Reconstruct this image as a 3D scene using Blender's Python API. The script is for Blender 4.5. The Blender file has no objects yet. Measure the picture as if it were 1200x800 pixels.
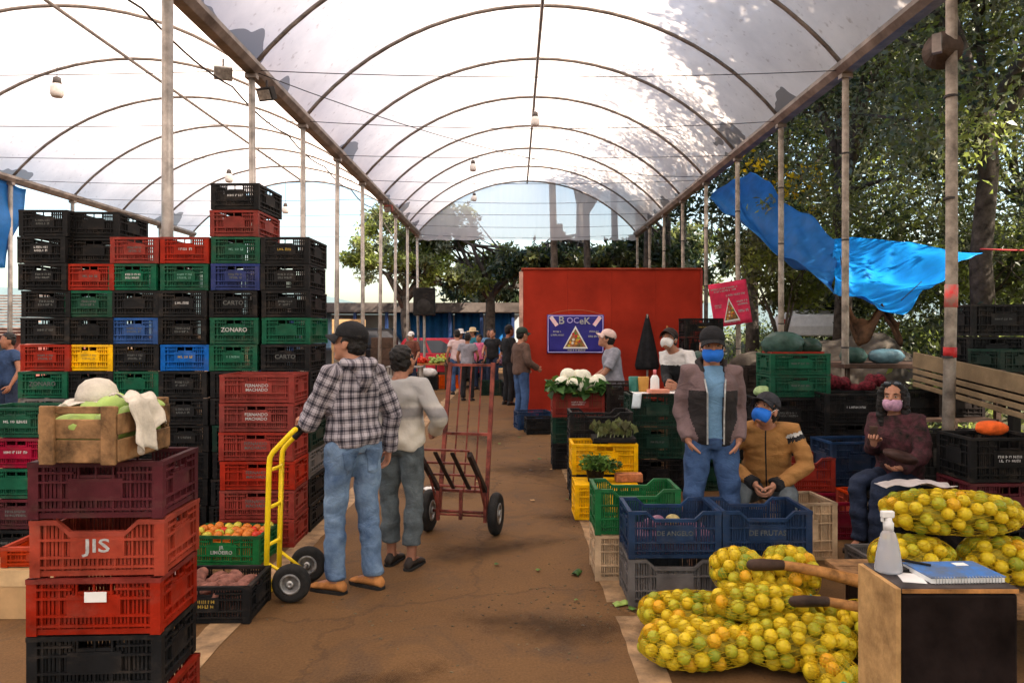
import bpy, bmesh, math, random
import numpy as np
from mathutils import Vector, Matrix

random.seed(7)
RNG = np.random.default_rng(7)
R = math.radians
PI = math.pi
SC = bpy.context.scene
COL = SC.collection

# ---------------------------------------------------------------- camera, sky, sun, exposure
cam_d = bpy.data.cameras.new('camera')
cam = bpy.data.objects.new('camera', cam_d)
COL.objects.link(cam)
cam.location = (0, 0, 1.65)
cam.rotation_euler = (R(90), 0, 0)
cam_d.sensor_width = 36
cam_d.lens = 26.0
cam_d.shift_x = -0.0025
cam_d.shift_y = -0.010
cam_d.clip_start = 0.05
cam_d.clip_end = 2000
SC.camera = cam

SUN_DIR = Vector((0.62, -0.30, 0.68)).normalized()      # towards the sun
world = bpy.data.worlds.new('World')
SC.world = world
world.use_nodes = True
wn = world.node_tree.nodes
wl = world.node_tree.links
for n in list(wn):
    wn.remove(n)
w_out = wn.new('ShaderNodeOutputWorld')
w_bg = wn.new('ShaderNodeBackground')
w_sky = wn.new('ShaderNodeTexSky')
w_sky.sky_type = 'NISHITA'
w_sky.sun_disc = False
w_sky.sun_elevation = math.asin(SUN_DIR.z)
w_sky.sun_rotation = math.atan2(SUN_DIR.x, SUN_DIR.y)
w_sky.air_density = 1.3
w_sky.dust_density = 2.2
w_sky.ozone_density = 1.0
w_bg.inputs['Strength'].default_value = 0.11
wl.new(w_sky.outputs[0], w_bg.inputs['Color'])
wl.new(w_bg.outputs[0], w_out.inputs['Surface'])

sun_d = bpy.data.lights.new('sun', 'SUN')
sun_d.energy = 5.0
sun_d.angle = R(0.9)
sun_d.color = (1.0, 0.90, 0.78)
sun = bpy.data.objects.new('sun', sun_d)
COL.objects.link(sun)
sun.rotation_euler = (-SUN_DIR).to_track_quat('-Z', 'Y').to_euler()
sun.location = SUN_DIR * 40

SC.view_settings.view_transform = 'Standard'
SC.view_settings.look = 'None'
SC.view_settings.gamma = 1.0
SC.view_settings.exposure = 1.70
SC.view_settings.use_curve_mapping = False
SC.cycles.use_denoising = True
SC.cycles.max_bounces = 10
SC.cycles.diffuse_bounces = 5
SC.cycles.transmission_bounces = 6
SC.cycles.transparent_max_bounces = 16
SC.cycles.sample_clamp_indirect = 6.0

# ---------------------------------------------------------------- materials
MATS = {}

def mat(name, col, rough=0.6, var=0.12, scale=8.0, bump=0.0, bscale=60.0, metal=0.0, col2=None, spec=0.22, tr=0.0, coat=0.0):
    """Principled with noise colour variation and fine relief, in object space."""
    if name in MATS:
        return MATS[name]
    m = bpy.data.materials.new(name)
    m.use_nodes = True
    nt = m.node_tree
    N, Lk = nt.nodes, nt.links
    b = N['Principled BSDF']
    b.inputs['Roughness'].default_value = rough
    b.inputs['Metallic'].default_value = metal
    b.inputs['Specular IOR Level'].default_value = spec
    tc = N.new('ShaderNodeTexCoord')
    nz = N.new('ShaderNodeTexNoise')
    nz.inputs['Scale'].default_value = scale
    nz.inputs['Detail'].default_value = 5
    nz.inputs['Roughness'].default_value = 0.65
    Lk.new(tc.outputs['Object'], nz.inputs['Vector'])
    rp = N.new('ShaderNodeValToRGB')
    c = col
    a = col2 if col2 else tuple(max(0, x * (1 - var * 1.6)) for x in c)
    z = tuple(min(1, x * (1 + var) + var * 0.012) for x in c)
    rp.color_ramp.elements[0].position = 0.32
    rp.color_ramp.elements[1].position = 0.68
    rp.color_ramp.elements[0].color = (*a, 1)
    rp.color_ramp.elements[1].color = (*z, 1)
    Lk.new(nz.outputs['Fac'], rp.inputs['Fac'])
    Lk.new(rp.outputs['Color'], b.inputs['Base Color'])
    rr = N.new('ShaderNodeMapRange')
    rr.inputs['To Min'].default_value = max(0.05, rough - 0.12)
    rr.inputs['To Max'].default_value = min(1, rough + 0.15)
    Lk.new(nz.outputs['Fac'], rr.inputs['Value'])
    Lk.new(rr.outputs[0], b.inputs['Roughness'])
    if bump > 0:
        n2 = N.new('ShaderNodeTexNoise')
        n2.inputs['Scale'].default_value = bscale
        n2.inputs['Detail'].default_value = 4
        Lk.new(tc.outputs['Object'], n2.inputs['Vector'])
        bp = N.new('ShaderNodeBump')
        bp.inputs['Strength'].default_value = bump
        bp.inputs['Distance'].default_value = 0.01
        Lk.new(n2.outputs['Fac'], bp.inputs['Height'])
        Lk.new(bp.outputs[0], b.inputs['Normal'])
    if tr > 0:
        out = N['Material Output']
        t = N.new('ShaderNodeBsdfTranslucent')
        Lk.new(rp.outputs['Color'], t.inputs['Color'])
        mx = N.new('ShaderNodeMixShader')
        mx.inputs[0].default_value = tr
        Lk.new(b.outputs[0], mx.inputs[1])
        Lk.new(t.outputs[0], mx.inputs[2])
        Lk.new(mx.outputs[0], out.inputs['Surface'])
    MATS[name] = m
    return m

def plastic(name, c, rough=0.5):
    """crate plastic: every crate a little different, faded and dusty in patches"""
    m = mat(name, c, rough=rough, var=0.28, scale=6.0, bump=0.10, bscale=90, spec=0.15)
    N, Lk = m.node_tree.nodes, m.node_tree.links
    b = N['Principled BSDF']
    src = b.inputs['Base Color'].links[0].from_socket
    tc = N.new('ShaderNodeTexCoord'); oi = N.new('ShaderNodeObjectInfo')
    hs = N.new('ShaderNodeHueSaturation')
    for sock, lo, hi in (('Value', .72, 1.18), ('Saturation', .94, 1.1)):
        r = N.new('ShaderNodeMapRange'); r.inputs['To Min'].default_value = lo; r.inputs['To Max'].default_value = hi
        Lk.new(oi.outputs['Random'], r.inputs['Value']); Lk.new(r.outputs[0], hs.inputs[sock])
    Lk.new(src, hs.inputs['Color'])
    off = N.new('ShaderNodeVectorMath'); off.operation = 'MULTIPLY_ADD'; off.inputs[1].default_value = (1, 1, 2.2)
    cb = N.new('ShaderNodeCombineXYZ'); mu = N.new('ShaderNodeMath'); mu.operation = 'MULTIPLY'; mu.inputs[1].default_value = 37
    Lk.new(oi.outputs['Random'], mu.inputs[0]); Lk.new(mu.outputs[0], cb.inputs[0]); Lk.new(mu.outputs[0], cb.inputs[2])
    Lk.new(tc.outputs['Object'], off.inputs[0]); Lk.new(cb.outputs[0], off.inputs[2])
    nz = N.new('ShaderNodeTexNoise'); nz.inputs['Scale'].default_value = 5; nz.inputs['Detail'].default_value = 8; nz.inputs['Roughness'].default_value = .75
    Lk.new(off.outputs[0], nz.inputs['Vector'])
    rp = N.new('ShaderNodeMapRange'); rp.inputs['From Min'].default_value = .50; rp.inputs['From Max'].default_value = .74; rp.inputs['To Max'].default_value = .24
    Lk.new(nz.outputs['Fac'], rp.inputs['Value'])
    mx = N.new('ShaderNodeMix'); mx.data_type = 'RGBA'
    Lk.new(rp.outputs[0], mx.inputs[0]); Lk.new(hs.outputs[0], mx.inputs[6]); mx.inputs[7].default_value = (.17, .125, .09, 1)
    Lk.new(mx.outputs[2], b.inputs['Base Color'])
    return m

PL = {
    'red': plastic('red_plastic', (0.24, 0.027, 0.018)),
    'scarlet': plastic('scarlet_plastic', (0.36, 0.045, 0.020)),
    'brick': plastic('brick_red_plastic', (0.25, 0.030, 0.021)),
    'maroon': plastic('maroon_plastic', (0.075, 0.013, 0.018)),
    'crimson': plastic('crimson_plastic', (0.20, 0.011, 0.028)),
    'green': plastic('green_plastic', (0.006, 0.070, 0.036)),
    'leafgreen': plastic('leaf_green_plastic', (0.015, 0.11, 0.035)),
    'darkgreen': plastic('dark_green_plastic', (0.006, 0.028, 0.018)),
    'black': plastic('black_plastic', (0.0065, 0.0065, 0.007), .6),
    'brown': plastic('brown_black_plastic', (0.016, 0.011, 0.009), .6),
    'blue': plastic('blue_plastic', (0.016, 0.085, 0.30)),
    'navy': plastic('navy_plastic', (0.014, 0.034, 0.082)),
    'indigo': plastic('indigo_plastic', (0.018, 0.035, 0.16)),
    'yellow': plastic('yellow_plastic', (0.78, 0.43, 0.015)),
    'grey': plastic('grey_plastic', (0.13, 0.12, 0.115)),
    'palegrey': plastic('pale_grey_plastic', (0.33, 0.31, 0.29)),
    'tan': plastic('tan_plastic', (0.52, 0.37, 0.23)),
    'orange': plastic('orange_plastic', (0.80, 0.12, 0.020)),
}
M_PRINT = mat('white_print', (0.42, 0.42, 0.41), 0.6, 0.25, 40)
M_PRINT_DIM = mat('faded_print', (0.095, 0.10, 0.095), 0.6, 0.4, 60)
M_PRINT_YEL = mat('yellow_print', (0.36, 0.24, 0.04), 0.6, 0.3, 60)
M_PRINT_GRN = mat('mint_print', (0.12, 0.27, 0.21), 0.6, 0.3, 60)
M_STEEL = mat('galvanised_steel', (0.34, 0.31, 0.28), 0.45, 0.30, 5, 0.15, 30, 0.35)
M_PIPE = mat('rib_pipe', (0.20, 0.17, 0.145), 0.5, 0.3, 6, 0.1, 40, 0.3)
M_GUTTER = mat('gutter_steel', (0.26, 0.225, 0.20), 0.5, 0.35, 3, 0.2, 25, 0.3)
M_WOODPOST = mat('weathered_post', (0.36, 0.31, 0.255), 0.8, 0.35, 7, 0.5, 40)
M_WIRE = mat('dark_wire', (0.05, 0.045, 0.045), 0.6)
M_RUBBER = mat('black_rubber', (0.018, 0.017, 0.016), 0.8, 0.3, 12, 0.3, 80)
M_RIMGREY = mat('grey_wheel_rim', (0.42, 0.42, 0.41), 0.4, 0.3, 20, 0.1, 40, 0.5)
M_YPAINT = mat('yellow_paint', (0.86, 0.60, 0.012), 0.35, 0.10, 9, 0.05, 60)
M_RPAINT = mat('rusty_red_paint', (0.20, 0.045, 0.030), 0.6, 0.5, 9, 0.3, 60)
M_DIRTWOOD = mat('dark_wood', (0.06, 0.032, 0.02), 0.6, 0.4, 5, 0.3, 50)
M_WOOD = mat('crate_wood', (0.25, 0.135, 0.058), 0.8, 0.5, 9, 0.4, 50)
M_CARD = mat('cardboard', (0.46, 0.28, 0.13), 0.85, 0.12, 5)
M_WHITE = mat('white_paint', (0.75, 0.74, 0.71), 0.6, 0.08, 10)
M_PAPER = mat('paper', (0.80, 0.79, 0.76), 0.8, 0.04, 10)
M_DARK = mat('dark_stuff', (0.02, 0.018, 0.017), 0.7, 0.3, 5)
M_SKIN = mat('tan_skin', (0.42, 0.20, 0.125), 0.5, 0.10, 14, 0.06, 120)
M_SKIN2 = mat('brown_skin', (0.30, 0.135, 0.082), 0.5, 0.10, 14, 0.06, 120)
M_HAIR = mat('black_hair', (0.012, 0.010, 0.009), 0.45, 0.5, 90, 0.7, 160)
M_EYE = mat('eye_white', (0.42, 0.38, 0.35), 0.3, 0.03)
M_CARPAINT_R = mat('red_car_paint', (0.55, 0.03, 0.05), 0.25, 0.05, 3)
M_GLASS_D = mat('dark_glass', (0.03, 0.04, 0.05), 0.08, 0.05, 3, spec=0.6)

# ---------------------------------------------------------------- mesh builder
class MB:
    def __init__(self):
        self.v, self.f, self.m = [], [], []

    def add(self, vs, fs, m=0):
        o = len(self.v)
        self.v.extend([tuple(p) for p in vs])
        for f in fs:
            self.f.append(tuple(i + o for i in f))
            self.m.append(m)
        return self

    def box(self, c, s, rot=None, m=0):
        hx, hy, hz = s[0] / 2, s[1] / 2, s[2] / 2
        vs = [Vector((x * hx, y * hy, z * hz)) for x in (-1, 1) for y in (-1, 1) for z in (-1, 1)]
        if rot is not None:
            vs = [rot @ p for p in vs]
        cc = Vector(c)
        vs = [p + cc for p in vs]
        return self.add(vs, [(0, 1, 3, 2), (4, 6, 7, 5), (0, 4, 5, 1), (2, 3, 7, 6), (0, 2, 6, 4), (1, 5, 7, 3)], m)

    def box2(self, a, b, m=0):
        return self.box([(a[i] + b[i]) / 2 for i in range(3)], [abs(b[i] - a[i]) for i in range(3)], None, m)

    def beam(self, a, b, w, h, up=(0, 0, 1), m=0):
        """rectangular bar from a to b"""
        a, b = Vector(a), Vector(b)
        d = (b - a)
        x = d.normalized()
        y = Vector(up).cross(x)
        if y.length < 1e-4:
            y = Vector((0, 1, 0)).cross(x)
        y.normalize()
        z = x.cross(y)
        rot = Matrix((x, y, z)).transposed()
        return self.box((a + b) / 2, (d.length, w, h), rot, m)

    def tube(self, pts, r, n=8, cap=True, m=0, round_end=False):
        pts = [Vector(p) for p in pts]
        k = len(pts)
        rs = list(r) if hasattr(r, '__len__') else [r] * k
        if round_end:
            d0 = (pts[0] - pts[1]).normalized()
            d1 = (pts[-1] - pts[-2]).normalized()
            r0, r1 = rs[0], rs[-1]
            pts = [pts[0] + d0 * r0 * .95, pts[0] + d0 * r0 * .6] + pts + [pts[-1] + d1 * r1 * .6, pts[-1] + d1 * r1 * .95]
            rs = [r0 * .3, r0 * .8] + rs + [r1 * .8, r1 * .3]
            k += 4
        tans = []
        for i in range(k):
            t = pts[min(i + 1, k - 1)] - pts[max(i - 1, 0)]
            tans.append(t.normalized() if t.length > 1e-9 else Vector((0, 0, 1)))
        ref = Vector((0, 0, 1)) if abs(tans[0].z) < .9 else Vector((1, 0, 0))
        u = tans[0].cross(ref).normalized()
        vs, fs = [], []
        for i in range(k):
            if i:
                u = u - tans[i] * u.dot(tans[i])
                if u.length < 1e-6:
                    u = tans[i].orthogonal()
                u.normalize()
            w = tans[i].cross(u)
            for j in range(n):
                a = 2 * PI * j / n
                vs.append(pts[i] + (u * math.cos(a) + w * math.sin(a)) * rs[i])
        for i in range(k - 1):
            for j in range(n):
                j2 = (j + 1) % n
                fs.append((i * n + j, i * n + j2, (i + 1) * n + j2, (i + 1) * n + j))
        if cap:
            fs.append(tuple(range(n - 1, -1, -1)))
            fs.append(tuple((k - 1) * n + j for j in range(n)))
        return self.add(vs, fs, m)

    def loft(self, rings, m=0, cap=True, closed=True):
        n = len(rings[0])
        vs = [p for r in rings for p in r]
        fs = []
        for i in range(len(rings) - 1):
            for j in range(n if closed else n - 1):
                j2 = (j + 1) % n
                fs.append((i * n + j, i * n + j2, (i + 1) * n + j2, (i + 1) * n + j))
        if cap and closed:
            fs.append(tuple(range(n - 1, -1, -1)))
            o = (len(rings) - 1) * n
            fs.append(tuple(o + j for j in range(n)))
        return self.add(vs, fs, m)

    def ell(self, c, r, nu=14, nv=9, rot=None, m=0):
        c = Vector(c)
        vs = [Vector((0, 0, r[2]))]
        for i in range(1, nv):
            th = PI * i / nv
            for j in range(nu):
                a = 2 * PI * j / nu
                vs.append(Vector((r[0] * math.sin(th) * math.cos(a), r[1] * math.sin(th) * math.sin(a), r[2] * math.cos(th))))
        vs.append(Vector((0, 0, -r[2])))
        if rot is not None:
            vs = [rot @ p for p in vs]
        vs = [p + c for p in vs]
        fs = [(0, 1 + j, 1 + (j + 1) % nu) for j in range(nu)]
        for i in range(nv - 2):
            for j in range(nu):
                a, b = 1 + i * nu + j, 1 + i * nu + (j + 1) % nu
                fs.append((a, a + nu, b + nu, b))
        o = 1 + (nv - 2) * nu
        fs += [(o + nu, o + (j + 1) % nu, o + j) for j in range(nu)]
        return self.add(vs, fs, m)

    def lathe(self, prof, n=20, c=(0, 0, 0), rot=None, m=0):
        c = Vector(c)
        vs, fs = [], []
        for (r, z) in prof:
            for j in range(n):
                a = 2 * PI * j / n
                p = Vector((r * math.cos(a), r * math.sin(a), z))
                if rot is not None:
                    p = rot @ p
                vs.append(p + c)
        for i in range(len(prof) - 1):
            for j in range(n):
                j2 = (j + 1) % n
                fs.append((i * n + j, i * n + j2, (i + 1) * n + j2, (i + 1) * n + j))
        fs.append(tuple(range(n - 1, -1, -1)))
        o = (len(prof) - 1) * n
        fs.append(tuple(o + j for j in range(n)))
        return self.add(vs, fs, m)

    def sheet(self, fn, nu, nv, m=0):
        vs = [fn(i / nu, j / nv) for j in range(nv + 1) for i in range(nu + 1)]
        fs = [(j * (nu + 1) + i, j * (nu + 1) + i + 1, (j + 1) * (nu + 1) + i + 1, (j + 1) * (nu + 1) + i)
              for j in range(nv) for i in range(nu)]
        return self.add(vs, fs, m)

    def mesh(self, name, mats, smooth=False):
        me = bpy.data.meshes.new(name)
        me.from_pydata(self.v, [], self.f)
        if not isinstance(mats, (list, tuple)):
            mats = [mats]
        for x in mats:
            me.materials.append(x)
        if len(mats) > 1:
            me.polygons.foreach_set('material_index', self.m)
        if smooth:
            me.polygons.foreach_set('use_smooth', [True] * len(me.polygons))
        me.update()
        return me

    def obj(self, name, mats, parent=None, smooth=False):
        return link(name, self.mesh(name, mats, smooth), parent)

def link(name, me, parent=None):
    o = bpy.data.objects.new(name, me)
    COL.objects.link(o)
    if parent is not None:
        o.parent = parent
    return o

def tag(o, label=None, cat=None, group=None, kind=None):
    if label: o['label'] = label
    if cat: o['category'] = cat
    if group: o['group'] = group
    if kind: o['kind'] = kind
    return o

def thing(name, label, cat, loc=(0, 0, 0), rz=0.0, group=None, rx=0.0, ry=0.0):
    o = bpy.data.objects.new(name, None)
    o.empty_display_size = 0.1
    COL.objects.link(o)
    o.location = loc
    o.rotation_euler = (rx, ry, rz)
    return tag(o, label, cat, group)

def bevel(o, w=0.004, seg=2):
    md = o.modifiers.new('edge', 'BEVEL')
    md.width = w
    md.segments = seg
    md.limit_method = 'ANGLE'
    return o

def solid(o, t):
    md = o.modifiers.new('thickness', 'SOLIDIFY')
    md.thickness = t
    md.offset = 0
    return o

_text_cache = {}
def text_mesh(s, size, mt, extrude=0.0012):
    key = (s, size, mt.name)
    if key in _text_cache:
        return _text_cache[key]
    cu = bpy.data.curves.new('lettering', 'FONT')
    cu.body = s
    cu.size = size
    cu.align_x = 'CENTER'
    cu.align_y = 'CENTER'
    cu.extrude = extrude
    cu.resolution_u = 2
    cu.offset = size * 0.012
    o = bpy.data.objects.new('lettering', cu)
    COL.objects.link(o)
    dg = bpy.context.evaluated_depsgraph_get()
    me = bpy.data.meshes.new_from_object(o.evaluated_get(dg))
    me.name = 'lettering'
    me.materials.clear()
    me.materials.append(mt)
    bpy.data.objects.remove(o)
    _text_cache[key] = me
    return me

def print_mesh(seed, w, h, rows, mt, t=0.0015):
    """rows of worn, unreadable printed marks (flat blocks) in the XY plane"""
    rnd = random.Random(seed)
    mb = MB()
    rh = h / rows
    for r in range(rows):
        x = -w / 2 + rnd.uniform(0, .15) * w
        end = w / 2 - rnd.uniform(0, .15) * w
        yc = h / 2 - rh * (r + .5)
        while x < end:
            lw = rnd.uniform(.35, .8) * rh
            hh = rh * rnd.uniform(.55, .72)
            # a letter-like mark: two stems and a bar
            mb.box((x + lw * .18, yc, 0), (lw * .30, hh, t))
            if rnd.random() < .8:
                mb.box((x + lw * .55, yc + hh * rnd.choice((-.35, 0, .35)), 0), (lw * .5, hh * .28, t * .8))
            if rnd.random() < .6:
                mb.box((x + lw * .85, yc, 0), (lw * .26, hh, t * .9))
            x += lw * 1.15 + (rh * .3 if rnd.random() < .15 else rh * .06)
    return mb.mesh('print', mt)

def pix(px, py, Y):
    """reference measurement: world X and Z of a photo point at distance Y"""
    return ((px - 603) / 867 * Y, 1.65 - (py - 388) / 867 * Y)
# ---------------------------------------------------------------- ground
def ground_material():
    m = bpy.data.materials.new('packed_brown_asphalt')
    m.use_nodes = True
    nt = m.node_tree
    N, Lk = nt.nodes, nt.links
    b = N['Principled BSDF']
    b.inputs['Specular IOR Level'].default_value = .08
    tc = N.new('ShaderNodeTexCoord')
    def noise(scale, detail=6, rough=.6, dist=0.0):
        n = N.new('ShaderNodeTexNoise')
        n.inputs['Scale'].default_value = scale
        n.inputs['Detail'].default_value = detail
        n.inputs['Roughness'].default_value = rough
        n.inputs['Distortion'].default_value = dist
        Lk.new(tc.outputs['Object'], n.inputs['Vector'])
        return n
    def ramp(src, p0, c0, p1, c1):
        r = N.new('ShaderNodeValToRGB')
        r.color_ramp.elements[0].position = p0
        r.color_ramp.elements[1].position = p1
        r.color_ramp.elements[0].color = (*c0, 1)
        r.color_ramp.elements[1].color = (*c1, 1)
        Lk.new(src, r.inputs['Fac'])
        return r
    def mix(fac, a, c, mode='MIX'):
        x = N.new('ShaderNodeMix')
        x.data_type = 'RGBA'
        x.blend_type = mode
        if isinstance(fac, float):
            x.inputs[0].default_value = fac
        else:
            Lk.new(fac, x.inputs[0])
        Lk.new(a, x.inputs[6])
        if isinstance(c, tuple):
            x.inputs[7].default_value = (*c, 1)
        else:
            Lk.new(c, x.inputs[7])
        return x.outputs[2]
    big = noise(0.55, 5, .6, .4)
    mid = noise(2.6, 7, .7, .6)
    fine = noise(70, 4, .7)
    speck = noise(24, 3, .55)
    base = ramp(big.outputs['Fac'], .33, (0.100, 0.048, 0.017), .68, (0.195, 0.100, 0.037))
    c = mix(0.55, base.outputs['Color'], ramp(mid.outputs['Fac'], .30, (0.084, 0.041, 0.016), .70, (0.200, 0.106, 0.041)).outputs['Color'])
    stain = ramp(noise(1.1, 8, .75, 1.2).outputs['Fac'], .52, (0, 0, 0), .68, (.85, .85, .85))
    c = mix(stain.outputs['Color'], c, (0.055, 0.038, 0.028))
    pale = ramp(noise(1.9, 8, .75, .8).outputs['Fac'], .60, (0, 0, 0), .74, (.55, .55, .55))
    c = mix(pale.outputs['Color'], c, (0.27, 0.165, 0.085))
    sp = ramp(speck.outputs['Fac'], .66, (0, 0, 0), .72, (1, 1, 1))
    c = mix(sp.outputs['Color'], c, (0.05, 0.035, 0.025))
    c = mix(0.35, c, ramp(fine.outputs['Fac'], .3, (.045, .027, .015), .7, (.22, .135, .07)).outputs['Color'])
    # cracks
    vor = N.new('ShaderNodeTexVoronoi')
    vor.feature = 'DISTANCE_TO_EDGE'
    vor.inputs['Scale'].default_value = 0.55
    wob = noise(2.2, 6, .7)
    addv = N.new('ShaderNodeMixRGB')
    addv.inputs[0].default_value = 0.35
    Lk.new(tc.outputs['Object'], addv.inputs[1])
    Lk.new(wob.outputs['Color'], addv.inputs[2])
    Lk.new(addv.outputs[0], vor.inputs['Vector'])
    cr = ramp(vor.outputs['Distance'], .0, (.38, .38, .38), .009, (0, 0, 0))
    c = mix(cr.outputs['Color'], c, (0.035, 0.025, 0.02))
    Lk.new(c, b.inputs['Base Color'])
    ro = N.new('ShaderNodeMapRange')
    ro.inputs['To Min'].default_value = .55
    ro.inputs['To Max'].default_value = .95
    Lk.new(mid.outputs['Fac'], ro.inputs['Value'])
    Lk.new(ro.outputs[0], b.inputs['Roughness'])
    bp = N.new('ShaderNodeBump')
    bp.inputs['Strength'].default_value = .5
    bp.inputs['Distance'].default_value = .012
    addh = N.new('ShaderNodeMath'); addh.operation = 'ADD'
    Lk.new(mid.outputs['Fac'], addh.inputs[0])
    mh = N.new('ShaderNodeMath'); mh.operation = 'MULTIPLY'; mh.inputs[1].default_value = .35
    Lk.new(fine.outputs['Fac'], mh.inputs[0])
    Lk.new(mh.outputs[0], addh.inputs[1])
    ck = N.new('ShaderNodeMath'); ck.operation = 'SUBTRACT'
    Lk.new(addh.outputs[0], ck.inputs[0])
    Lk.new(cr.outputs['Color'], ck.inputs[1])
    Lk.new(ck.outputs[0], bp.inputs['Height'])
    Lk.new(bp.outputs[0], b.inputs['Normal'])
    return m

M_GROUND = ground_material()
g = MB().sheet(lambda u, v: (-300 + 600 * u, -60 + 660 * v, 0), 12, 12).obj('ground', M_GROUND)
tag(g, 'reddish brown packed asphalt floor of the market aisle', kind='structure')

def worn_line_material():
    m = mat('worn_ochre_line', (0.34, 0.215, 0.11), 0.8, 0.35, 5, 0.4, 60, col2=(0.13, 0.085, 0.05))
    return m
M_LINE = worn_line_material()
def floor_line(name, x, y0, y1, w, seed):
    rnd = random.Random(seed)
    n = int((y1 - y0) / .12)
    l, r = [], []
    for i in range(n + 1):
        y = y0 + (y1 - y0) * i / n
        l.append((x - w / 2 + rnd.uniform(-.008, .008), y, .004))
        r.append((x + w / 2 + rnd.uniform(-.008, .008), y, .004))
    mb = MB()
    mb.add(l + r, [(i, n + 1 + i, n + 2 + i, i + 1) for i in range(n)])
    o = mb.obj(name, M_LINE)
    tag(o, kind='structure')
def stain_material():
    m = bpy.data.materials.new('damp_stain'); m.use_nodes = True
    N, Lk = m.node_tree.nodes, m.node_tree.links
    b = N['Principled BSDF']; b.inputs['Base Color'].default_value = (.040, .024, .013, 1); b.inputs['Roughness'].default_value = .75; b.inputs['Specular IOR Level'].default_value = .1
    out = N['Material Output']
    at_ = N.new('ShaderNodeAttribute'); at_.attribute_name = 'edge'
    tc = N.new('ShaderNodeTexCoord'); nz = N.new('ShaderNodeTexNoise'); nz.inputs['Scale'].default_value = 6; nz.inputs['Detail'].default_value = 9; nz.inputs['Roughness'].default_value = .75
    Lk.new(tc.outputs['Object'], nz.inputs['Vector'])
    a = N.new('ShaderNodeMath'); a.operation = 'MULTIPLY_ADD'; a.inputs[1].default_value = 1.6; Lk.new(nz.outputs['Fac'], a.inputs[0]); Lk.new(at_.outputs['Fac'], a.inputs[2])
    r = N.new('ShaderNodeMapRange'); r.inputs['From Min'].default_value = 1.05; r.inputs['From Max'].default_value = 1.75; r.inputs['To Max'].default_value = .55; Lk.new(a.outputs[0], r.inputs['Value'])
    tp = N.new('ShaderNodeBsdfTransparent'); mx = N.new('ShaderNodeMixShader')
    Lk.new(r.outputs[0], mx.inputs[0]); Lk.new(tp.outputs[0], mx.inputs[1]); Lk.new(b.outputs[0], mx.inputs[2]); Lk.new(mx.outputs[0], out.inputs['Surface'])
    return m
M_STAIN = stain_material()
def ground_stain(x, y, rx, ry, rz, seed):
    mb = MB(); rnd = random.Random(seed); n = 28
    vs, ed = [(0, 0, 0)], [1.0]
    for k in range(1, 6):
        for j in range(n):
            a = 2 * PI * j / n
            f = k / 5 * (1 + .18 * math.sin(3 * a + seed) + .10 * math.sin(7 * a + seed * 2))
            vs.append((rx * f * math.cos(a), ry * f * math.sin(a), 0)); ed.append(1 - k / 5)
    fs = [(0, 1 + j, 1 + (j + 1) % n) for j in range(n)]
    for k in range(4):
        for j in range(n):
            a, b = 1 + k * n + j, 1 + k * n + (j + 1) % n
            fs.append((a, a + n, b + n, b))
    mb.add(vs, fs)
    o = mb.obj('ground_stain', M_STAIN); o.location = (x, y, .0075 + .0004 * (seed % 5)); o.rotation_euler = (0, 0, rz)
    at_ = o.data.attributes.new('edge', 'FLOAT', 'POINT'); at_.data.foreach_set('value', ed)
    tag(o, kind='structure')
for i_, a_ in enumerate(((.25, 4.12, .80, .34, -.12), (.55, 6.55, .55, .40, .3), (-.2, 5.6, .9, .35, .5), (-.75, 3.3, .7, .28, .9), (-.9, 7.6, .8, .5, 0), (.2, 8.8, .7, .9, 0), (-.4, 11.5, .9, 1.2, 0), (-2.2, 4.9, .6, .35, .2), (.15, 2.9, .5, .25, .4))):
    ground_stain(*a_, i_)
floor_line('path_line', -1.63, .5, 24, .17, 1)
floor_line('path_line', .66, .5, 4.28, .15, 2)
floor_line('path_line', .64, 4.5, 24, .15, 3)

# ---------------------------------------------------------------- canopy: two vaulted bays of plastic film on steel
ZB, ZR = 4.70, 6.34
XL, XRT, XLL = -3.05, 3.84, -10.1
Y0C, STEP, NP = -12.22, 2.08, 18          # bays of posts along the canopy
YS = [Y0C + STEP * k for k in range(NP)]
YEND = YS[-1]

def arch(xa, xb, t):
    """point on the vault section, t from 0 to 1"""
    hw = (xb - xa) / 2
    rise = ZR - ZB
    rad = (hw * hw + rise * rise) / (2 * rise)
    a = math.asin(hw / rad)
    th = -a + 2 * a * t
    return ((xa + xb) / 2 + rad * math.sin(th), ZR - rad + rad * math.cos(th))

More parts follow.
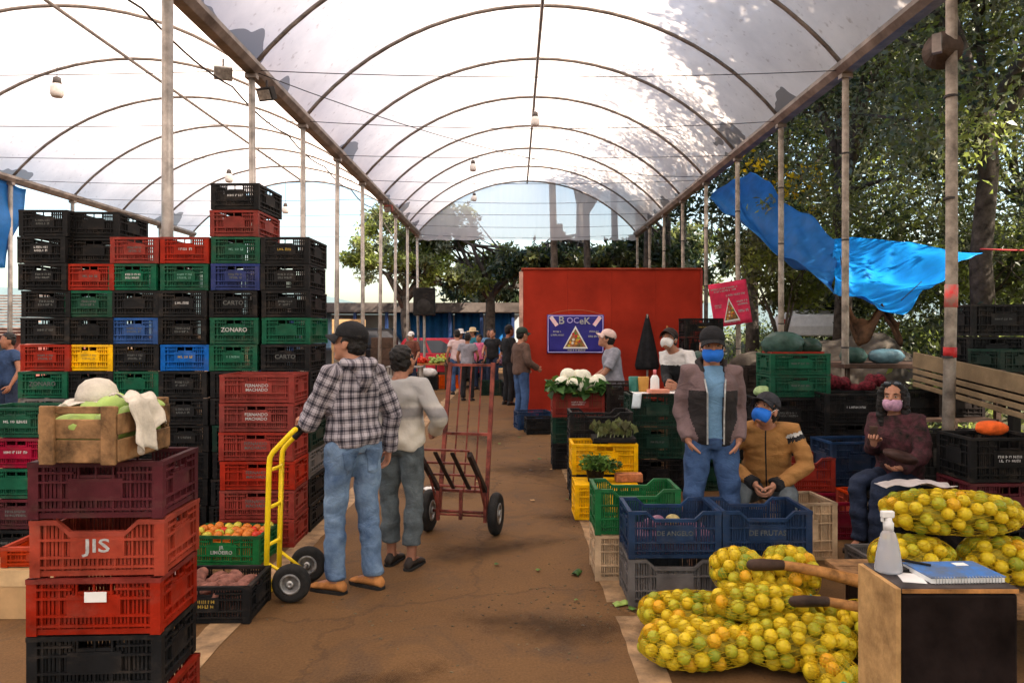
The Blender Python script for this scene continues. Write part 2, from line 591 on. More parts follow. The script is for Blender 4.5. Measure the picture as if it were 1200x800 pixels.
def film_material():
    m = bpy.data.materials.new('milky_plastic_film')
    m.use_nodes = True
    nt = m.node_tree
    N, Lk = nt.nodes, nt.links
    for n in list(N):
        N.remove(n)
    out = N.new('ShaderNodeOutputMaterial')
    tc = N.new('ShaderNodeTexCoord')
    uv = N.new('ShaderNodeUVMap'); uv.uv_map = 'film'
    n1 = N.new('ShaderNodeTexNoise'); n1.inputs['Scale'].default_value = 1.3; n1.inputs['Detail'].default_value = 7; n1.inputs['Roughness'].default_value = .65
    Lk.new(tc.outputs['Object'], n1.inputs['Vector'])
    r1 = N.new('ShaderNodeValToRGB')
    r1.color_ramp.elements[0].position = .3; r1.color_ramp.elements[0].color = (.72, .62, .56, 1)
    r1.color_ramp.elements[1].position = .6; r1.color_ramp.elements[1].color = (.88, .765, .69, 1)
    Lk.new(n1.outputs['Fac'], r1.inputs['Fac'])
    # fine dirt specks
    n2 = N.new('ShaderNodeTexNoise'); n2.inputs['Scale'].default_value = 11; n2.inputs['Detail'].default_value = 5
    Lk.new(tc.outputs['Object'], n2.inputs['Vector'])
    r2 = N.new('ShaderNodeValToRGB')
    r2.color_ramp.elements[0].position = .62; r2.color_ramp.elements[0].color = (1, 1, 1, 1)
    r2.color_ramp.elements[1].position = .75; r2.color_ramp.elements[1].color = (.72, .66, .62, 1)
    Lk.new(n2.outputs['Fac'], r2.inputs['Fac'])
    mm = N.new('ShaderNodeMix'); mm.data_type = 'RGBA'; mm.blend_type = 'MULTIPLY'; mm.inputs[0].default_value = 1
    Lk.new(r1.outputs[0], mm.inputs[6]); Lk.new(r2.outputs[0], mm.inputs[7])
    # silt collected along the gutters: scalloped brown patches near both eaves
    sep = N.new('ShaderNodeSeparateXYZ'); Lk.new(uv.outputs[0], sep.inputs[0])
    n3 = N.new('ShaderNodeTexNoise'); n3.inputs['Scale'].default_value = .75; n3.inputs['Detail'].default_value = 3
    Lk.new(tc.outputs['Object'], n3.inputs['Vector'])
    a = N.new('ShaderNodeMath'); a.operation = 'SUBTRACT'; a.inputs[1].default_value = .5
    Lk.new(sep.outputs['X'], a.inputs[0])
    ab = N.new('ShaderNodeMath'); ab.operation = 'ABSOLUTE'; Lk.new(a.outputs[0], ab.inputs[0])
    ed = N.new('ShaderNodeMath'); ed.operation = 'SUBTRACT'; ed.inputs[0].default_value = .5; Lk.new(ab.outputs[0], ed.inputs[1])
    th = N.new('ShaderNodeMapRange'); th.inputs['From Min'].default_value = .50; th.inputs['From Max'].default_value = .72
    th.inputs['To Min'].default_value = 0; th.inputs['To Max'].default_value = .085
    Lk.new(n3.outputs['Fac'], th.inputs['Value'])
    lt = N.new('ShaderNodeMath'); lt.operation = 'LESS_THAN'; Lk.new(ed.outputs[0], lt.inputs[0]); Lk.new(th.outputs[0], lt.inputs[1])
    mx = N.new('ShaderNodeMix'); mx.data_type = 'RGBA'
    Lk.new(lt.outputs[0], mx.inputs[0]); Lk.new(mm.outputs[2], mx.inputs[6]); mx.inputs[7].default_value = (.27, .23, .21, 1)
    tr = N.new('ShaderNodeBsdfTranslucent'); Lk.new(mx.outputs[2], tr.inputs['Color'])
    df = N.new('ShaderNodeBsdfDiffuse'); Lk.new(mx.outputs[2], df.inputs['Color'])
    tp = N.new('ShaderNodeBsdfTransparent'); tp.inputs['Color'].default_value = (.92, .92, .93, 1)
    m1 = N.new('ShaderNodeMixShader'); m1.inputs[0].default_value = .80
    Lk.new(df.outputs[0], m1.inputs[1]); Lk.new(tr.outputs[0], m1.inputs[2])
    m2 = N.new('ShaderNodeMixShader'); m2.inputs[0].default_value = .06
    Lk.new(m1.outputs[0], m2.inputs[1]); Lk.new(tp.outputs[0], m2.inputs[2])
    Lk.new(m2.outputs[0], out.inputs['Surface'])
    return m
M_FILM = film_material()

def vault_film(root, xa, xb, seed):
    rnd = random.Random(seed)
    nu, per = 28, 8
    nv = per * (NP - 1)
    vs, fs, uvs = [], [], []
    for j in range(nv + 1):
        y = YS[0] + (YEND - YS[0]) * j / nv
        sag = .05 * math.sin(PI * ((j % per) / per)) ** 1.2
        for i in range(nu + 1):
            t = i / nu
            x, z = arch(xa, xb, t)
            edge = min(1, min(t, 1 - t) * 8)
            z += .028 - sag * edge + .012 * edge * math.sin(j * 1.7 + i * .9) * math.sin(i * .55 + j * .21)
            vs.append((x, y, z))
            uvs.append((t, y))
    for j in range(nv):
        for i in range(nu):
            a = j * (nu + 1) + i
            fs.append((a, a + 1, a + nu + 2, a + nu + 1))
    mb = MB(); mb.add(vs, fs)
    me = mb.mesh('film', M_FILM, True)
    ul = me.uv_layers.new(name='film')
    idx = np.empty(len(me.loops), dtype=np.int32); me.loops.foreach_get('vertex_index', idx)
    ul.data.foreach_set('uv', np.array(uvs)[idx].ravel())
    return link('film', me, root)

canopy = thing('market_canopy', 'double vaulted market canopy of milky plastic film on steel posts', 'canopy')
vault_film(canopy, XL, XRT, 1)
vault_film(canopy, XLL, XL, 2)
# gable curtain closing the far end of the vault
def gable_film_material():
    m = bpy.data.materials.new('clear_hazy_film')
    m.use_nodes = True
    N, Lk = m.node_tree.nodes, m.node_tree.links
    for n in list(N): N.remove(n)
    out = N.new('ShaderNodeOutputMaterial')
    tr = N.new('ShaderNodeBsdfTranslucent'); tr.inputs['Color'].default_value = (.96, .92, .92, 1)
    tp = N.new('ShaderNodeBsdfTransparent'); tp.inputs['Color'].default_value = (.96, .95, .96, 1)
    mx = N.new('ShaderNodeMixShader'); mx.inputs[0].default_value = .52
    tc = N.new('ShaderNodeTexCoord'); nz = N.new('ShaderNodeTexNoise'); nz.inputs['Scale'].default_value = 1.5
    mp = N.new('ShaderNodeMapping'); mp.inputs['Scale'].default_value = (4, 1, .4)
    Lk.new(tc.outputs['Object'], mp.inputs[0]); Lk.new(mp.outputs[0], nz.inputs['Vector'])
    mr = N.new('ShaderNodeMapRange'); mr.inputs['To Min'].default_value = .40; mr.inputs['To Max'].default_value = .54
    Lk.new(nz.outputs['Fac'], mr.inputs['Value']); Lk.new(mr.outputs[0], mx.inputs[0])
    df = N.new('ShaderNodeBsdfDiffuse'); df.inputs['Color'].default_value = (.95, .92, .91, 1)
    m0 = N.new('ShaderNodeMixShader'); m0.inputs[0].default_value = .5
    Lk.new(tr.outputs[0], m0.inputs[1]); Lk.new(df.outputs[0], m0.inputs[2])
    Lk.new(m0.outputs[0], mx.inputs[1]); Lk.new(tp.outputs[0], mx.inputs[2])
    Lk.new(mx.outputs[0], out.inputs['Surface'])
    return m
M_GABLE = gable_film_material()
def gable(xa, xb):
    mb = MB()
    n = 30
    vs, fs = [], []
    for i in range(n + 1):
        x, z = arch(xa, xb, i / n)
        wob = .03 * math.sin(i * 1.9)
        vs += [(x, YEND + .03 + wob, z - .01), (x, YEND + .03 - wob, min(4.50 + .02 * math.sin(i * 2.3), z - .02))]
    for i in range(n):
        fs.append((2 * i, 2 * i + 1, 2 * i + 3, 2 * i + 2))
    mb.add(vs, fs)
    return mb.obj('gable_curtain', M_GABLE, canopy, True)
gable(XL, XRT)
# ribs, purlins, gutters, posts
for (xa, xb) in ((XL, XRT), (XLL, XL)):
    for k, y in enumerate(YS):
        pts = []
        for i in range(25):
            x, z = arch(xa, xb, i / 24)
            pts.append((x, y, z))
        MB().tube(pts, .026, 6).obj('rib', M_PIPE, canopy, True)
    xm = (xa + xb) / 2
    MB().tube([(xm, YS[0] - .1, ZR - .05), (xm, YEND, ZR - .05)], .028, 6).obj('ridge_pipe', M_PIPE, canopy, True)
def gutter(x):
    mb = MB()
    rings = []
    for y in (YS[0] - .1, YEND + .1):
        rings.append([(x - .11, y, ZB + .05), (x - .115, y, ZB - .005), (x - .06, y, ZB - .07), (x + .06, y, ZB - .07), (x + .115, y, ZB - .005), (x + .11, y, ZB + .05), (x + .05, y, ZB - .04), (x - .05, y, ZB - .04)])
    mb.loft(rings)
    return mb.obj('gutter', M_GUTTER, canopy)
for x in (XL, XRT, XLL):
    gutter(x)
rp = random.Random(11)
for x in (XL, XRT, XLL):
    for k, y in enumerate(YS):
        if y < .5 or (x == XL and y < 5):
            continue
        dx, dy = rp.uniform(-.05, .05), rp.uniform(-.05, .05)
        big = (x == XRT and k == 9)
        r = .040 if x != XLL else .045
        if big or (x == XL and k == 9):
            r = .050
        if big:
            POST_DX, POST_DY = dx, dy
        mt = M_WOODPOST if x == XRT else M_STEEL
        pts = [(x + dx, y + dy, 0), (x + dx * .4 + (.02 if big else 0), y + dy * .5, 2.2), (x, y, ZB - .071)]
        p = MB().tube(pts, [r * 1.05, r, r * .95], 10).obj('post', mt, canopy, True)
        if x == XRT:
            for zz in (1.45 + rp.uniform(-.3, .3), 2.6 + rp.uniform(-.3, .3), 3.7):
                f = min(1, zz / ZB)
                MB().tube([(x + dx * (1 - f) * .8, y + dy * (1 - f), zz), (x + dx * (1 - f) * .8, y + dy * (1 - f), zz + .02)], r * 1.12, 8).obj('wire_tie', M_WIRE, p)
        # small clamp at the top
        MB().box((x, y, ZB - .10), (.13, .10, .05)).obj('clamp', M_GUTTER, p)
# tie wires across the bays, slightly sagging
def wire(name, a, b, sag, r=.006, n=10, parent=None, mt=None):
    a, b = Vector(a), Vector(b)
    pts = [a.lerp(b, i / n) - Vector((0, 0, sag * 4 * (i / n) * (1 - i / n))) for i in range(n + 1)]
    return MB().tube(pts, r, 5).obj(name, mt or M_WIRE, parent, True)
for k, y in enumerate(YS[8:], 8):
    wire('tie_wire', (XL, y + .02, ZB - .02), (XRT, y + .02, ZB - .02), .05 + .03 * (k % 3), .0055, 12, canopy)
    wire('tie_wire', (XLL, y + .02, ZB - .02), (XL, y + .02, ZB - .02), .06 + .02 * (k % 2), .0055, 12, canopy)
for k in range(8, NP - 1):
    wire('power_cable', (XL - .22, YS[k], ZB - .22), (XL - .22, YS[k + 1], ZB - .22), .07, .011, 8, canopy)
wire('power_cable', (XL + .05, YS[10], ZB - .05), (XRT - .05, YS[13], ZB + .05), .35, .006, 14, canopy)

# hanging lamps
M_BULB = mat('frosted_bulb', (0.62, 0.60, 0.57), 0.25, 0.08, 20)
M_LAMPCAP = mat('lamp_cap', (0.10, 0.09, 0.085), 0.5)
def lamp(x, y, ztop, zb, label, scale=1.0):
    t = thing('hanging_lamp', label, 'lamp', (x, y, zb), group='lamps hanging from the canopy')
    MB().tube([(0, 0, .19 * scale), (0, 0, ztop - zb)], .005, 5).obj('cord', M_WIRE, t)
    MB().lathe([(.012, .20 * scale), (.035 * scale, .185 * scale), (.04 * scale, .13 * scale)], 12).obj('lamp_cap', M_LAMPCAP, t, True)
    MB().lathe([(.036 * scale, .13 * scale), (.06 * scale, .10 * scale), (.062 * scale, .03 * scale), (.045 * scale, 0)], 14).obj('bulb', M_BULB, t, True)
xm1, xm2 = (XL + XRT) / 2, (XLL + XL) / 2
lamp(xm2 - .02, YS[11], ZR - .08, 5.02, 'bulb lamp on the longest cord, under the ridge above the crate wall', 1.5)
lamp(xm2 + .05, YS[14], ZR - .08, 5.05, 'bulb lamp under the ridge farther down the crate wall bay, above the black-topped crates', 1.5)
lamp(xm1 + .12, YS[10] + .3, ZR - .08, 5.98, 'bulb lamp on a short cord under the aisle ridge, close by the camera end', 1.5)
lamp(xm1 + .02, YS[13], ZR - .08, 5.75, 'bulb lamp on a short cord under the aisle ridge, midway along', 1.5)
lamp(-.95, YS[14], 5.98, 5.30, 'bulb lamp hanging off-centre on a long cord from a rib', 1.3)
lamp(-1.15, YS[16], 5.85, 5.35, 'small bulb lamp hanging from a rib near the gable curtain', 1.2)
lamp(xm2 + .05, YS[16], ZR - .08, 5.0, 'bulb lamp hanging farthest down the crate wall bay', 1.5)
# floodlight boxes clamped to the gutter
def floodlight(loc, rz, label, mt):
    t = thing('floodlight', label, 'floodlight', loc, rz, group='floodlights clamped to the gutter')
    bevel(MB().box((0, 0, -.10), (.20, .10, .15), Matrix.Rotation(.5, 3, 'X')).obj('housing', mt, t), .01)
    MB().box((0, -.048, -.125), (.16, .008, .11), Matrix.Rotation(.5, 3, 'X')).obj('lens', M_RIMGREY, t)
    MB().tube([(0, 0, .06), (0, 0, -.03)], .012, 6).obj('bracket', M_WIRE, t)
floodlight((XL - .26, YS[9] + 1.9, ZB - .02), .4, 'pale grey floodlight box clamped beside the middle gutter', M_RIMGREY)
floodlight((XL + .10, YS[9] + 2.3, ZB - .13), -.3, 'black floodlight hung under the middle gutter', M_DARK)
floodlight((XL + .12, YS[14] + .3, ZB - .10), -.3, 'rusty brown floodlight on the gutter farther down the aisle', M_RPAINT)
# brown loudspeaker horn on the big wooden post
hs = thing('loudspeaker_horn', 'dusty brown loudspeaker horn tied to the tall wooden post', 'loudspeaker', (XRT - .12, YS[9] - .03, 4.12), .9)
MB().lathe([(.04, -.13), (.055, -.05), (.15, .12), (.165, .14), (.14, .12), (.04, -.04)], 18, rot=Matrix.Rotation(R(80), 3, 'Y')).obj('horn', mat('dusty_horn', (.085, .062, .05), .8, .3), hs)
MB().box((-.14, 0, 0), (.06, .07, .16)).obj('bracket', M_GUTTER, hs)
# ---------------------------------------------------------------- plastic crates
_crate_cache = {}
def crate_meshes(L, W, H, dip, dense=True):
    key = (L, W, H, dip)
    if key in _crate_cache:
        return _crate_cache[key]
    body, rim, plate = MB(), MB(), MB()
    t = .010
    Hw = H - .003
    # corner posts
    for sx in (-1, 1):
        for sy in (-1, 1):
            cx, cy = sx * (L / 2 - .008), sy * (W / 2 - .008)
            body.box((cx - sx * .014, cy, Hw / 2), (.040, .012, Hw - .002))
            body.box((cx, cy - sy * .014, Hw / 2), (.0118, .036, Hw - .004))
    # base grid
    body.box((0, 0, .008), (L - .05, W - .05, .006))
    # four walls
    for side in range(4):
        S = L if side in (0, 2) else W
        off = (W if side in (0, 2) else L) / 2 - .012
        if side == 0:
            T = lambda u, n, z: (u, -n, z)
        elif side == 2:
            T = lambda u, n, z: (-u, n, z)
        elif side == 1:
            T = lambda u, n, z: (n, u, z)
        else:
            T = lambda u, n, z: (-n, -u, z)
        def bx(mb, u0, u1, n0, n1, z0, z1):
            a, b = T(u0, n0, z0), T(u1, n1, z1)
            mb.box2(a, b)
        half = S / 2 - .028
        has_dip = dip and side in (0, 2)
        dz = .045 if has_dip else 0
        du = S * .30
        def topz(u):
            if not has_dip:
                return Hw
            a = abs(u)
            if a < du - .05: return Hw - dz
            if a < du: return Hw - dz + dz * (a - du + .05) / .05
            return Hw
        z1, z2 = H * .34, H * .64
        pw, ph0, ph1 = S * (.20 if S > .45 else .22), H * .36, H * .70
        # bottom band and the two horizontal ribs
        bx(body, -half, half, off - t, off + .003, .004, .026)
        for zz in (H * .17, z1, z2):
            bx(body, -half, half, off - .002, off + .0108, zz - .0045, zz + .0045)
        if not has_dip:
            for sgn in (-1, 1):
                bx(body, sgn * S * .16, sgn * half, off - .002, off + .0105, H * .80 - .004, H * .80 + .004)
        # vertical ribs
        nr = 7 if S > .45 else 5
        for i in range(nr):
            u = -half + 2 * half * (i + .5) / nr
            bx(body, u - .0035, u + .0035, off - .002, off + .007, .026, topz(u) - .022)
        # slats
        ns = int(2 * half / .0150)
        hz0, hz1, hu = H * .76, H * .89, S * .14
        for i in range(ns):
            u = -half + 2 * half * (i + .5) / ns
            w = .0050
            zt = topz(u) - .018
            if abs(u) < hu and not has_dip:
                bx(body, u - w, u + w, off - t + .001, off - .0025, .025, hz0)
                bx(body, u - w, u + w, off - t + .001, off - .0025, hz1, zt)
            else:
                bx(body, u - w, u + w, off - t + .001, off - .0025, .025, zt)
        if not has_dip:
            bx(body, -hu, hu, off - t, off + .005, hz0 - .012, hz0)
        # solid panel for the print
        bx(body, -pw, pw, off - .001, off + .0095, ph0, ph1)
        # rim
        if not has_dip:
            bx(rim, -S / 2 + .0, S / 2 - .0, off - .012, off + .0115, Hw - .020, Hw - .001) if side in (0, 2) else bx(rim, -S / 2 + .025, S / 2 - .025, off - .012, off + .0115, Hw - .020, Hw - .001)
        else:
            pts = [(-S / 2, Hw), (-du, Hw), (-du + .05, Hw - dz), (du - .05, Hw - dz), (du, Hw), (S / 2, Hw)]
            for (a, b) in zip(pts[:-1], pts[1:]):
                vs = []
                for (u, z) in (a, b):
                    for n in (off - .012, off + .0115):
                        for q in (-.020, -.001):
                            vs.append(T(u, n, z + q))
                rim.add(vs, [(0, 1, 3, 2), (4, 6, 7, 5), (0, 4, 5, 1), (2, 3, 7, 6), (0, 2, 6, 4), (1, 5, 7, 3)])
    dummy = PL['black']
    out = (body.mesh('crate_body', dummy), rim.mesh('crate_rim', dummy))
    _crate_cache[key] = out
    return out

CRATES_GROUP = 'plastic produce crates'
def setmat(o, m):
    o.material_slots[0].link = 'OBJECT'
    o.material_slots[0].material = m

_print_cache = {}
def crate(color, loc, rz=0.0, label='', L=.57, W=.40, H=.2205, dip=False, text=None, face='end', prt=0, group=CRATES_GROUP, flip=False, tilt=(0, 0), tsize=.05, pm=None):
    b, r = crate_meshes(L, W, H, dip)
    m = PL[color]
    t = thing('produce_crate', label, 'crate', loc, rz, group, tilt[0], tilt[1])
    par = t
    objs = []
    for nm, me in (('body', b), ('rim', r)):
        o = link(nm, me, t)
        setmat(o, m)
        objs.append(o)
    pm = pm or M_PRINT
    tm = None
    if text:
        tm = text_mesh(text, tsize, pm)
    elif prt:
        key = (prt, face, pm.name)
        if key not in _print_cache:
            w = .13 if face == 'end' else .19
            _print_cache[key] = print_mesh(prt, w, .055 if prt % 2 else .03, 2 if prt % 2 else 1, pm)
        tm = _print_cache[key]
    if tm:
        o = link('lettering', tm, objs[0])
        wide = 1.4 if text == 'JIS' else 1.0
        z = H * .53
        if face == 'end':
            o.matrix_local = Matrix.Translation((-(L / 2 - .0018), 0, z)) @ Matrix.Rotation(-PI / 2, 4, 'Z') @ Matrix.Rotation(PI / 2, 4, 'X')
        else:
            o.matrix_local = Matrix.Translation((0, -(W / 2 - .0018), z)) @ Matrix.Rotation(PI / 2, 4, 'X') @ Matrix.Diagonal((wide, 1, 1, 1))
    if flip:
        t.location.z += H
        t.rotation_euler = (PI, 0, rz)
    return t

ORD = ['topmost', 'second from top', 'third from top', 'fourth from top', 'fifth from top', 'sixth from top', 'seventh from top',
       'eighth from top', 'ninth from top', 'tenth from top', 'eleventh from top', 'twelfth from top', 'lowest']
CNAME = {'red': 'red', 'scarlet': 'orange-red', 'brick': 'brick red', 'maroon': 'maroon', 'crimson': 'crimson', 'green': 'green', 'leafgreen': 'bright green',
         'darkgreen': 'dark green', 'black': 'black', 'brown': 'brownish black', 'blue': 'blue', 'navy': 'dark blue', 'indigo': 'deep blue', 'yellow': 'yellow',
         'grey': 'grey', 'palegrey': 'pale grey', 'tan': 'tan', 'orange': 'orange'}

def stack(colors, x, y, rz, where, H=.2205, L=.57, W=.40, face='end', texts=None, group=CRATES_GROUP, jit=.011, dip=False, prints=True, z0=0.0, seed=0, pms=None, tsize=.05):
    """colors from the top down; x, y is the centre of the stack"""
    n = len(colors)
    rnd = random.Random(seed + n * 31 + int(x * 100))
    texts = texts or {}
    pms = pms or {}
    for i, c in enumerate(colors):
        z = z0 + (n - 1 - i) * H
        o = 'lowest' if i == n - 1 and n > 1 else ORD[i]
        lab = f'{CNAME[c]} plastic crate, {o} of {where}'
        if texts.get(i):
            lab = f'{CNAME[c]} plastic crate printed {texts[i].split(chr(10))[0]}, {o} of {where}'
        crate(c, (x + rnd.uniform(-jit, jit), y + rnd.uniform(-jit, jit), z), rz + rnd.uniform(-.026, .026), lab, L, W, H, dip,
              texts.get(i), face, 0 if texts.get(i) else (rnd.randint(1, 12) if prints and rnd.random() < .85 else 0), group,
              pm=pms.get(i, rnd.choice((M_PRINT, M_PRINT_DIM, M_PRINT_DIM))), tsize=tsize)

# --- the tall wall of crates, columns of end-on crates (front faces at y = 6.06)
WY = 6.06 + .285
def wcol(px):            # centre x of a wall column from its measured span
    return (px - 603) / 143.0
WG = 'crates in the tall crate wall'
stack(['black', 'black', 'black', 'green', 'black', 'black', 'black', 'darkgreen', 'grey', 'black', 'black'], wcol(334.5), WY, PI / 2,
      'the wall column at the aisle end', texts={4: 'CARTO'}, group=WG, pms={0: M_PRINT_YEL, 3: M_PRINT_GRN})
stack(['black', 'red', 'green', 'indigo', 'black', 'green', 'green', 'black', 'black', 'darkgreen', 'black', 'black', 'black'], wcol(275), WY, PI / 2,
      'the tallest wall column', texts={4: 'CARTO', 5: 'ZONARO'}, group=WG, pms={2: M_PRINT_GRN, 6: M_PRINT_GRN})
stack(['red', 'green', 'black', 'black', 'blue', 'black', 'black', 'black', 'black', 'black', 'black'], wcol(215), WY, PI / 2,
      'the red-topped wall column by the tallest', group=WG, pms={4: M_PRINT_YEL, 1: M_PRINT_GRN})
stack(['red', 'green', 'black', 'blue', 'black', 'green', 'black', 'black', 'black', 'black', 'black'], wcol(156), WY + .01, PI / 2,
      'the red-topped wall column beside the yellow-crate column', group=WG, pms={2: M_PRINT_YEL, 5: M_PRINT_GRN})
stack(['red', 'green', 'black', 'yellow', 'black', 'black', 'green', 'black', 'black', 'black'], wcol(104), WY + .0, PI / 2,
      'the wall column holding the yellow crate', group=WG, pms={3: M_PRINT_YEL})
stack(['black', 'black', 'black', 'black', 'black', 'red', 'green', 'grey', 'green', 'black', 'black', 'black'], wcol(52), WY - .02, PI / 2,
      'the outermost wall column', texts={6: 'ZONARO'}, group=WG)
# two more black crates set behind, on the yellow-crate column
for i, zz in enumerate((2.205, 2.4255)):
    crate('black', (wcol(101), WY + .08, zz), PI / 2 + .05, f'black plastic crate, {"lower" if i == 0 else "upper"} of two perched on the yellow-crate column', group=WG, prt=0)

# --- red stack in front of the wall
stack(['brick'] * 6, -1.965, 5.83, 0, 'the stack behind the hand truck', face='long', texts={i: 'FERNANDO\nMACHADO' for i in range(6)},
      group='red crates behind the hand truck', jit=.004, tsize=.033)

# --- near stack of five with the wooden box on top
NX, NY = -1.66, 3.09
near = [('red', True, None), ('black', False, None), ('red', False, None), ('scarlet', True, 'JIS'), ('maroon', False, None)]
near_lab = ['red plastic crate, lowest of the near stack under the wooden box', 'greenish black plastic crate under the red one with a paper tag',
            'red plastic crate with a small paper tag, directly under the JIS crate', 'orange-red plastic crate printed JIS in large white letters',
            'maroon plastic crate with pale rim edges, under the wooden box']
for i, (c, d, tx) in enumerate(near):
    cc = c
    crate(cc, (NX + (.012, -.006, .0, .008, .004)[i], NY + (0, .006, -.004, .004, 0)[i], i * .228), (.045, .06, .04, .055, .05)[i], near_lab[i],
          L=.52, W=.375, H=.228, dip=d, text=tx, face='long', prt=0, group='crates in the near stack', tsize=.075)
# paper tag on the third crate, small print block beside JIS
tg = MB().box((0, 0, 0), (.085, .002, .04)).obj('paper_tag', M_PAPER)
tag(tg, 'small white paper tag stuck on the red crate below the JIS crate', 'tag')
tg.location = (NX + .02, NY - .1965, 2 * .228 + .155)
tg.rotation_euler = (0, 0, .04)

# wooden box with chayotes
def plank(root, a, b, w, h, mt=M_WOOD, name='slat', up=(0, 0, 1)):
    o = MB().beam(a, b, w, h, up).obj(name, mt, root)
    return bevel(o, .003, 1)
WBZ = 5 * .228 - .005
wb = thing('wooden_box', 'small slatted wooden box of chayotes on top of the maroon crate', 'box', (NX - .005, NY - .06, WBZ + .004), -.03)
bw, bd, bh = .30, .40, .225
for sy in (-1, 1):
    y = sy * bd / 2
    for sx in (-1, 1):
        plank(wb, (sx * (bw / 2 - .03), y - sy * .0, 0), (sx * (bw / 2 - .03), y, bh), .058, .016, name='corner_post', up=(0, 1, 0))
    z = .005
    for k, (hh, gap) in enumerate(((.088, .004), (.075, .022), (.028, 0))):
        yy = y - sy * .0165
        plank(wb, (-bw / 2 + .004, yy, z + hh / 2), (bw / 2 - .004, yy, z + hh / 2), .014, hh)
        z += hh + gap
for sx in (-1, 1):
    z = .012
    for k, hh in enumerate((.085, .08)):
        plank(wb, (sx * (bw / 2 + .004), -bd / 2 + .002, z + hh / 2), (sx * (bw / 2 + .004), bd / 2 - .002, z + hh / 2), .010, hh)
        z += hh + .018
for k in range(4):
    plank(wb, (-bw / 2 + .04 + k * .073, -bd / 2 + .03, .008), (-bw / 2 + .04 + k * .073, bd / 2 - .03, .008), .066, .009)
M_CHAY = mat('chayote_skin', (0.30, 0.42, 0.10), 0.5, 0.2, 8, 0.35, 25)
M_CLOTH_W = mat('raw_cotton_cloth', (0.55, 0.50, 0.42), 0.9, 0.15, 10, 0.4, 120)
def chayote_mesh(seed):
    rnd = random.Random(seed)
    mb = MB()
    n, k = 16, 11
    rings = []
    for i in range(k):
        th = PI * (i + .25) / (k - .5)
        rr = .052 * math.sin(th) * (1 + .22 * math.cos(th))
        ring = []
        for j in range(n):
            a = 2 * PI * j / n
            f = 1 + .06 * math.cos(5 * a + seed) + rnd.uniform(-.02, .02)
            ring.append((rr * f * math.cos(a), rr * f * math.sin(a), -.068 * math.cos(th)))
        rings.append(ring)
    mb.loft(rings)
    return mb.mesh('chayote', M_CHAY, True)
cm = [chayote_mesh(s) for s in range(3)]
rc = random.Random(5)
spots = [(-.02, -.13, .165), (-.09, -.12, .155), (.06, -.12, .165), (.10, -.02, .185), (.02, .0, .215), (-.05, -.03, .195), (.07, .08, .215), (-.01, .10, .21), (.11, .13, .19), (-.09, .06, .17)]
for i, (x, y, z) in enumerate(spots):
    o = link('chayote', cm[i % 3])
    o.location = (NX - .005 + x, NY - .06 + y, WBZ + z - .018)
    o.rotation_euler = (rc.uniform(0, 3), rc.uniform(0, 3), rc.uniform(0, 3))
    tag(o, 'pale green chayote heaped in the wooden box', 'chayote', 'chayotes in the wooden box')
bed = MB().box((0, 0, .07), (bw - .04, bd - .06, .10)).obj('packing', M_CHAY, wb)
bed['kind'] = 'stuff'
# cloth hanging out of the box
def cloth(name, label, fn, nu, nv, mt, t=.003, cat='cloth'):
    o = MB().sheet(fn, nu, nv).obj(name, mt, None, True)
    solid(o, t)
    return tag(o, label, cat)
def cl1(u, v):
    y = NY - .22 + .22 * u + .012 * math.sin(v * 11)
    fold = math.sin(u * 15 + 1.1 * math.sin(u * 9))
    if v < .35:
        q = v / .35
        x = NX + .085 + .080 * q
        z = WBZ + .262 - .022 * q * q + .012 * math.sin(u * 11 + q * 4)
    else:
        q = (v - .35) / .65
        drop = .13 + .09 * (1 - abs(2 * u - .7)) + .03 * math.sin(u * 13)
        x = NX + .168 + .030 * q + .017 * fold * q
        z = WBZ + .240 - drop * q
        y += .02 * q * math.sin(u * 15)
    return (x, y, z)
cloth('cotton_cloth', 'crumpled white cotton cloth hanging over the side of the wooden box', cl1, 30, 20, M_CLOTH_W)
def cl2(u, v):
    x = NX - .155 - .05 * v + .01 * math.sin(v * 9 + u * 9)
    y = NY - .16 + .28 * u
    z = WBZ + .215 - .16 * v + .012 * math.sin(u * 15 + v * 3)
    return (x, y, z)
cloth('cotton_cloth', 'strip of white cloth hanging on the wooden box side away from the aisle', cl2, 14, 10, M_CLOTH_W)
hat = thing('white_hat', 'off-white cloth bucket hat lying on the wooden box', 'hat', (NX - .10, NY + .03, WBZ + .222), .3)
MB().lathe([(.085, 0), (.082, .03), (.070, .065), (.045, .088), (.012, .096)], 18).obj('hat_crown', M_CLOTH_W, hat, True)
solid(MB().sheet(lambda u, v: ((.083 + .045 * v) * math.cos(u * 2 * PI), (.083 + .045 * v) * math.sin(u * 2 * PI), .004 - .010 * v + .012 * v * math.sin(u * 2 * PI * 3)), 28, 3).obj('hat_brim', M_CLOTH_W, hat, True), .003)

# --- stack at the picture edge, cardboard box, orange-red crate
stack(['green', 'crimson', 'green', 'maroon', 'black'], -3.60, 5.52, 0, 'the stack behind the cardboard box', face='long', group='crates behind the cardboard box')
cb = thing('cardboard_box', 'cardboard box with green and red print beside the near crate stack', 'box', (-2.76, 4.40, 0))
bevel(MB().box2((-.36, -.16, 0), (.34, .18, .285)).obj('carton', M_CARD, cb), .004)
MB().box2((-.36, -.164, .19), (.34, -.1615, .283)).obj('flap', mat('pale_cardboard', (.55, .37, .19), .85), cb)
MB().box2((.03, -.1645, .03), (.20, -.162, .15)).obj('lettering', mat('carton_print', (.14, .20, .06), .8, .9, 22, col2=(.45, .13, .05)), cb)
crate('scarlet', (-2.72, 4.43, .289), .03, 'orange-red crate lying on the cardboard box, mostly behind the near stack', L=.50, W=.33, H=.12, face='long', group=CRATES_GROUP)

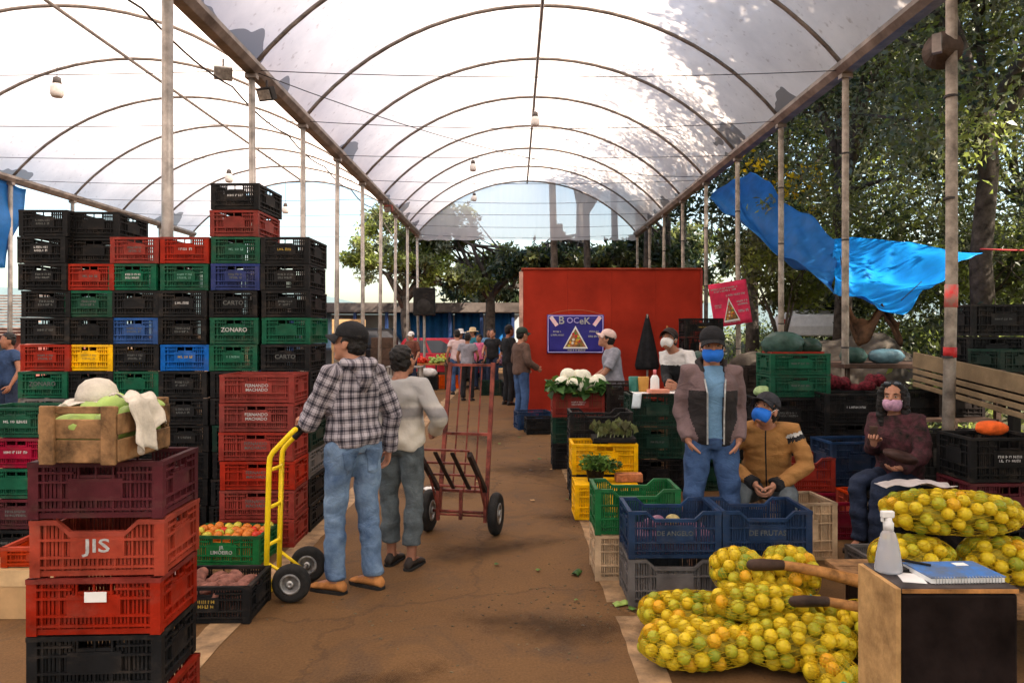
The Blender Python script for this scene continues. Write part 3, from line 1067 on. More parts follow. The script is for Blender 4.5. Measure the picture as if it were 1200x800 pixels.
# --- crate of tomatoes and crate of sweet potatoes on the floor
crate('leafgreen', (-2.05, 5.37, 0), -.05, 'green plastic crate of tomatoes on the floor in front of the red stack', text='JR\nLIMOEIRO', face='long', H=.215, L=.54, W=.36, tsize=.035)
crate('black', (-1.785, 4.36, 0), .02, 'black plastic crate of sweet potatoes on the floor behind the near stack', prt=3, face='long', H=.215, L=.58, W=.40, pm=M_PRINT_YEL)
def veg_mesh(seed, rx, ry, rz_, mt, lump=.12):
    rnd = random.Random(seed)
    mb = MB(); mb.ell((0, 0, 0), (rx, ry, rz_), 12, 8)
    ph = [rnd.uniform(0, 6) for _ in range(6)]
    vs = []
    for (x, y, z) in mb.v:
        f = 1 + lump * (math.sin(x / rx * 2.1 + ph[0]) * math.sin(y / ry * 2.3 + ph[1]) + .5 * math.sin(z / rz_ * 3 + ph[2]))
        vs.append((x * f, y * f, z * f))
    mb.v = vs
    return mb.mesh('veg', mt, True)
M_TOM = mat('red_tomato', (0.62, 0.045, 0.02), 0.25, 0.3, 10)
M_TOMO = mat('orange_tomato', (0.66, 0.20, 0.03), 0.25, 0.3, 10)
M_TOMY = mat('yellow_green_tomato', (0.55, 0.48, 0.06), 0.25, 0.3, 10)
tms = [veg_mesh(i, .036, .036, .031, mm, .03) for i, mm in enumerate((M_TOM, M_TOMO, M_TOMY))]
rt = random.Random(3)
for i in range(7):
    for j in range(4):
        k = rt.choice((0, 1, 1, 2, 2))
        o = link('tomato', tms[k])
        o.location = (-2.05 - .215 + i * .072 + rt.uniform(-.01, .01), 5.37 - .115 + j * .076 + rt.uniform(-.008, .008), .195 + rt.uniform(-.012, .014))
        o.rotation_euler = (rt.uniform(0, 1), rt.uniform(0, 1), rt.uniform(0, 6))
        tag(o, ('red ripe', 'orange half-ripe', 'yellow-green unripe')[k] + ' tomato in the green crate on the floor', 'tomato', 'tomatoes in the green crate')
fl = MB().box((0, 0, .09), (.50, .32, .15)).obj('tomato_pile', M_TOMO); fl.location = (-2.05, 5.37, 0); fl.rotation_euler = (0, 0, -.05)
tag(fl, 'lower layers of tomatoes seen through the green crate slots', 'tomatoes', kind='stuff')
M_SWP = mat('sweet_potato_skin', (0.24, 0.10, 0.075), 0.8, 0.35, 18, 0.4, 60)
sps = [veg_mesh(20 + i, .075, .037, .036, M_SWP, .14) for i in range(3)]
for i in range(5):
    for j in range(4):
        o = link('sweet_potato', sps[(i + j) % 3])
        o.location = (-1.785 - .20 + i * .10 + rt.uniform(-.02, .02), 4.36 - .12 + j * .08 + rt.uniform(-.015, .015), .165 + rt.uniform(-.02, .02))
        o.rotation_euler = (rt.uniform(-.3, .3), rt.uniform(-.3, .3), rt.uniform(0, 6))
        tag(o, 'brown sweet potato in the black crate on the floor', 'sweet potato', 'sweet potatoes in the black crate')
fl = MB().box((0, 0, .08), (.53, .35, .12)).obj('sweet_potato_pile', M_SWP); fl.location = (-1.785, 4.36, 0); fl.rotation_euler = (0, 0, .02)
tag(fl, 'lower layers of sweet potatoes inside the black crate', 'sweet potatoes', kind='stuff')
M_BAG = mat('thin_white_bag', (0.66, 0.60, 0.58), 0.35, 0.12, 8, 0.6, 40, tr=.3)
M_BAGP = mat('pinkish_bag', (0.60, 0.36, 0.33), 0.35, 0.3, 9, 0.6, 40, tr=.3)
def bag_mesh(seed, rx, ry, rz_, mt, knot=True):
    rnd = random.Random(seed)
    n, k = 22, 14
    ph = [rnd.uniform(0, 6) for _ in range(8)]
    rings = []
    for i in range(k):
        t = i / (k - 1)
        th = PI * (.08 + .86 * t)
        s = math.sin(th) ** .7
        z = -rz_ * math.cos(th)
        if knot and t > .82:
            s *= .55
            z += rz_ * .25 * (t - .82) / .18
        ring = []
        for j in range(n):
            a = 2 * PI * j / n
            f = 1 + .07 * math.sin(2 * a + ph[0] + t * 3) + .035 * math.sin(5 * a + ph[1] - t * 9) + .03 * math.sin(9 * a + ph[2] + t * 13) + .02 * math.sin(4 * a - t * 21 + ph[4]) + (0 if knot else .05 * math.sin(6 * a + 9 * t + ph[5]) * math.sin(11 * t + ph[6]) + .025 * math.sin(13 * a + 17 * t + ph[7]))
            ring.append((rx * s * f * math.cos(a), ry * s * f * math.sin(a), z + .02 * rz_ * math.sin(5 * a + ph[3])))
        rings.append(ring)
    mb = MB(); mb.loft(rings)
    return mb.mesh('bag', mt, True)
for (x, y, z, r, mt, lab) in ((-2.02, 4.33, .33, (.13, .11, .14), M_BAG, 'tied white plastic bag on the black crate beside the near stack'),
                              (-1.985, 4.255, .235, (.105, .09, .085), M_BAGP, 'pinkish plastic bag lying on the sweet potatoes')):
    o = link('plastic_bag', bag_mesh(int(x * 100) % 50, *r, mt)); o.location = (x, y, z)
    tag(o, lab, 'bag')

# ---------------------------------------------------------------- crates on the other side of the aisle
RG = 'crates along the stall side'
H3 = .288
crate('grey', (.96, 4.62, 0), 0, 'dusty grey crate under the blue crate at the aisle corner', H=H3, L=.56, W=.40, face='long', dip=True, group=RG)
crate('navy', (.96, 4.62, H3), 0, 'blue crate with a few onions, at the aisle corner', H=H3, L=.56, W=.40, face='long', dip=True, group=RG, text='DE ANGELO', tsize=.04, pm=M_PRINT_DIM)
crate('red', (1.515, 4.63, 0), 0, 'red crate under the empty blue crate beside the orange sacks', H=H3, L=.545, W=.40, face='long', dip=True, group=RG)
crate('navy', (1.515, 4.63, H3), .01, 'empty blue crate behind the orange sacks, before the seated man', H=H3, L=.545, W=.40, face='long', dip=True, group=RG, text='DE FRUTAS', tsize=.045, pm=M_PRINT_DIM)
M_ONION = mat('onion_skin', (0.22, 0.10, 0.16), 0.4, 0.3, 20)
M_POTATO = mat('potato_skin', (0.42, 0.34, 0.14), 0.6, 0.3, 20)
for i, (x, y, z, mt, c) in enumerate(((.90, 4.66, .455, M_ONION, 'purple onion'), (.84, 4.60, .45, M_ONION, 'purple onion'), (1.0, 4.67, .46, M_POTATO, 'yellow potato'), (1.07, 4.60, .45, M_ONION, 'purple onion'))):
    o = link(c.replace(' ', '_'), veg_mesh(40 + i, .045, .045, .038, mt, .05)); o.location = (x, y, z)
    tag(o, c + ' lying in the corner blue crate', c.split()[1], 'onions and potato in the blue crate')
ob = MB().box((0, 0, 0), (.49, .33, .11)).obj('onion_pile', M_ONION); ob.location = (.96, 4.62, H3 + .075)
tag(ob, 'onions filling the bottom of the corner blue crate', 'onions', kind='stuff')
crate('tan', (.815, 5.07, 0), 0, 'pale tan crate under the bright green crate', H=.305, L=.57, W=.38, face='long', group=RG)
crate('leafgreen', (.815, 5.07, .305), 0, 'bright green crate with scooped rim on the tan crate', H=.305, L=.57, W=.38, face='long', dip=True, group=RG)
crate('yellow', (.81, 6.64, 0), 0, 'lower yellow crate, turned over under the potted herb', H=.31, L=.57, W=.38, face='long', group=RG, flip=True)
crate('black', (.845, 7.10, 0), 0, 'black crate under the yellow crate with the seedling tray', H=.31, L=.62, W=.40, face='long', group=RG)
crate('yellow', (.845, 7.10, .31), 0, 'upper yellow crate carrying the tray of seedlings', H=.29, L=.62, W=.40, face='long', group=RG)
for i in range(3):
    crate('black', (.865, 7.56, i * .283), 0, f'black crate, {("lowest", "middle", "topmost")[i]} of the three behind the seedling tray', H=.283, L=.63, W=.40, face='long', dip=True, group=RG)
for i, c in enumerate(('black', 'darkgreen', 'red')):
    crate(c, (.765, 9.04, i * .312), 0, (f'black crate, lowest under the cauliflowers', 'dark green crate under the red cauliflower crate', 'red crate heaped with cauliflowers')[i], H=.312, L=.63, W=.42, face='long', group=RG, prt=7 if i == 2 else 0)
for i in range(3):
    crate('brown', (1.28, 8.98, i * .345), PI / 2, f'brownish black crate, {("lowest", "middle", "topmost")[i]} of the stack beside the cauliflowers', H=.345, L=.57, W=.40, group=RG, prt=5 if i == 2 else 0, pm=M_PRINT_DIM)
crate('navy', (.30, 12.6, 0), .2, 'dark blue crate on the floor at the foot of the red booth', H=.30, L=.57, W=.40, group=RG, face='long')
crate('black', (.42, 12.0, 0), .1, 'black crate on the floor near the dark blue one', H=.26, L=.5, W=.38, group=RG, face='long')
for i in range(3):
    crate('darkgreen' if i else 'black', (1.475, 7.83, i * .333), 0, f'dark {"green" if i else "grey"} crate, {("lowest", "middle", "topmost")[i]} of the stack used as a writing table', H=.333, L=.58, W=.42, group=RG, face='long', prt=6 if i == 1 else 0, pm=M_PRINT_DIM)
crate('darkgreen', (2.06, 7.83, 0), 0, 'dark green crate, lower of the pair beside the writing table', H=.333, L=.56, W=.42, group=RG, face='long')
crate('black', (2.06, 7.83, .333), 0, 'black crate, upper of the pair beside the writing table', H=.333, L=.56, W=.42, group=RG, face='long')

# behind the seated people
for i, c in enumerate(('brown', 'brown', 'black')):
    crate(c, (2.60, 7.22, i * .34), 0, f'brown-black crate, {("lowest", "middle", "topmost")[i]} of the stack under the green pair', H=.34, L=.60, W=.40, group=RG, face='long', prt=9 if i == 2 else 8, pm=M_PRINT_DIM)
for i in range(2):
    crate('green', (2.72, 7.24, 1.02 + i * .21), .02, f'{("lower", "upper")[i]} green crate of the pair carrying the green bags', H=.21, L=.58, W=.40, group=RG, face='long', prt=4, pm=M_PRINT_DIM)
for i, c in enumerate(('grey', 'palegrey', 'black', 'black')):
    crate(c, (3.13, 6.98, i * .27), -.02, f'{CNAME[c]} crate, {("lowest", "second", "third", "topmost")[i]} of the stack behind the woman', H=.27, L=.55, W=.40, group=RG, face='long', prt=10 if i == 3 else 0)
crate('brown', (3.56, 6.90, .62), PI / 2, 'small dark crate above the orange crate, behind the woman', H=.26, L=.40, W=.24, group=RG, prt=2)
crate('orange', (3.56, 6.90, .40), PI / 2, 'orange crate behind the woman by the wooden post', H=.22, L=.40, W=.24, group=RG)
crate('black', (3.56, 6.90, 0), PI / 2, 'black crate lowest under the orange crate behind the woman', H=.40, L=.42, W=.26, group=RG)
# red crates and the dark blue one lying on its side
crate('red', (2.50, 6.45, 0), .03, 'red crate, lowest behind the seated man', H=.29, L=.56, W=.38, group=RG, face='long')
crate('red', (2.44, 6.45, .29), .0, 'open red crate above another red one, beside the seated man', H=.29, L=.56, W=.38, group=RG, face='long', dip=True)
crate('crimson', (2.62, 6.02, 0), -.03, 'dark red crate on the floor beside the cream cloth', H=.30, L=.30, W=.36, group=RG, face='long')
crate('scarlet', (2.86, 5.98, 0), .06, 'bright red crate by the knees of the seated woman', H=.36, L=.36, W=.36, group=RG, face='long')
crate('navy', (2.93, 6.50, .33), .1, 'dark blue crate standing behind the bright red one', H=.38, L=.50, W=.38, group=RG, face='long')
crate('navy', (2.95, 6.50, 0), .0, 'navy crate underneath the dark blue crate behind the bright red one', H=.33, L=.50, W=.36, group=RG, face='long')
crate('grey', (2.62, 5.02, 0), .05, 'low grey crate on the floor in front of the woman', H=.16, L=.58, W=.40, group=RG, face='long')
crate('tan', (2.06, 5.50, 0), .1, 'pale tan crate that the man in the tan jacket sits on', H=.42, L=.50, W=.40, group=RG, face='long')
# beside the woman
for i, c in enumerate(('black', 'maroon', 'black')):
    crate(c, (3.36, 5.22, i * .31), .02, ('black crate, lowest under the maroon crate', 'maroon crate under the black one, beside the woman', 'black crate with an orange cloth, beside the woman')[i], H=.31, L=.54, W=.40, group=RG, face='long', prt=11 if i == 2 else 0)
crate('black', (3.02, 5.76, 0), .3, 'black crate that the woman sits on', H=.44, L=.50, W=.40, group=RG)
M_ORCLOTH = mat('orange_cloth', (0.85, 0.13, 0.02), 0.8, 0.2, 12, 0.4, 60)
o = link('orange_cloth', bag_mesh(3, .10, .08, .05, M_ORCLOTH, False)); o.location = (3.38, 5.24, .965); tag(o, 'small orange cloth bundle on the black crate beside the woman', 'cloth')
o = link('orange_bag', bag_mesh(8, .16, .16, .26, M_ORCLOTH)); o.location = (3.82, 5.36, .52); tag(o, 'limp orange bag beside the maroon crate', 'bag')
crate('black', (3.84, 5.36, 0), .1, 'black crate under the limp orange bag', H=.26, L=.36, W=.36, group=RG)
# green bags on the green crates
M_GBAG = mat('green_bag', (0.050, 0.105, 0.085), 0.35, 0.25, 7, 0.6, 40, tr=.2)
M_GBAG2 = mat('dark_green_bag', (0.025, 0.055, 0.040), 0.35, 0.25, 7, 0.6, 40, tr=.2)
for i, (x, y, z, r, mt) in enumerate(((2.62, 7.22, 1.545, (.19, .15, .12), M_GBAG), (2.88, 7.26, 1.52, (.13, .14, .085), M_GBAG2))):
    o = link('plastic_bag', bag_mesh(60 + i, *r, mt, False)); o.location = (x, y, z - .02)
    tag(o, ('large grey-green plastic bag on the green crates', 'smaller dark green plastic bag on the green crates')[i], 'bag')
rt_ = MB().box((0, 0, 0), (.50, .30, .03)).obj('red_tray', PL['red']); rt_.location = (2.72, 7.24, 1.438); tag(rt_, 'flat red tray under the green bags', 'tray')
# cream cloth on the bright red crate
def cl3(u, v):
    return (2.70 + .30 * u, 5.80 + .02 * math.sin(u * 9) - .05 * v + .1 * max(0, .3 - v), .375 - .16 * max(0, v - .3) * (1 + .3 * math.sin(u * 7)) + .008 * math.sin(u * 12 + v * 8))
cloth('cream_cloth', 'cream cloth draped over the bright red crate by the woman', cl3, 14, 12, mat('cream_cloth', (.66, .55, .42), .9, .1, 10, .3, 60))
# red netting bundle
_rn = MB()
_rr = random.Random(12)
for _k in range(9):
    _rn.ell((-.28 + .07 * _k + _rr.uniform(-.03, .03), _rr.uniform(-.07, .07), _rr.uniform(-.03, .05) + .03 * math.sin(_k)), (_rr.uniform(.05, .10), _rr.uniform(.06, .11), _rr.uniform(.04, .08)), 10, 7)
o = _rn.obj('red_netting', mat('red_netting', (.13, .010, .018), .9, .6, 40, .9, 50), None, True); o.location = (3.42, 7.55, 1.12)
tag(o, 'bunched dark red netting behind the stacks', 'netting')
for i in range(2):
    crate('black', (3.40, 7.58, i * .53), 0, f'{("lower", "upper")[i]} black crate under the red netting', H=.53, L=.62, W=.42, group=RG, face='long')
# cabbage on stack
o = link('cabbage', veg_mesh(90, .10, .08, .05, mat('cabbage_leaf', (.35, .48, .22), .6, .3, 12, .4, 30), .1)); o.location = (2.40, 7.15, 1.07); tag(o, 'small pale cabbage on the dark stack beside the green crates', 'cabbage')

# ---------------------------------------------------------------- cauliflowers, seedlings, herb pot, papers
M_CAUL = mat('cauliflower_curd', (0.74, 0.72, 0.58), 0.8, 0.12, 25, 0.9, 55)
M_LEAF = mat('dark_leaf', (0.055, 0.14, 0.032), 0.5, 0.4, 6, tr=.25)
M_LEAF2 = mat('bright_leaf', (0.13, 0.25, 0.045), 0.5, 0.4, 6, tr=.3)
def leaf_cloud(n, fn, size, seed, droop=.0):
    rnd = random.Random(seed)
    mb = MB()
    for _ in range(n):
        c, d = fn(rnd)
        c, d = Vector(c), Vector(d).normalized()
        s = size * rnd.uniform(.6, 1.3)
        sd = d.cross(Vector((rnd.uniform(-1, 1), rnd.uniform(-1, 1), rnd.uniform(.2, 1)))).normalized() * s * .38
        nn = sd.cross(d).normalized() * s * .12
        a, b, e = c, c + d * s * .5 + nn, c + d * s - nn * 1.5
        mb.add([a, b + sd, b - sd, e, b - nn * .6], [(0, 1, 4), (0, 4, 2), (1, 3, 4), (4, 3, 2)])
    return mb
curd = veg_mesh(91, .105, .105, .085, M_CAUL, .05)
for i, (x, y, z) in enumerate(((.58, 8.98, 1.02), (.70, 8.94, 1.00), (.66, 9.08, 1.11), (.84, 9.00, 1.10), (.93, 8.95, 1.01), (1.02, 9.05, 1.04), (.78, 9.14, 1.09), (.80, 8.90, .99))):
    t = thing('cauliflower', 'white cauliflower with green outer leaves in the red crate', 'cauliflower', (x, y, z), i * 1.1, 'cauliflowers in the red crate')
    link('curd', curd, t)
    def fn(r):
        a = r.uniform(0, 2 * PI)
        return (.08 * math.cos(a), .08 * math.sin(a), -.06), (math.cos(a), math.sin(a), r.uniform(-.2, .5))
    leaf_cloud(12, fn, .12, 100 + i).obj('leaf', M_LEAF2, t, True)
def fn(r):
    x = r.uniform(-.34, .36); e = r.choice((-1, 1, -1))
    return (x, e * r.uniform(.12, .2), r.uniform(-.03, .05)), (r.uniform(-.6, .6), e * r.uniform(.3, 1), r.uniform(-.5, .8))
o = leaf_cloud(170, fn, .13, 7).obj('cauliflower_greens', M_LEAF, None, True); o.location = (.765, 9.04, .96)
tag(o, 'dark green leaves spilling over the red cauliflower crate', 'leaves', kind='stuff')
cpl = MB().box((0, 0, 0), (.56, .36, .20)).obj('cauliflower_pile', M_LEAF); cpl.location = (.765, 9.04, .83); tag(cpl, 'leafy filling of the red cauliflower crate', 'leaves', kind='stuff')
tr = thing('seedling_tray', 'black tray of brown-green seedlings on the upper yellow crate', 'tray', (.94, 7.06, .605))
bevel(MB().box2((-.20, -.15, 0), (.20, .15, .045)).obj('tray', PL['black'], tr), .006)
def fn(r):
    return (r.uniform(-.18, .18), r.uniform(-.13, .13), r.uniform(.04, .12)), (r.uniform(-.5, .5), r.uniform(-.5, .5), r.uniform(.5, 1))
leaf_cloud(150, fn, .085, 8).obj('seedlings', mat('seedling_leaf', (.09, .115, .035), .6, .7, 10, col2=(.06, .04, .03), tr=.2), tr, True)['kind'] = 'stuff'
for i in range(9):
    x = -.16 + i * .04
    MB().tube([(x, -.1 + .03 * (i % 3), .04), (x + .01, -.11 + .03 * (i % 3), .10)], .006, 5).obj('stem', mat('pale_stem', (.42, .45, .25), .6), tr)
pt = thing('potted_herb', 'leafy green herb in a black pot on the lower yellow crate', 'plant', (.72, 6.60, .312))
MB().lathe([(.065, 0), (.085, .11), (.088, .115), (.08, .113), (.076, .09)], 16).obj('pot', PL['black'], pt, True)
def fn(r):
    a = r.uniform(0, 2 * PI); q = r.uniform(0, .12)
    return (q * math.cos(a), q * math.sin(a), r.uniform(.10, .22)), (math.cos(a), math.sin(a), r.uniform(-.2, 1.2))
leaf_cloud(520, fn, .038, 9).obj('foliage', M_LEAF2, pt, True)
def fn(r):
    a = r.uniform(0, 2 * PI); q = r.uniform(0, .1)
    return (.12 + q * math.cos(a), .04 + q * math.sin(a), r.uniform(.08, .18)), (math.cos(a), math.sin(a), r.uniform(-.2, 1.2))
leaf_cloud(240, fn, .036, 10).obj('foliage', M_LEAF, pt, True)
br = MB().box((0, 0, 0), (.24, .11, .07)).obj('clay_brick', mat('clay_brick', (.46, .17, .07), .9, .3, 20, .5, 60)); bevel(br, .005); br.location = (1.02, 6.62, .346); tag(br, 'orange clay brick lying on the lower yellow crate', 'brick')
# papers and things on the writing crates
TZ = .999
def pap(u, v):
    return (1.23 + .55 * u, 7.60 + .34 * v + .0, TZ + .012 + .006 * math.sin(u * 9) * math.sin(v * 7))
cloth('paper_sheets', 'white papers spread on the writing crates', pap, 12, 6, M_PAPER, .003, 'papers')
def pap2(u, v):
    return (1.215 + .09 * u - .02 * v, 7.585 - .02 * math.sin(v * 2), TZ + .012 - .15 * v)
cloth('hanging_paper', 'pale blue-white paper hanging off the writing crates', pap2, 4, 6, mat('pale_blue_paper', (.58, .66, .70), .7), .002, 'paper')
bo = thing('spray_bottle', 'white plastic bottle with pink cap on the writing crates', 'bottle', (1.46, 7.70, TZ + .017))
MB().lathe([(.045, 0), (.048, .01), (.046, .14), (.03, .17), (.016, .18)], 14).obj('flask', M_PAPER, bo, True)
MB().lathe([(.017, .18), (.018, .23), (.012, .235)], 12).obj('cap', mat('pink_cap', (.75, .20, .22), .4), bo, True)
for i, (x, y, c, n_, lb) in enumerate(((1.27, 7.86, (.05, .20, .16), 'green_cup', 'teal green cup on the writing crates'), (1.36, 7.80, (.55, .28, .06), 'ochre_jar', 'ochre jar between cup and bottle on the writing crates'))):
    o = MB().lathe([(.05, 0), (.055, .09), (.06, .15), (.05, .155), (.045, .02)], 14).obj(n_, mat(n_, c, .5), None, True); o.location = (x, y, TZ + .016); tag(o, lb, 'container')
o = MB().box((0, 0, 0), (.20, .12, .035)).obj('pink_ledger', mat('salmon_paper', (.75, .30, .20), .8)); o.location = (1.48, 7.62, TZ + .035); o.rotation_euler = (0, 0, .3); tag(o, 'salmon pink ledger lying on the white papers', 'book')
# ---------------------------------------------------------------- wheels
def wheel(root, c, r, w, axis='y', rimmat=M_RIMGREY, rr=.55):
    rot = Matrix.Rotation(PI / 2, 3, 'X') if axis == 'y' else Matrix.Rotation(PI / 2, 3, 'Y')
    e = bpy.data.objects.new('wheel', None); COL.objects.link(e); e.parent = root; e.location = c
    e.empty_display_size = .05
    h = w / 2
    prof = []
    for i in range(9):
        a = -PI / 2 + PI * i / 8
        prof.append((r - h * .8 + h * .8 * math.cos(a), h * math.sin(a)))
    prof = [(r * rr, -h * .8)] + prof + [(r * rr, h * .8)]
    MB().lathe(prof, 28, rot=rot).obj('tyre', M_RUBBER, e, True)
    MB().lathe([(r * rr * 1.0, -h * .82), (r * rr * .8, -h * .84), (r * rr * .72, -h * .5), (r * .2, -h * .45), (r * .18, -h * 1.0), (r * .05, -h * 1.0),
                (r * .05, h * 1.0), (r * .18, h * 1.0), (r * .2, h * .45), (r * rr * .72, h * .5), (r * rr * .8, h * .84), (r * rr * 1.0, h * .82)], 24, rot=rot).obj('rim', rimmat, e, True)
    return e

# yellow hand truck, plate pointing away from the plaid man
ht = thing('hand_truck', 'yellow two-wheeled hand truck with a black grip, held by the plaid man', 'hand truck', (-1.36, 4.69, 0), PI)
wheel(ht, (0, .185, .118), .118, .075)
wheel(ht, (0, -.185, .118), .118, .075)
for s in (-1, 1):
    y = s * .125
    pts = [(.175, y, .03), (.165, y, .45), (.155, y, .82), (.15, y, .87), (.13, y, .905), (.02, y, 1.02), (0.0, y * .96, 1.04)]
    MB().tube(pts, .0165, 10).obj('upright', M_YPAINT, ht, True)
    MB().tube([(.165, y, .22), (.02, s * .10, .12)], .010, 8).obj('brace', M_YPAINT, ht, True)
    MB().tube([(.165, y, .06), (.0, s * .10, .112)], .010, 8).obj('brace', M_YPAINT, ht, True)
MB().tube([(0, -.125, 1.04), (0, .125, 1.04)], .0165, 10).obj('handle', M_YPAINT, ht, True)
MB().tube([(0, -.10, 1.04), (0, .10, 1.04)], .022, 10).obj('grip', M_RUBBER, ht, True)
MB().tube([(.075, -.128, .957), (.0, -.126, 1.038)], .0215, 10).obj('grip', M_RUBBER, ht, True)
for z in (.33, .56, .79):
    x = .168 - .012 * z
    MB().tube([(x, -.125, z), (x - .035, 0, z + .005), (x, .125, z)], .012, 8).obj('crossbar', M_YPAINT, ht, True)
MB().tube([(.125, 0, .10), (.115, 0, .80)], .007, 6).obj('centre_rod', M_YPAINT, ht, True)
MB().tube([(0, -.22, .118), (0, .22, .118)], .010, 8).obj('axle', M_STEEL, ht, True)
bevel(MB().box((.235, 0, .012), (.13, .27, .008)).obj('toe_plate', M_YPAINT, ht), .003)
MB().box((.172, 0, .05), (.008, .27, .07)).obj('back_plate', M_YPAINT, ht)

# rusty red cart
ct = thing('sack_cart', 'tall rusty red barred sack cart standing in the aisle', 'cart', (-.43, 6.06, 0), R(-12))
wheel(ct, (.285, 0, .172), .172, .075, 'x', M_RIMGREY, .5)
wheel(ct, (-.285, 0, .172), .172, .075, 'x', M_RIMGREY, .5)
MB().tube([(-.32, 0, .172), (.32, 0, .172)], .013, 8).obj('axle', M_RPAINT, ct, True)
for s in (-1, 1):
    MB().beam((s * .20, .0, .15), (s * .19, .30, 1.38), .032, .032, (0, 1, 0)).obj('upright', M_RPAINT, ct)
    MB().beam((s * .20, -.02, .36), (s * .20, -.50, .73), .032, .040).obj('deck_rail', mat('dark_iron', (.035, .022, .02), .6, .4, 8), ct)
    MB().beam((s * .20, -.02, .10), (s * .20, -.02, .36), .026, .026, (0, 1, 0)).obj('leg', M_RPAINT, ct)
    MB().tube([(s * .2, 0, .172), (s * .2, -.26, .54)], .010, 6).obj('brace', M_RPAINT, ct)
for x in (-.095, 0, .095):
    MB().tube([(x, .045, .34), (x * .97, .298, 1.36)], .007, 6).obj('bar', M_RPAINT, ct)
for x in (-.067, .067):
    MB().beam((x, -.02, .366), (x, -.50, .735), .030, .012).obj('deck_bar', MATS['dark_iron'], ct)
for (y, z) in ((.045, .335), (.155, .79), (.298, 1.36)):
    MB().beam((-.20, y, z), (.20, y, z), .03, .022).obj('crossbar', M_RPAINT, ct)
for t in (.0, .33, .66, 1.0):
    y, z = -.02 - .48 * t, .385 + .37 * t
    MB().beam((-.20, y, z), (.20, y, z), .028, .014).obj('deck_crossbar', M_RPAINT, ct)
MB().beam((0, -.03, .36), (0, -.05, .12), .026, .026, (0, 1, 0)).obj('leg', M_RPAINT, ct)
MB().tube([(-.2, -.02, .15), (.2, -.02, .15)], .009, 6).obj('crossbar', M_RPAINT, ct)

# ---------------------------------------------------------------- net sacks of oranges
def fruit_mat(name, c, c2):
    return mat(name, c, .35, .1, 9, .25, 160, col2=c2)
FM = [fruit_mat('ripe_orange_skin', (.66, .30, .012), (.62, .38, .015)), fruit_mat('yellow_orange_skin', (.66, .45, .014), (.54, .42, .018)),
      fruit_mat('greenish_orange_skin', (.46, .40, .02), (.30, .31, .02)), fruit_mat('green_orange_skin', (.17, .24, .02), (.32, .31, .02))]
def fruit_mesh(m):
    mb = MB(); mb.ell((0, 0, 0), (.0355, .0355, .034), 12, 8)
    return mb.mesh('orange', m, True)
FMESH = [fruit_mesh(m) for m in FM]
M_NET = mat('yellow_net', (.62, .42, .010), .6, .2, 20, tr=.35)
M_TWINE = mat('green_twine', (.02, .30, .24), .6)
M_CORE = mat('fruit_core', (.30, .24, .02), .8, .6, 25, col2=(.10, .09, .01))
SG = 'net sacks of oranges'
def orange_sack(c, dims, rz, label, seed, ry=0.0, ends=(True, True)):
    rnd = random.Random(seed)
    t = thing('orange_sack', label, 'sack', c, rz, SG, 0, ry)
    l, w, h = dims[0] / 2, dims[1] / 2, dims[2] / 2
    r = .0355
    def surf(d, k=1.0, e=2.5):
        s = (abs(d[0]) ** e + abs(d[1]) ** e + abs(d[2]) ** e) ** (-1 / e)
        lump = 1 + .05 * math.sin(d[0] * 5 + seed) * math.sin(d[1] * 4 + seed * 2)
        return Vector((d[0] * s * (l - r * k) * lump, d[1] * s * (w - r * k) * lump, d[2] * s * (h - r * k)))
    pts = []
    for _ in range(3500):
        d = Vector((rnd.gauss(0, 1), rnd.gauss(0, 1), rnd.gauss(0, 1))).normalized()
        # even out over the stretched body
        d = Vector((d.x * l, d.y * w, d.z * h)).normalized()
        d = Vector((d.x / l, d.y / w, d.z / h)).normalized() if rnd.random() < .5 else d
        p = surf(d)
        if p.z < -h * .62:
            continue
        if all((p - q).length > .0605 for q in pts):
            pts.append(p)
    for p in pts:
        o = link('orange', FMESH[rnd.choices((0, 1, 2, 3), (.11, .50, .28, .11))[0]], t)
        o.location = p
        s = rnd.uniform(.90, 1.08)
        o.scale = (s, s, s)
        o.rotation_euler = (rnd.uniform(0, 3), rnd.uniform(0, 3), 0)
    core = MB(); core.ell((0, 0, 0), (l - .055, w - .055, h - .05), 16, 10)
    co = core.obj('inner_fruit', M_CORE, t, True); co['kind'] = 'stuff'
    # net: crossing strands hugging the fruit
    mb = MB()
    nu, nv = 26, 30
    def netp(a, b):       # a around x, b along x
        th = PI * (.04 + .92 * b)
        d = Vector((-math.cos(th), math.sin(th) * math.cos(a), math.sin(th) * math.sin(a)))
        p = surf(d, .25)
        near = min((p - q).length for q in pts)
        return p * (1 - min(.035, max(0, near - .045) * .9))
    for fam in (1, -1):
        for i in range(nu):
            line = []
            for j in range(nv + 1):
                b = j / nv
                line.append(netp(2 * PI * i / nu + fam * b * 2.4, b))
            mb.tube(line, .0014, 3, False)
    mb.obj('net', M_NET, t)
    # gathered ends
    for s, on in ((-1, ends[0]), (1, ends[1])):
        if not on:
            continue
        n = 18
        rings = []
        for k, (x, rr) in enumerate(((-.015, .045), (.02, .02), (.035, .014), (.06, .03), (.085, .045))):
            ring = []
            for j in range(n):
                a = 2 * PI * j / n
                f = rr * (1 + (.35 * math.sin(6 * a + seed + k) if k > 2 else .15 * math.sin(5 * a)))
                ring.append((s * (l + x * .8 - .005), f * math.cos(a), f * math.sin(a) - .03 * max(0, k - 2) * .5))
            rings.append(ring)
        MB().loft(rings, 0, False).obj('gathered_end', M_NET, t, True)
        MB().tube([(s * (l + .020 - .005), .021 * math.cos(a * .7), .021 * math.sin(a * .7)) for a in range(10)], .005, 5).obj('twine', M_TWINE, t)
    return t
orange_sack((.90, 3.66, .11), (.58, .38, .22), .04, 'front net sack of oranges lying lowest at the aisle side of the heap', 1, ends=(False, True))
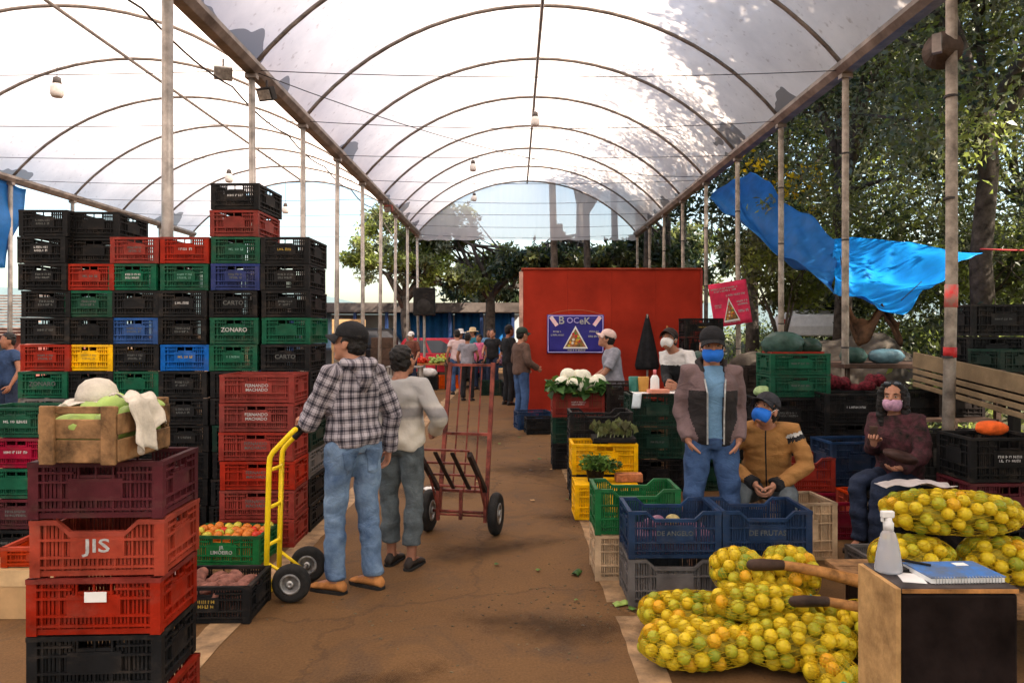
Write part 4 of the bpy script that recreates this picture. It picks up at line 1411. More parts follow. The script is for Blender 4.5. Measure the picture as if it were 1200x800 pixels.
orange_sack((.96, 4.03, .115), (.58, .36, .23), -.05, 'net sack of oranges on the floor against the grey crate', 2, ends=(False, False))
orange_sack((1.39, 3.65, .125), (.60, .38, .25), .02, 'net sack of oranges on the floor under the cart handle tips', 3, ends=(True, False))
orange_sack((1.50, 4.03, .10), (.56, .38, .20), .03, 'lower sack of oranges on the floor behind the cart handles', 4, ends=(False, False))
orange_sack((1.25, 4.08, .315), (.46, .31, .27), PI / 2 + .1, 'topmost lumpy sack of oranges beside the blue crate corner', 5, ends=(True, False))
orange_sack((1.53, 4.10, .315), (.44, .31, .28), PI / 2 - .12, 'topmost sack of oranges next to the empty blue crate', 6, ends=(False, False))
orange_sack((1.26, 3.80, .265), (.52, .26, .19), .10, 'flattish sack of oranges laid across the middle of the heap', 7, ends=(False, True))
orange_sack((1.80, 3.70, .15), (.40, .34, .30), PI / 2 + .15, 'sack of oranges squeezed between the heap and the wooden cabinet', 8, ends=(True, False))
orange_sack((1.46, 3.42, .08), (.28, .26, .16), PI / 2 - .05, 'small bulging sack end with green twine in front of the heap', 9, ends=(True, False))
# sacks on the wooden cart
orange_sack((2.14, 3.98, .43), (.46, .36, .25), .05, 'lower sack of oranges on the wooden cart at its handle end', 10, ends=(False, False))
orange_sack((2.61, 3.96, .43), (.46, .36, .25), -.04, 'lower sack of oranges at the far end of the wooden cart', 11, ends=(False, False))
orange_sack((2.38, 4.03, .665), (.76, .34, .25), .0, 'long full sack of oranges lying on top of the wooden cart', 12, ends=(False, True), ry=.03)
wc = thing('wooden_cart', 'wooden handcart under the orange sacks with two worn handles', 'cart', (0, 0, 0))
M_OLDWOOD = mat('handle_wood', (.42, .19, .055), .55, .45, 9, .3, 40)
for k, (y, tipx, tipz, r) in enumerate(((3.88, 1.245, .425, .030), (3.56, 1.345, .350, .027))):
    pts = [(tipx, y, tipz), (tipx + .05, y, tipz + .002), (tipx + .16, y, tipz + .0), (tipx + .34, y, tipz - .03), (1.82, y + .01, .335), (2.05, y + .02, .29)]
    h_ = MB().tube(pts, [r * .9, r, r * .8, r * .95, r * 1.15, r * 1.2], 10, round_end=True).obj('handle', M_OLDWOOD, wc, True)
    MB().tube([p for p in pts[:3]], [r * .96, r * 1.05, r * .86], 10, round_end=True).obj('worn_grip', M_DIRTWOOD, h_, True)
for k in range(6):
    plank(wc, (1.84, 3.60 + k * .145, .285), (2.95, 3.60 + k * .145, .285), .135, .03, M_WOOD, 'plank')
for x in (1.95, 2.8):
    plank(wc, (x, 3.54, .235), (x, 4.4, .235), .06, .06, M_DIRTWOOD, 'bearer')
    for y in (3.65, 4.28):
        plank(wc, (x, y, 0), (x, y, .205), .05, .05, M_DIRTWOOD, 'leg', (0, 1, 0))
# clear film lying on the top sack
def cf(u, v):
    return (2.06 + .40 * u, 4.10 + .14 * v, .80 + .012 * math.sin(u * 14) * math.sin(v * 9 + 1) - .02 * (2 * u - 1) ** 2)
cloth('plastic_film_scrap', 'crumpled clear plastic scrap on the long orange sack', cf, 16, 8, M_BAG, .002, 'plastic scrap')

# ---------------------------------------------------------------- cabinet with bottle and notebook
DZ = .80
dk = thing('small_cabinet', 'small dark cabinet with a raw pale wood side, in front of the sacks', 'cabinet', (1.263, 2.45, 0))
M_CHIP = mat('raw_pale_wood', (.46, .27, .105), .8, .25, 7, .45, 30, col2=(.22, .12, .045))
M_CABDARK = mat('dark_brown_laminate', (.011, .006, .005), .6, .4, 5, .05, 40, spec=.06)
bevel(MB().box2((0, 0, 0), (.018, .27, DZ - .002)).obj('side_panel', M_CHIP, dk), .002)
bevel(MB().box2((.0185, -.003, 0), (.405, .265, DZ - .018)).obj('front_panel', M_CABDARK, dk), .012, 3)
bevel(MB().box2((.0185, .0, DZ - .0175), (.408, .27, DZ)).obj('top_panel', mat('cabinet_top', (.06, .045, .04), .4, .4, 8), dk), .004)
MB().box2((.02, -.0045, DZ - .016), (.405, -.0005, DZ - .003)).obj('edge_strip', M_OLDWOOD, dk)
M_CLEAR = bpy.data.materials.new('clear_plastic'); M_CLEAR.use_nodes = True
_b = M_CLEAR.node_tree.nodes['Principled BSDF']
_b.inputs['Base Color'].default_value = (.86, .87, .90, 1); _b.inputs['Roughness'].default_value = .12; _b.inputs['Transmission Weight'].default_value = .72; _b.inputs['IOR'].default_value = 1.12
M_GEL = M_CLEAR.copy(); M_GEL.name = 'sanitiser_gel'; M_GEL.node_tree.nodes['Principled BSDF'].inputs['Base Color'].default_value = (.70, .70, .73, 1); M_GEL.node_tree.nodes['Principled BSDF'].inputs['Roughness'].default_value = .35
sb = thing('sanitiser_bottle', 'clear conical spray bottle with a white nozzle on the small cabinet', 'bottle', (1.322, 2.615, DZ + .001))
MB().lathe([(.040, 0), (.046, .006), (.046, .015), (.040, .06), (.031, .11), (.024, .135), (.016, .148)], 24).obj('flask', M_CLEAR, sb, True)
MB().lathe([(.041, .004), (.0435, .012), (.038, .06), (.0305, .105)], 20).obj('liquid', M_GEL, sb, True)
MB().lathe([(.017, .148), (.018, .172), (.013, .178), (.011, .192)], 16).obj('collar', M_WHITE, sb, True)
bevel(MB().box((-.004, 0, .203), (.045, .02, .024)).obj('nozzle', M_WHITE, sb), .004)
MB().box((-.022, 0, .188), (.006, .010, .022)).obj('trigger', M_WHITE, sb)
nb = thing('spiral_notebook', 'thick spiral notebook with a blue patterned cover on the small cabinet', 'notebook', (1.525, 2.575, DZ + .001), .05)
NBW, NBD = .255, .165
MB().box((0, 0, .010), (NBW, NBD, .017)).obj('pages', M_PAPER, nb)
M_COVER = mat('notebook_cover', (.03, .12, .34), .4, .6, 20, col2=(.13, .14, .14))
MB().box((0, 0, .0205), (NBW + .006, NBD + .006, .003)).obj('cover', M_COVER, nb)
for i in range(22):
    a = [(-NBW / 2 + .012 + i * .0108, -NBD / 2 - .002 + .006 * math.cos(q), .0115 + .0125 * math.sin(q)) for q in [k * PI / 4 for k in range(9)]]
    MB().tube(a, .0012, 4).obj('spiral_ring', M_RIMGREY, nb)
MB().box((.06, .05, .0226), (.045, .03, .001)).obj('sticker', M_PAPER, nb)
pp = MB().box((0, 0, 0), (.075, .10, .002)).obj('note_paper', M_PAPER); pp.location = (1.365, 2.545, DZ + .0022); pp.rotation_euler = (0, 0, -.25); tag(pp, 'white note paper between the bottle and the notebook', 'paper')
pn = MB().tube([(1.385, 2.66, DZ + .030), (1.46, 2.60, DZ + .029)], .0045, 8, round_end=True).obj('black_pen', M_RUBBER, None, True); tag(pn, 'black pen lying on the notebook corner', 'pen')
ph = MB().box((0, 0, 0), (.05, .09, .008)).obj('dark_phone', M_DARK); ph.location = (1.372, 2.655, DZ + .006); ph.rotation_euler = (0, 0, .2); tag(ph, 'small black phone beside the spray bottle', 'phone')

# ---------------------------------------------------------------- red booth with banner
M_BOOTH = mat('brick_red_paint', (.34, .028, .013), .8, .14, 1.3, .15, 20, col2=(.24, .020, .010), spec=.08)
BY = 13.7
bt = thing('red_booth', 'large plain brick red booth standing at the end of the stalls', 'booth', (0, BY, 0))
for k in range(4):
    x0 = .16 + k * .82
    bevel(MB().box2((x0, 0, 0), (x0 + .818, .05, 2.79)).obj('wall_panel', M_BOOTH, bt), .002)
MB().box2((.16, .051, 0), (.21, 2.4, 2.78)).obj('side_wall', M_BOOTH, bt)
MB().box2((3.39, .051, 0), (3.44, 2.4, 2.78)).obj('side_wall', M_BOOTH, bt)
MB().box2((.16, 2.41, 0), (3.44, 2.46, 2.78)).obj('back_wall', M_BOOTH, bt)
MB().box2((.13, -.03, 2.792), (3.47, 2.5, 2.82)).obj('roof', mat('booth_roof', (.30, .05, .025), .7, .3, 3), bt)
MB().box2((.085, -.01, 0), (.157, .06, 2.75)).obj('corner_trim', mat('pale_pink_trim', (.55, .33, .26), .7, .3, 4), bt)
MB().box2((3.44, -.02, 0), (3.48, .05, 2.78)).obj('corner_trim', mat('dull_red_trim', (.30, .04, .03), .7), bt)

def banner(name, label, w, h, loc, rz, base, words, tri, ry=0.0, border=None):
    t = thing(name, label, 'banner', loc, rz, None, 0, ry)
    def fs(u, v):
        return ((u - .5) * w, .012 * math.sin(u * 9) * math.sin(v * 5 + 1), (v - .5) * h)
    solid(MB().sheet(fs, 14, 8).obj('sheet', base, t, True), .003)
    def at(o, x, z, d=-.018):
        o.matrix_local = Matrix.Translation((x, d, z)) @ Matrix.Rotation(PI / 2, 4, 'X')
    if border:
        mb = MB()
        for s in (-1, 1):
            mb.box((0, -.016, s * (h / 2 - .02)), (w - .03, .002, .018)); mb.box((s * (w / 2 - .02), -.0165, 0), (.018, .002, h - .062))
        mb.obj('border', border, t)
    # triangle picture with heaped produce
    cx, cz, tw, tht = tri
    mb = MB()
    mb.add([(cx - tw / 2, -.017, cz - tht / 2), (cx + tw / 2, -.017, cz - tht / 2), (cx, -.017, cz + tht / 2), (cx - tw / 2, -.0155, cz - tht / 2), (cx + tw / 2, -.0155, cz - tht / 2), (cx, -.0155, cz + tht / 2)],
           [(0, 1, 2), (5, 4, 3), (0, 3, 4, 1), (1, 4, 5, 2), (2, 5, 3, 0)])
    mb.obj('picture', M_PAPER, t)
    mb2 = MB(); mb2.add([(cx + (x - cx) * .84, y - .0008, (cz - tht * .16) + (z - (cz - tht * .16)) * .80) for (x, y, z) in mb.v], mb.f)
    mb2.obj('fruit_photo', mat('fruit_photo', (.30, .10, .04), .5, .9, 9, col2=(.05, .07, .02)), t)
    rnd = random.Random(3)
    cols = [(.25, .18, .04), (.55, .03, .03), (.70, .30, .04), (.60, .5, .06), (.10, .25, .05), (.75, .70, .55)]
    for i in range(16):
        v = rnd.uniform(.08, .72); u = rnd.uniform(-.36, .36) * (1 - v)
        c = cols[rnd.randrange(6)]
        o = MB().lathe([(.055 * tw, -.001), (.055 * tw, .001)], 10, rot=Matrix.Rotation(PI / 2, 3, 'X')).obj('fruit_print', mat('fruit_print_%d' % cols.index(c), c, .6), t)
        o.location = (cx + u * tw * .85, -.0192 - .0003 * i, cz - tht / 2 + v * tht)
    for (s, size, x, z, mt) in words:
        at(link('lettering', text_mesh(s, size, mt), t), x, z)
    return t, at
M_BANBLUE = mat('banner_blue', (.030, .026, .23), .45, .15, 3)
M_LILAC = mat('lilac_print', (.42, .36, .72), .5)
bn, at = banner('blue_banner', 'blue banner with white lettering and a fruit triangle on the red booth', 1.05, .71, (1.125, BY - .035, 1.60), 0, M_BANBLUE,
            [('B', .20, -.26, .245, M_PRINT), ('OC', .15, -.05, .245, M_LILAC), ('eK', .18, .17, .235, M_PRINT)], (0, -.06, .46, .42), border=M_LILAC)
for s in (-1, 1):
    f = MB().box((s * .40, -.018, .235), (.07, .003, .20), Matrix.Rotation(-s * -.62, 3, 'Y')).obj('ribbon_print', mat('pink_print', (.70, .28, .36), .6, .6, 30, col2=(.7, .66, .62)), bn)
for (x, z, sd, w) in ((-.335, .045, 1, .16), (-.335, -.02, 3, .26), (.34, .045, 5, .20), (.34, -.045, 9, .24), (.02, -.30, 11, .38)):
    at(link('lettering', print_mesh(sd, w, .05, 1, M_PRINT), bn), x, z)
wire('hanging_string', (-.5, .0, .355), (.5, .0, .355), -.09, .003, 10, bn, mat('tan_string', (.45, .25, .12), .8))
M_BANPINK = mat('banner_pink', (.72, .035, .10), .45, .2, 4)
bp_, at = banner('pink_banner', 'bright pink banner with white lettering tied to a post', .66, .74, (3.66, 12.55, 2.12), .05, M_BANPINK, [], (-.02, -.10, .28, .40), ry=-.16)
for (x, z, sd, w, h_) in ((-.05, .25, 1, .52, .09), (.10, .14, 3, .34, .05), (-.22, -.02, 5, .14, .07), (.20, -.01, 7, .20, .10), (.20, -.15, 9, .20, .06), (0, -.31, 3, .30, .04)):
    at(link('lettering', print_mesh(sd, w, h_, 2 if h_ > .06 else 1, M_PRINT), bp_), x, z)
# black folded umbrella hung on the booth
um = thing('black_umbrella', 'large black folded parasol leaning against the red booth', 'umbrella', (2.42, BY - .22, 0))
rings = []
for (z, r) in ((.95, .17), (1.02, .19), (1.25, .155), (1.55, .10), (1.80, .05), (1.96, .015)):
    rings.append([(r * (1 + .22 * math.sin(7 * a * 2 * PI / 28)) * math.cos(a * 2 * PI / 28) , .6 * r * math.sin(a * 2 * PI / 28) * (1 + .2 * math.cos(5 * a * 2 * PI / 28)), z) for a in range(28)])
MB().loft(rings).obj('folded_canopy', mat('black_fabric', (.012, .012, .014), .8, .3, 10), um, True)
MB().tube([(0, 0, 0), (0, 0, 1.96)], .018, 8).obj('pole', M_STEEL, um)
bs = MB().tube([(2.86, BY - .12, 0), (2.82, BY - .03, 1.75)], .018, 8).obj('wooden_stick', M_OLDWOOD, None, True); tag(bs, 'thin wooden stick leaning against the red booth', 'stick')
for i in range(6):
    crate('black', (3.02, 12.0, i * .31), .03 * (i % 2), f'black crate, {ORD[5 - i] if i else "lowest"} in the stack before the red booth', H=.31, L=.62, W=.42, group=RG, face='long', prt=4 if i == 5 else 0, pm=M_PRINT_YEL)

# ---------------------------------------------------------------- blue tarpaulin outside the posts, rope
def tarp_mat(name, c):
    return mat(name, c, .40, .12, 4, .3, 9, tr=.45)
M_TARP = tarp_mat('blue_tarpaulin', (.012, .33, .80))  # sunlit half: sunlight put into a brighter blue
M_TARP2 = tarp_mat('darker_blue_tarpaulin', (.035, .22, .55))  # darker copy for the shaded half, shade put into the colour; curtains reuse it
def P3(px, py, Y):
    x, z = pix(px, py, Y)
    return Vector((x, Y, z))
def quad_sheet(A, B, C, D, sag, wr):
    def f(u, v):
        p = A.lerp(B, u).lerp(D.lerp(C, u), v)
        p = p + Vector((0, 0, -sag * math.sin(PI * u) * math.sin(PI * v)))
        p += Vector((0, wr * math.sin(u * 11 + v * 6) + wr * .5 * math.sin(u * 31 - v * 9) * (1 - .5 * u), wr * math.sin(u * 5 - v * 13) + wr * .4 * math.sin(v * 27 + u * 12)))
        return p
    return f
tp = thing('blue_tarpaulin', 'big blue tarpaulin slung between trees and posts outside the canopy', 'tarpaulin')
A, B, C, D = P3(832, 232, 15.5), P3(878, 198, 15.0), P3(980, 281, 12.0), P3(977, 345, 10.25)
solid(MB().sheet(quad_sheet(A, B, C, D, .45, .06), 44, 30).obj('shaded_half', M_TARP2, tp, True), .004)
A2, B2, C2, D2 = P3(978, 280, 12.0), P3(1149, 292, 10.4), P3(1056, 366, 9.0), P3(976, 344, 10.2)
solid(MB().sheet(quad_sheet(A2, B2, C2, D2, .22, .05), 44, 30).obj('sunlit_half', M_TARP, tp, True), .004)
wire('rope', B2, B2 + Vector((3.2, .2, .12)), .06, .014, 8, tp, mat('red_rope', (.40, .05, .05), .8))
wire('rope', A, A + Vector((-.4, .5, .3)), .0, .008, 4, tp)
wire('rope', B, B + Vector((.6, .8, .6)), .0, .008, 4, tp)
hm = thing('brown_hanging_cloth', 'brown cloth slung in loops under the blue tarpaulin', 'cloth')
def hang(u, v):
    a = P3(992, 352, 9.9).lerp(P3(1056, 352, 9.3), u)
    dip = .32 * abs(math.sin(PI * 1.5 * u)) ** .8
    return a + Vector((0, .05 * math.sin(v * 6), -dip * .8 - v * (.26 + .10 * math.sin(u * 7)) + .02 * math.sin(u * 25)))
solid(MB().sheet(hang, 40, 10).obj('sheet', mat('brown_cloth', (.075, .036, .015), .9, .6, 4, .4, 30), hm, True), .004)
wire('rope', P3(992, 352, 9.9), P3(985, 300, 8.6), 0, .006, 3, hm)
wire('rope', P3(1056, 352, 9.3), P3(1080, 330, 9.3), 0, .006, 3, hm)
# tall pole carrying the tarpaulin
# ---------------------------------------------------------------- slatted flatbed trailer
tl = thing('flatbed_trailer', 'flatbed trailer with pale slatted side boards outside the posts', 'trailer')
M_SLAT = mat('pale_painted_board', (.22, .155, .085), .7, .2, 4, .25, 40)
def zt(y):
    return 1.44 - .0875 * (7.5 - y)
z = 0
for (hh, gap) in ((.150, .018), (.045, .022), (.045, .022), (.045, 0)):
    a, b = Vector((4.05, 7.5, zt(7.5) - z - hh / 2)), Vector((4.05, 4.2, zt(4.2) - z - hh / 2))
    bevel(MB().beam(a, b, .028, hh).obj('side_slat', M_SLAT, tl), .004, 1)
    z += hh + gap
for y in (7.3, 6.2, 5.1, 4.4):
    bevel(MB().box((4.085, y, zt(y) - .18), (.035, .06, .36)).obj('stake', M_DIRTWOOD, tl), .003, 1)
for k in range(9):
    a, b = Vector((4.20 + k * .2, 7.5, zt(7.5) - .12)), Vector((4.20 + k * .2, 4.2, zt(4.2) - .12))
    MB().beam(a, b, .19, .04).obj('deck_plank', mat('deck_wood', (.16, .09, .05), .8, .4, 4, .3, 30), tl)
for x in (4.3, 5.6):
    MB().beam((x, 7.4, zt(7.4) - .22), (x, 4.3, zt(4.3) - .22), .09, .14).obj('chassis_rail', M_DARK, tl)
MB().beam((4.1, 5.6, .36), (5.85, 5.6, .36), .08, .08).obj('axle', M_DARK, tl)
for x in (4.34, 5.62):
    MB().beam((x, 5.6, .36), (x, 5.6, zt(5.6) - .29), .07, .07, (0, 1, 0)).obj('hanger', M_DARK, tl)
for x in (4.16, 5.80):
    wheel(tl, (x, 5.6, .36), .36, .20, 'x', M_RIMGREY, .55)
MB().beam((5.0, 7.4, 0), (5.0, 7.4, zt(7.4) - .14), .08, .08, (0, 1, 0)).obj('leg', M_DARK, tl)
TG = 'black crates on the trailer deck'
def zd(y): return zt(y) - .12 + .022
for i, (x, y, dz, rz, L, H_, c, lb) in enumerate(((4.50, 7.12, 0, .1, .57, .26, 'black', 'black crate on the trailer deck, under the big black one'), (4.57, 7.13, .265, .08, .62, .30, 'black', 'big black crate on top on the trailer deck'),
                                       (4.40, 6.60, 0, .1, .46, .20, 'darkgreen', 'low dark green crate on the trailer deck'), (4.98, 6.55, 0, .1, .50, .22, 'black', 'black crate with a pale bag on the trailer deck'))):
    crate(c, (x, y, zd(y) + dz + (.03 if dz == 0 else .03)), rz, lb, H=H_, L=L, W=.40, face='long', group=TG, prt=4 if i == 1 else 0, pm=M_PRINT_DIM)
o = link('pale_bag', bag_mesh(21, .17, .13, .06, M_GBAG, False)); o.location = (4.98, 6.55, zd(6.55) + .28); tag(o, 'pale green plastic bag on the black crate on the trailer', 'bag')

# ---------------------------------------------------------------- dark stall table with goods, outside the posts
st = thing('stall_table', 'dark wooden stall table outside the posts, behind the red netting', 'table', (4.35, 9.0, 0))
bevel(MB().box2((-.55, -.5, 1.22), (1.3, .5, 1.27)).obj('table_top', M_DIRTWOOD, st), .005)
MB().box2((-.5, -.45, .6), (1.25, .45, .63)).obj('shelf', M_DIRTWOOD, st)
for sx in (-.5, 1.25):
    for sy in (-.42, .42):
        MB().box2((sx - .03, sy - .03, 0), (sx + .03, sy + .03, 1.22)).obj('leg', M_DIRTWOOD, st)
for i, (x, y, z, r, mt, lb) in enumerate(((4.05, 8.85, 1.36, (.16, .14, .10), M_GBAG, 'grey-green bag on the dark stall table'), (4.42, 8.80, 1.35, (.20, .14, .09), mat('pale_blue_bag', (.085, .16, .19), .4, .2, 8, .4, 30), 'pale blue plastic bag on the dark stall table'))):
    o = link('plastic_bag', bag_mesh(30 + i, *r, mt, i == 2)); o.location = (x, y, z); tag(o, lb, 'bag')
for i in range(3):
    crate(('black', 'black', 'brown')[i], (3.98 + .62 * i, 8.15, 0), .05 * i, f'dark crate on the ground before the stall table, {("first", "second", "third")[i]} from the posts', H=.56, L=.58, W=.42, group=RG, face='long')
for i, (x, y, c) in enumerate(((4.2, 9.1, 'maroon'), (4.85, 9.05, 'black'), (5.3, 8.95, 'brown'))):
    crate(c, (x, y, .635), 0, f'{CNAME[c]} crate on the shelf of the dark stall table', H=.3, L=.55, W=.40, group=RG, face='long')
# earlier stall pieces between the green crates and the trailer
for i, (x, y, c, n_) in enumerate(((2.55, 9.6, 'black', 4), (3.2, 9.7, 'brown', 4), (2.6, 10.9, 'black', 3))):
    for k in range(n_):
        crate(c, (x, y, k * .30), .04 * k, f'{CNAME[c]} crate, {("lowest", "second", "third", "topmost")[k] if n_ == 4 else ("lowest", "middle", "topmost")[k]} of the {("tall stack behind the writer", "tall stack at the post line", "stack farther back towards the booth")[i]}', H=.30, L=.58, W=.42, group=RG, face='long')
o = link('plastic_bag', bag_mesh(71, .16, .14, .10, M_GBAG, False)); o.location = (2.42, 9.55, 1.30); tag(o, 'teal plastic bag on the stack behind the writer', 'bag')
# red tape on the wooden post
def post_at(z):
    if z < 2.2:
        f = z / 2.2
        return (XRT + POST_DX * (1 - f) + (POST_DX * .4 + .02) * f, YS[9] + POST_DY * (1 - f) + POST_DY * .5 * f, z)
    f = (z - 2.2) / (ZB - .071 - 2.2)
    return (XRT + (POST_DX * .4 + .02) * (1 - f), YS[9] + POST_DY * .5 * (1 - f), z)
for zz, hh in ((1.42, .09), (1.86, .20)):
    o = MB().tube([post_at(zz), post_at(zz + hh)], .0535, 12).obj('red_tape', mat('red_tape' if hh < .1 else 'worn_red_tape', (.50, .03, .03), .6, .7 if hh > .1 else .2, 14, col2=(.36, .31, .255) if hh > .1 else None), None, True)
    tag(o, ('wide worn red and white tape band around the tall wooden post', 'narrow bright red tape band around the tall wooden post')[hh < .1], 'tape')
# ---------------------------------------------------------------- people
def remesh(mb, voxel, it=3, lam=.5):
    me = bpy.data.meshes.new('tmp')
    me.from_pydata(mb.v, [], mb.f)
    o = bpy.data.objects.new('tmp', me)
    COL.objects.link(o)
    md = o.modifiers.new('r', 'REMESH')
    md.mode = 'VOXEL'
    md.voxel_size = voxel
    dg = bpy.context.evaluated_depsgraph_get()
    m2 = bpy.data.meshes.new_from_object(o.evaluated_get(dg))
    bpy.data.objects.remove(o)
    bpy.data.meshes.remove(me)
    n = len(m2.vertices)
    V = np.empty(n * 3); m2.vertices.foreach_get('co', V); V = V.reshape(-1, 3)
    E = np.empty(len(m2.edges) * 2, dtype=np.int32); m2.edges.foreach_get('vertices', E); E = E.reshape(-1, 2)
    F = [tuple(p.vertices) for p in m2.polygons]
    deg = np.bincount(E.ravel(), minlength=n).astype(float)[:, None]
    for _ in range(it):
        S = np.zeros_like(V)
        np.add.at(S, E[:, 0], V[E[:, 1]]); np.add.at(S, E[:, 1], V[E[:, 0]])
        V = V + lam * (S / np.maximum(deg, 1) - V)
    bpy.data.meshes.remove(m2)
    return V, F

def vnormals(V, F):
    q = np.array([f if len(f) == 4 else (f[0], f[1], f[2], f[2]) for f in F])
    fn = np.cross(V[q[:, 2]] - V[q[:, 0]], V[q[:, 3]] - V[q[:, 1]])
    N = np.zeros_like(V)
    for k in range(4):
        np.add.at(N, q[:, k], fn)
    return N / np.maximum(np.linalg.norm(N, axis=1, keepdims=True), 1e-9)

def wrinkle(V, F, amp, seed, k0=22, k1=60):
    r = np.random.default_rng(seed)
    d = np.zeros(len(V))
    for i in range(12):
        k = r.normal(size=3); k /= np.linalg.norm(k)
        k[2] *= 1.5
        k *= r.uniform(k0, k1)
        k2 = r.normal(size=3) * 9
        d += np.sin(V @ k + r.uniform(0, 6) + 1.7 * np.sin(V @ k2 + r.uniform(0, 6))) * (k0 / np.linalg.norm(k)) ** .6
    d = d / 3.0
    d = np.sign(d) * np.abs(d) ** .8
    return V + vnormals(V, F) * (amp * d)[:, None]

def np_mesh(name, V, F, mats, smooth=True, mi=None, extra=None):
    vs = [tuple(p) for p in V]
    fs = list(F)
    if extra is not None:
        o = len(vs)
        vs += extra.v
        fs += [tuple(i + o for i in f) for f in extra.f]
        if mi is not None:
            mi = list(mi) + [0] * len(extra.f)
    me = bpy.data.meshes.new(name)
    me.from_pydata(vs, [], fs)
    for m in (mats if isinstance(mats, (list, tuple)) else [mats]):
        me.materials.append(m)
    if mi is not None:
        me.polygons.foreach_set('material_index', mi)
    if smooth:
        me.polygons.foreach_set('use_smooth', [True] * len(me.polygons))
    me.update()
    return me

def ring(c, right, fwd, hw, hd, n=22, e=2.35):
    out = []
    for j in range(n):
        a = 2 * PI * j / n
        ca, sa = math.cos(a), math.sin(a)
        s = (abs(ca) ** e + abs(sa) ** e) ** (-1 / e)
        out.append(c + right * (hw * ca * s) + fwd * (hd * sa * s))
    return out

def chain(a, b, c, n=3):
    """points through a-b-c with a softened middle joint"""
    a, b, c = Vector(a), Vector(b), Vector(c)
    return [a, a.lerp(b, .5), a.lerp(b, .88), b.lerp((a + c) / 2, .06), b.lerp(c, .12), b.lerp(c, .5), c]

SECT = [(-.30, .095, .085), (-.12, .150, .110), (.05, .166, .116), (.35, .150, .106), (.65, .150, .108), (1.0, .156, .116), (1.35, .158, .108), (1.65, .132, .088), (1.88, .088, .072), (2.02, .062, .062)]

def hand(core, fing, wrist, d, nrm, s, curl, sc=1.0, spread=.0):
    d = Vector(d).normalized(); nrm = (Vector(nrm) - d * Vector(nrm).dot(d)).normalized()
    ac = d.cross(nrm).normalized() * s       # towards the thumb side
    w = Vector(wrist)
    rot = Matrix((ac, d, nrm)).transposed()
    core.ell(w + d * .045 * sc, (.040 * sc, .056 * sc, .018 * sc), 12, 8, rot)
    core.tube([w - d * .03, w + d * .02 * sc], [.027 * sc, .026 * sc], 10)
    Ls = (.070, .078, .072, .056)
    for i in range(4):
        b = w + d * (.078 - .006 * abs(i - 1)) * sc + ac * (.029 - .0195 * i) * sc
        pts = [b - d * .02 * sc, b]
        ang = 0
        dd = (d + ac * spread * (1.5 - i)).normalized()
        for q, fr in enumerate((.45, .32, .23)):
            ang += curl * (1.0, 1.15, .8)[q]
            v = dd * math.cos(ang) + nrm * math.sin(ang)
            pts.append(pts[-1] + v * Ls[i] * fr * sc)
        r = (.0092, .0096, .0092, .0080)[i] * sc
        fing.tube(pts, [r, r, r * .97, r * .9, r * .75], 8, round_end=True)
    b = w + d * .025 * sc + ac * .030 * sc
    v1 = (d * .65 + ac * .62 + nrm * .35).normalized()
    v2 = (d * .85 + ac * (.25 - curl * .3) + nrm * (.3 + curl * .5)).normalized()
    p1 = b + v1 * .042 * sc
    fing.tube([b - v1 * .01, p1, p1 + v2 * .030 * sc, p1 + v2 * .050 * sc], [.0125 * sc, .0110 * sc, .0098 * sc, .0078 * sc], 8, round_end=True)

DEF = dict(pelvis=(0, 0, .95), chest=(0, .01, 1.26), neck=(0, -.015, 1.45), head=(0, .025, 1.585),
           shR=(.165, -.01, 1.385), shL=(-.165, -.01, 1.385), elR=(.225, -.03, 1.12), elL=(-.225, -.03, 1.12), wrR=(.235, .04, .87), wrL=(-.235, .04, .87),
           hipR=(.09, 0, .92), hipL=(-.09, 0, .92), knR=(.105, .02, .50), knL=(-.105, .02, .50), anR=(.11, -.02, .085), anL=(-.11, -.02, .085),
           toeR=(.03, 1, 0), toeL=(-.03, 1, 0))

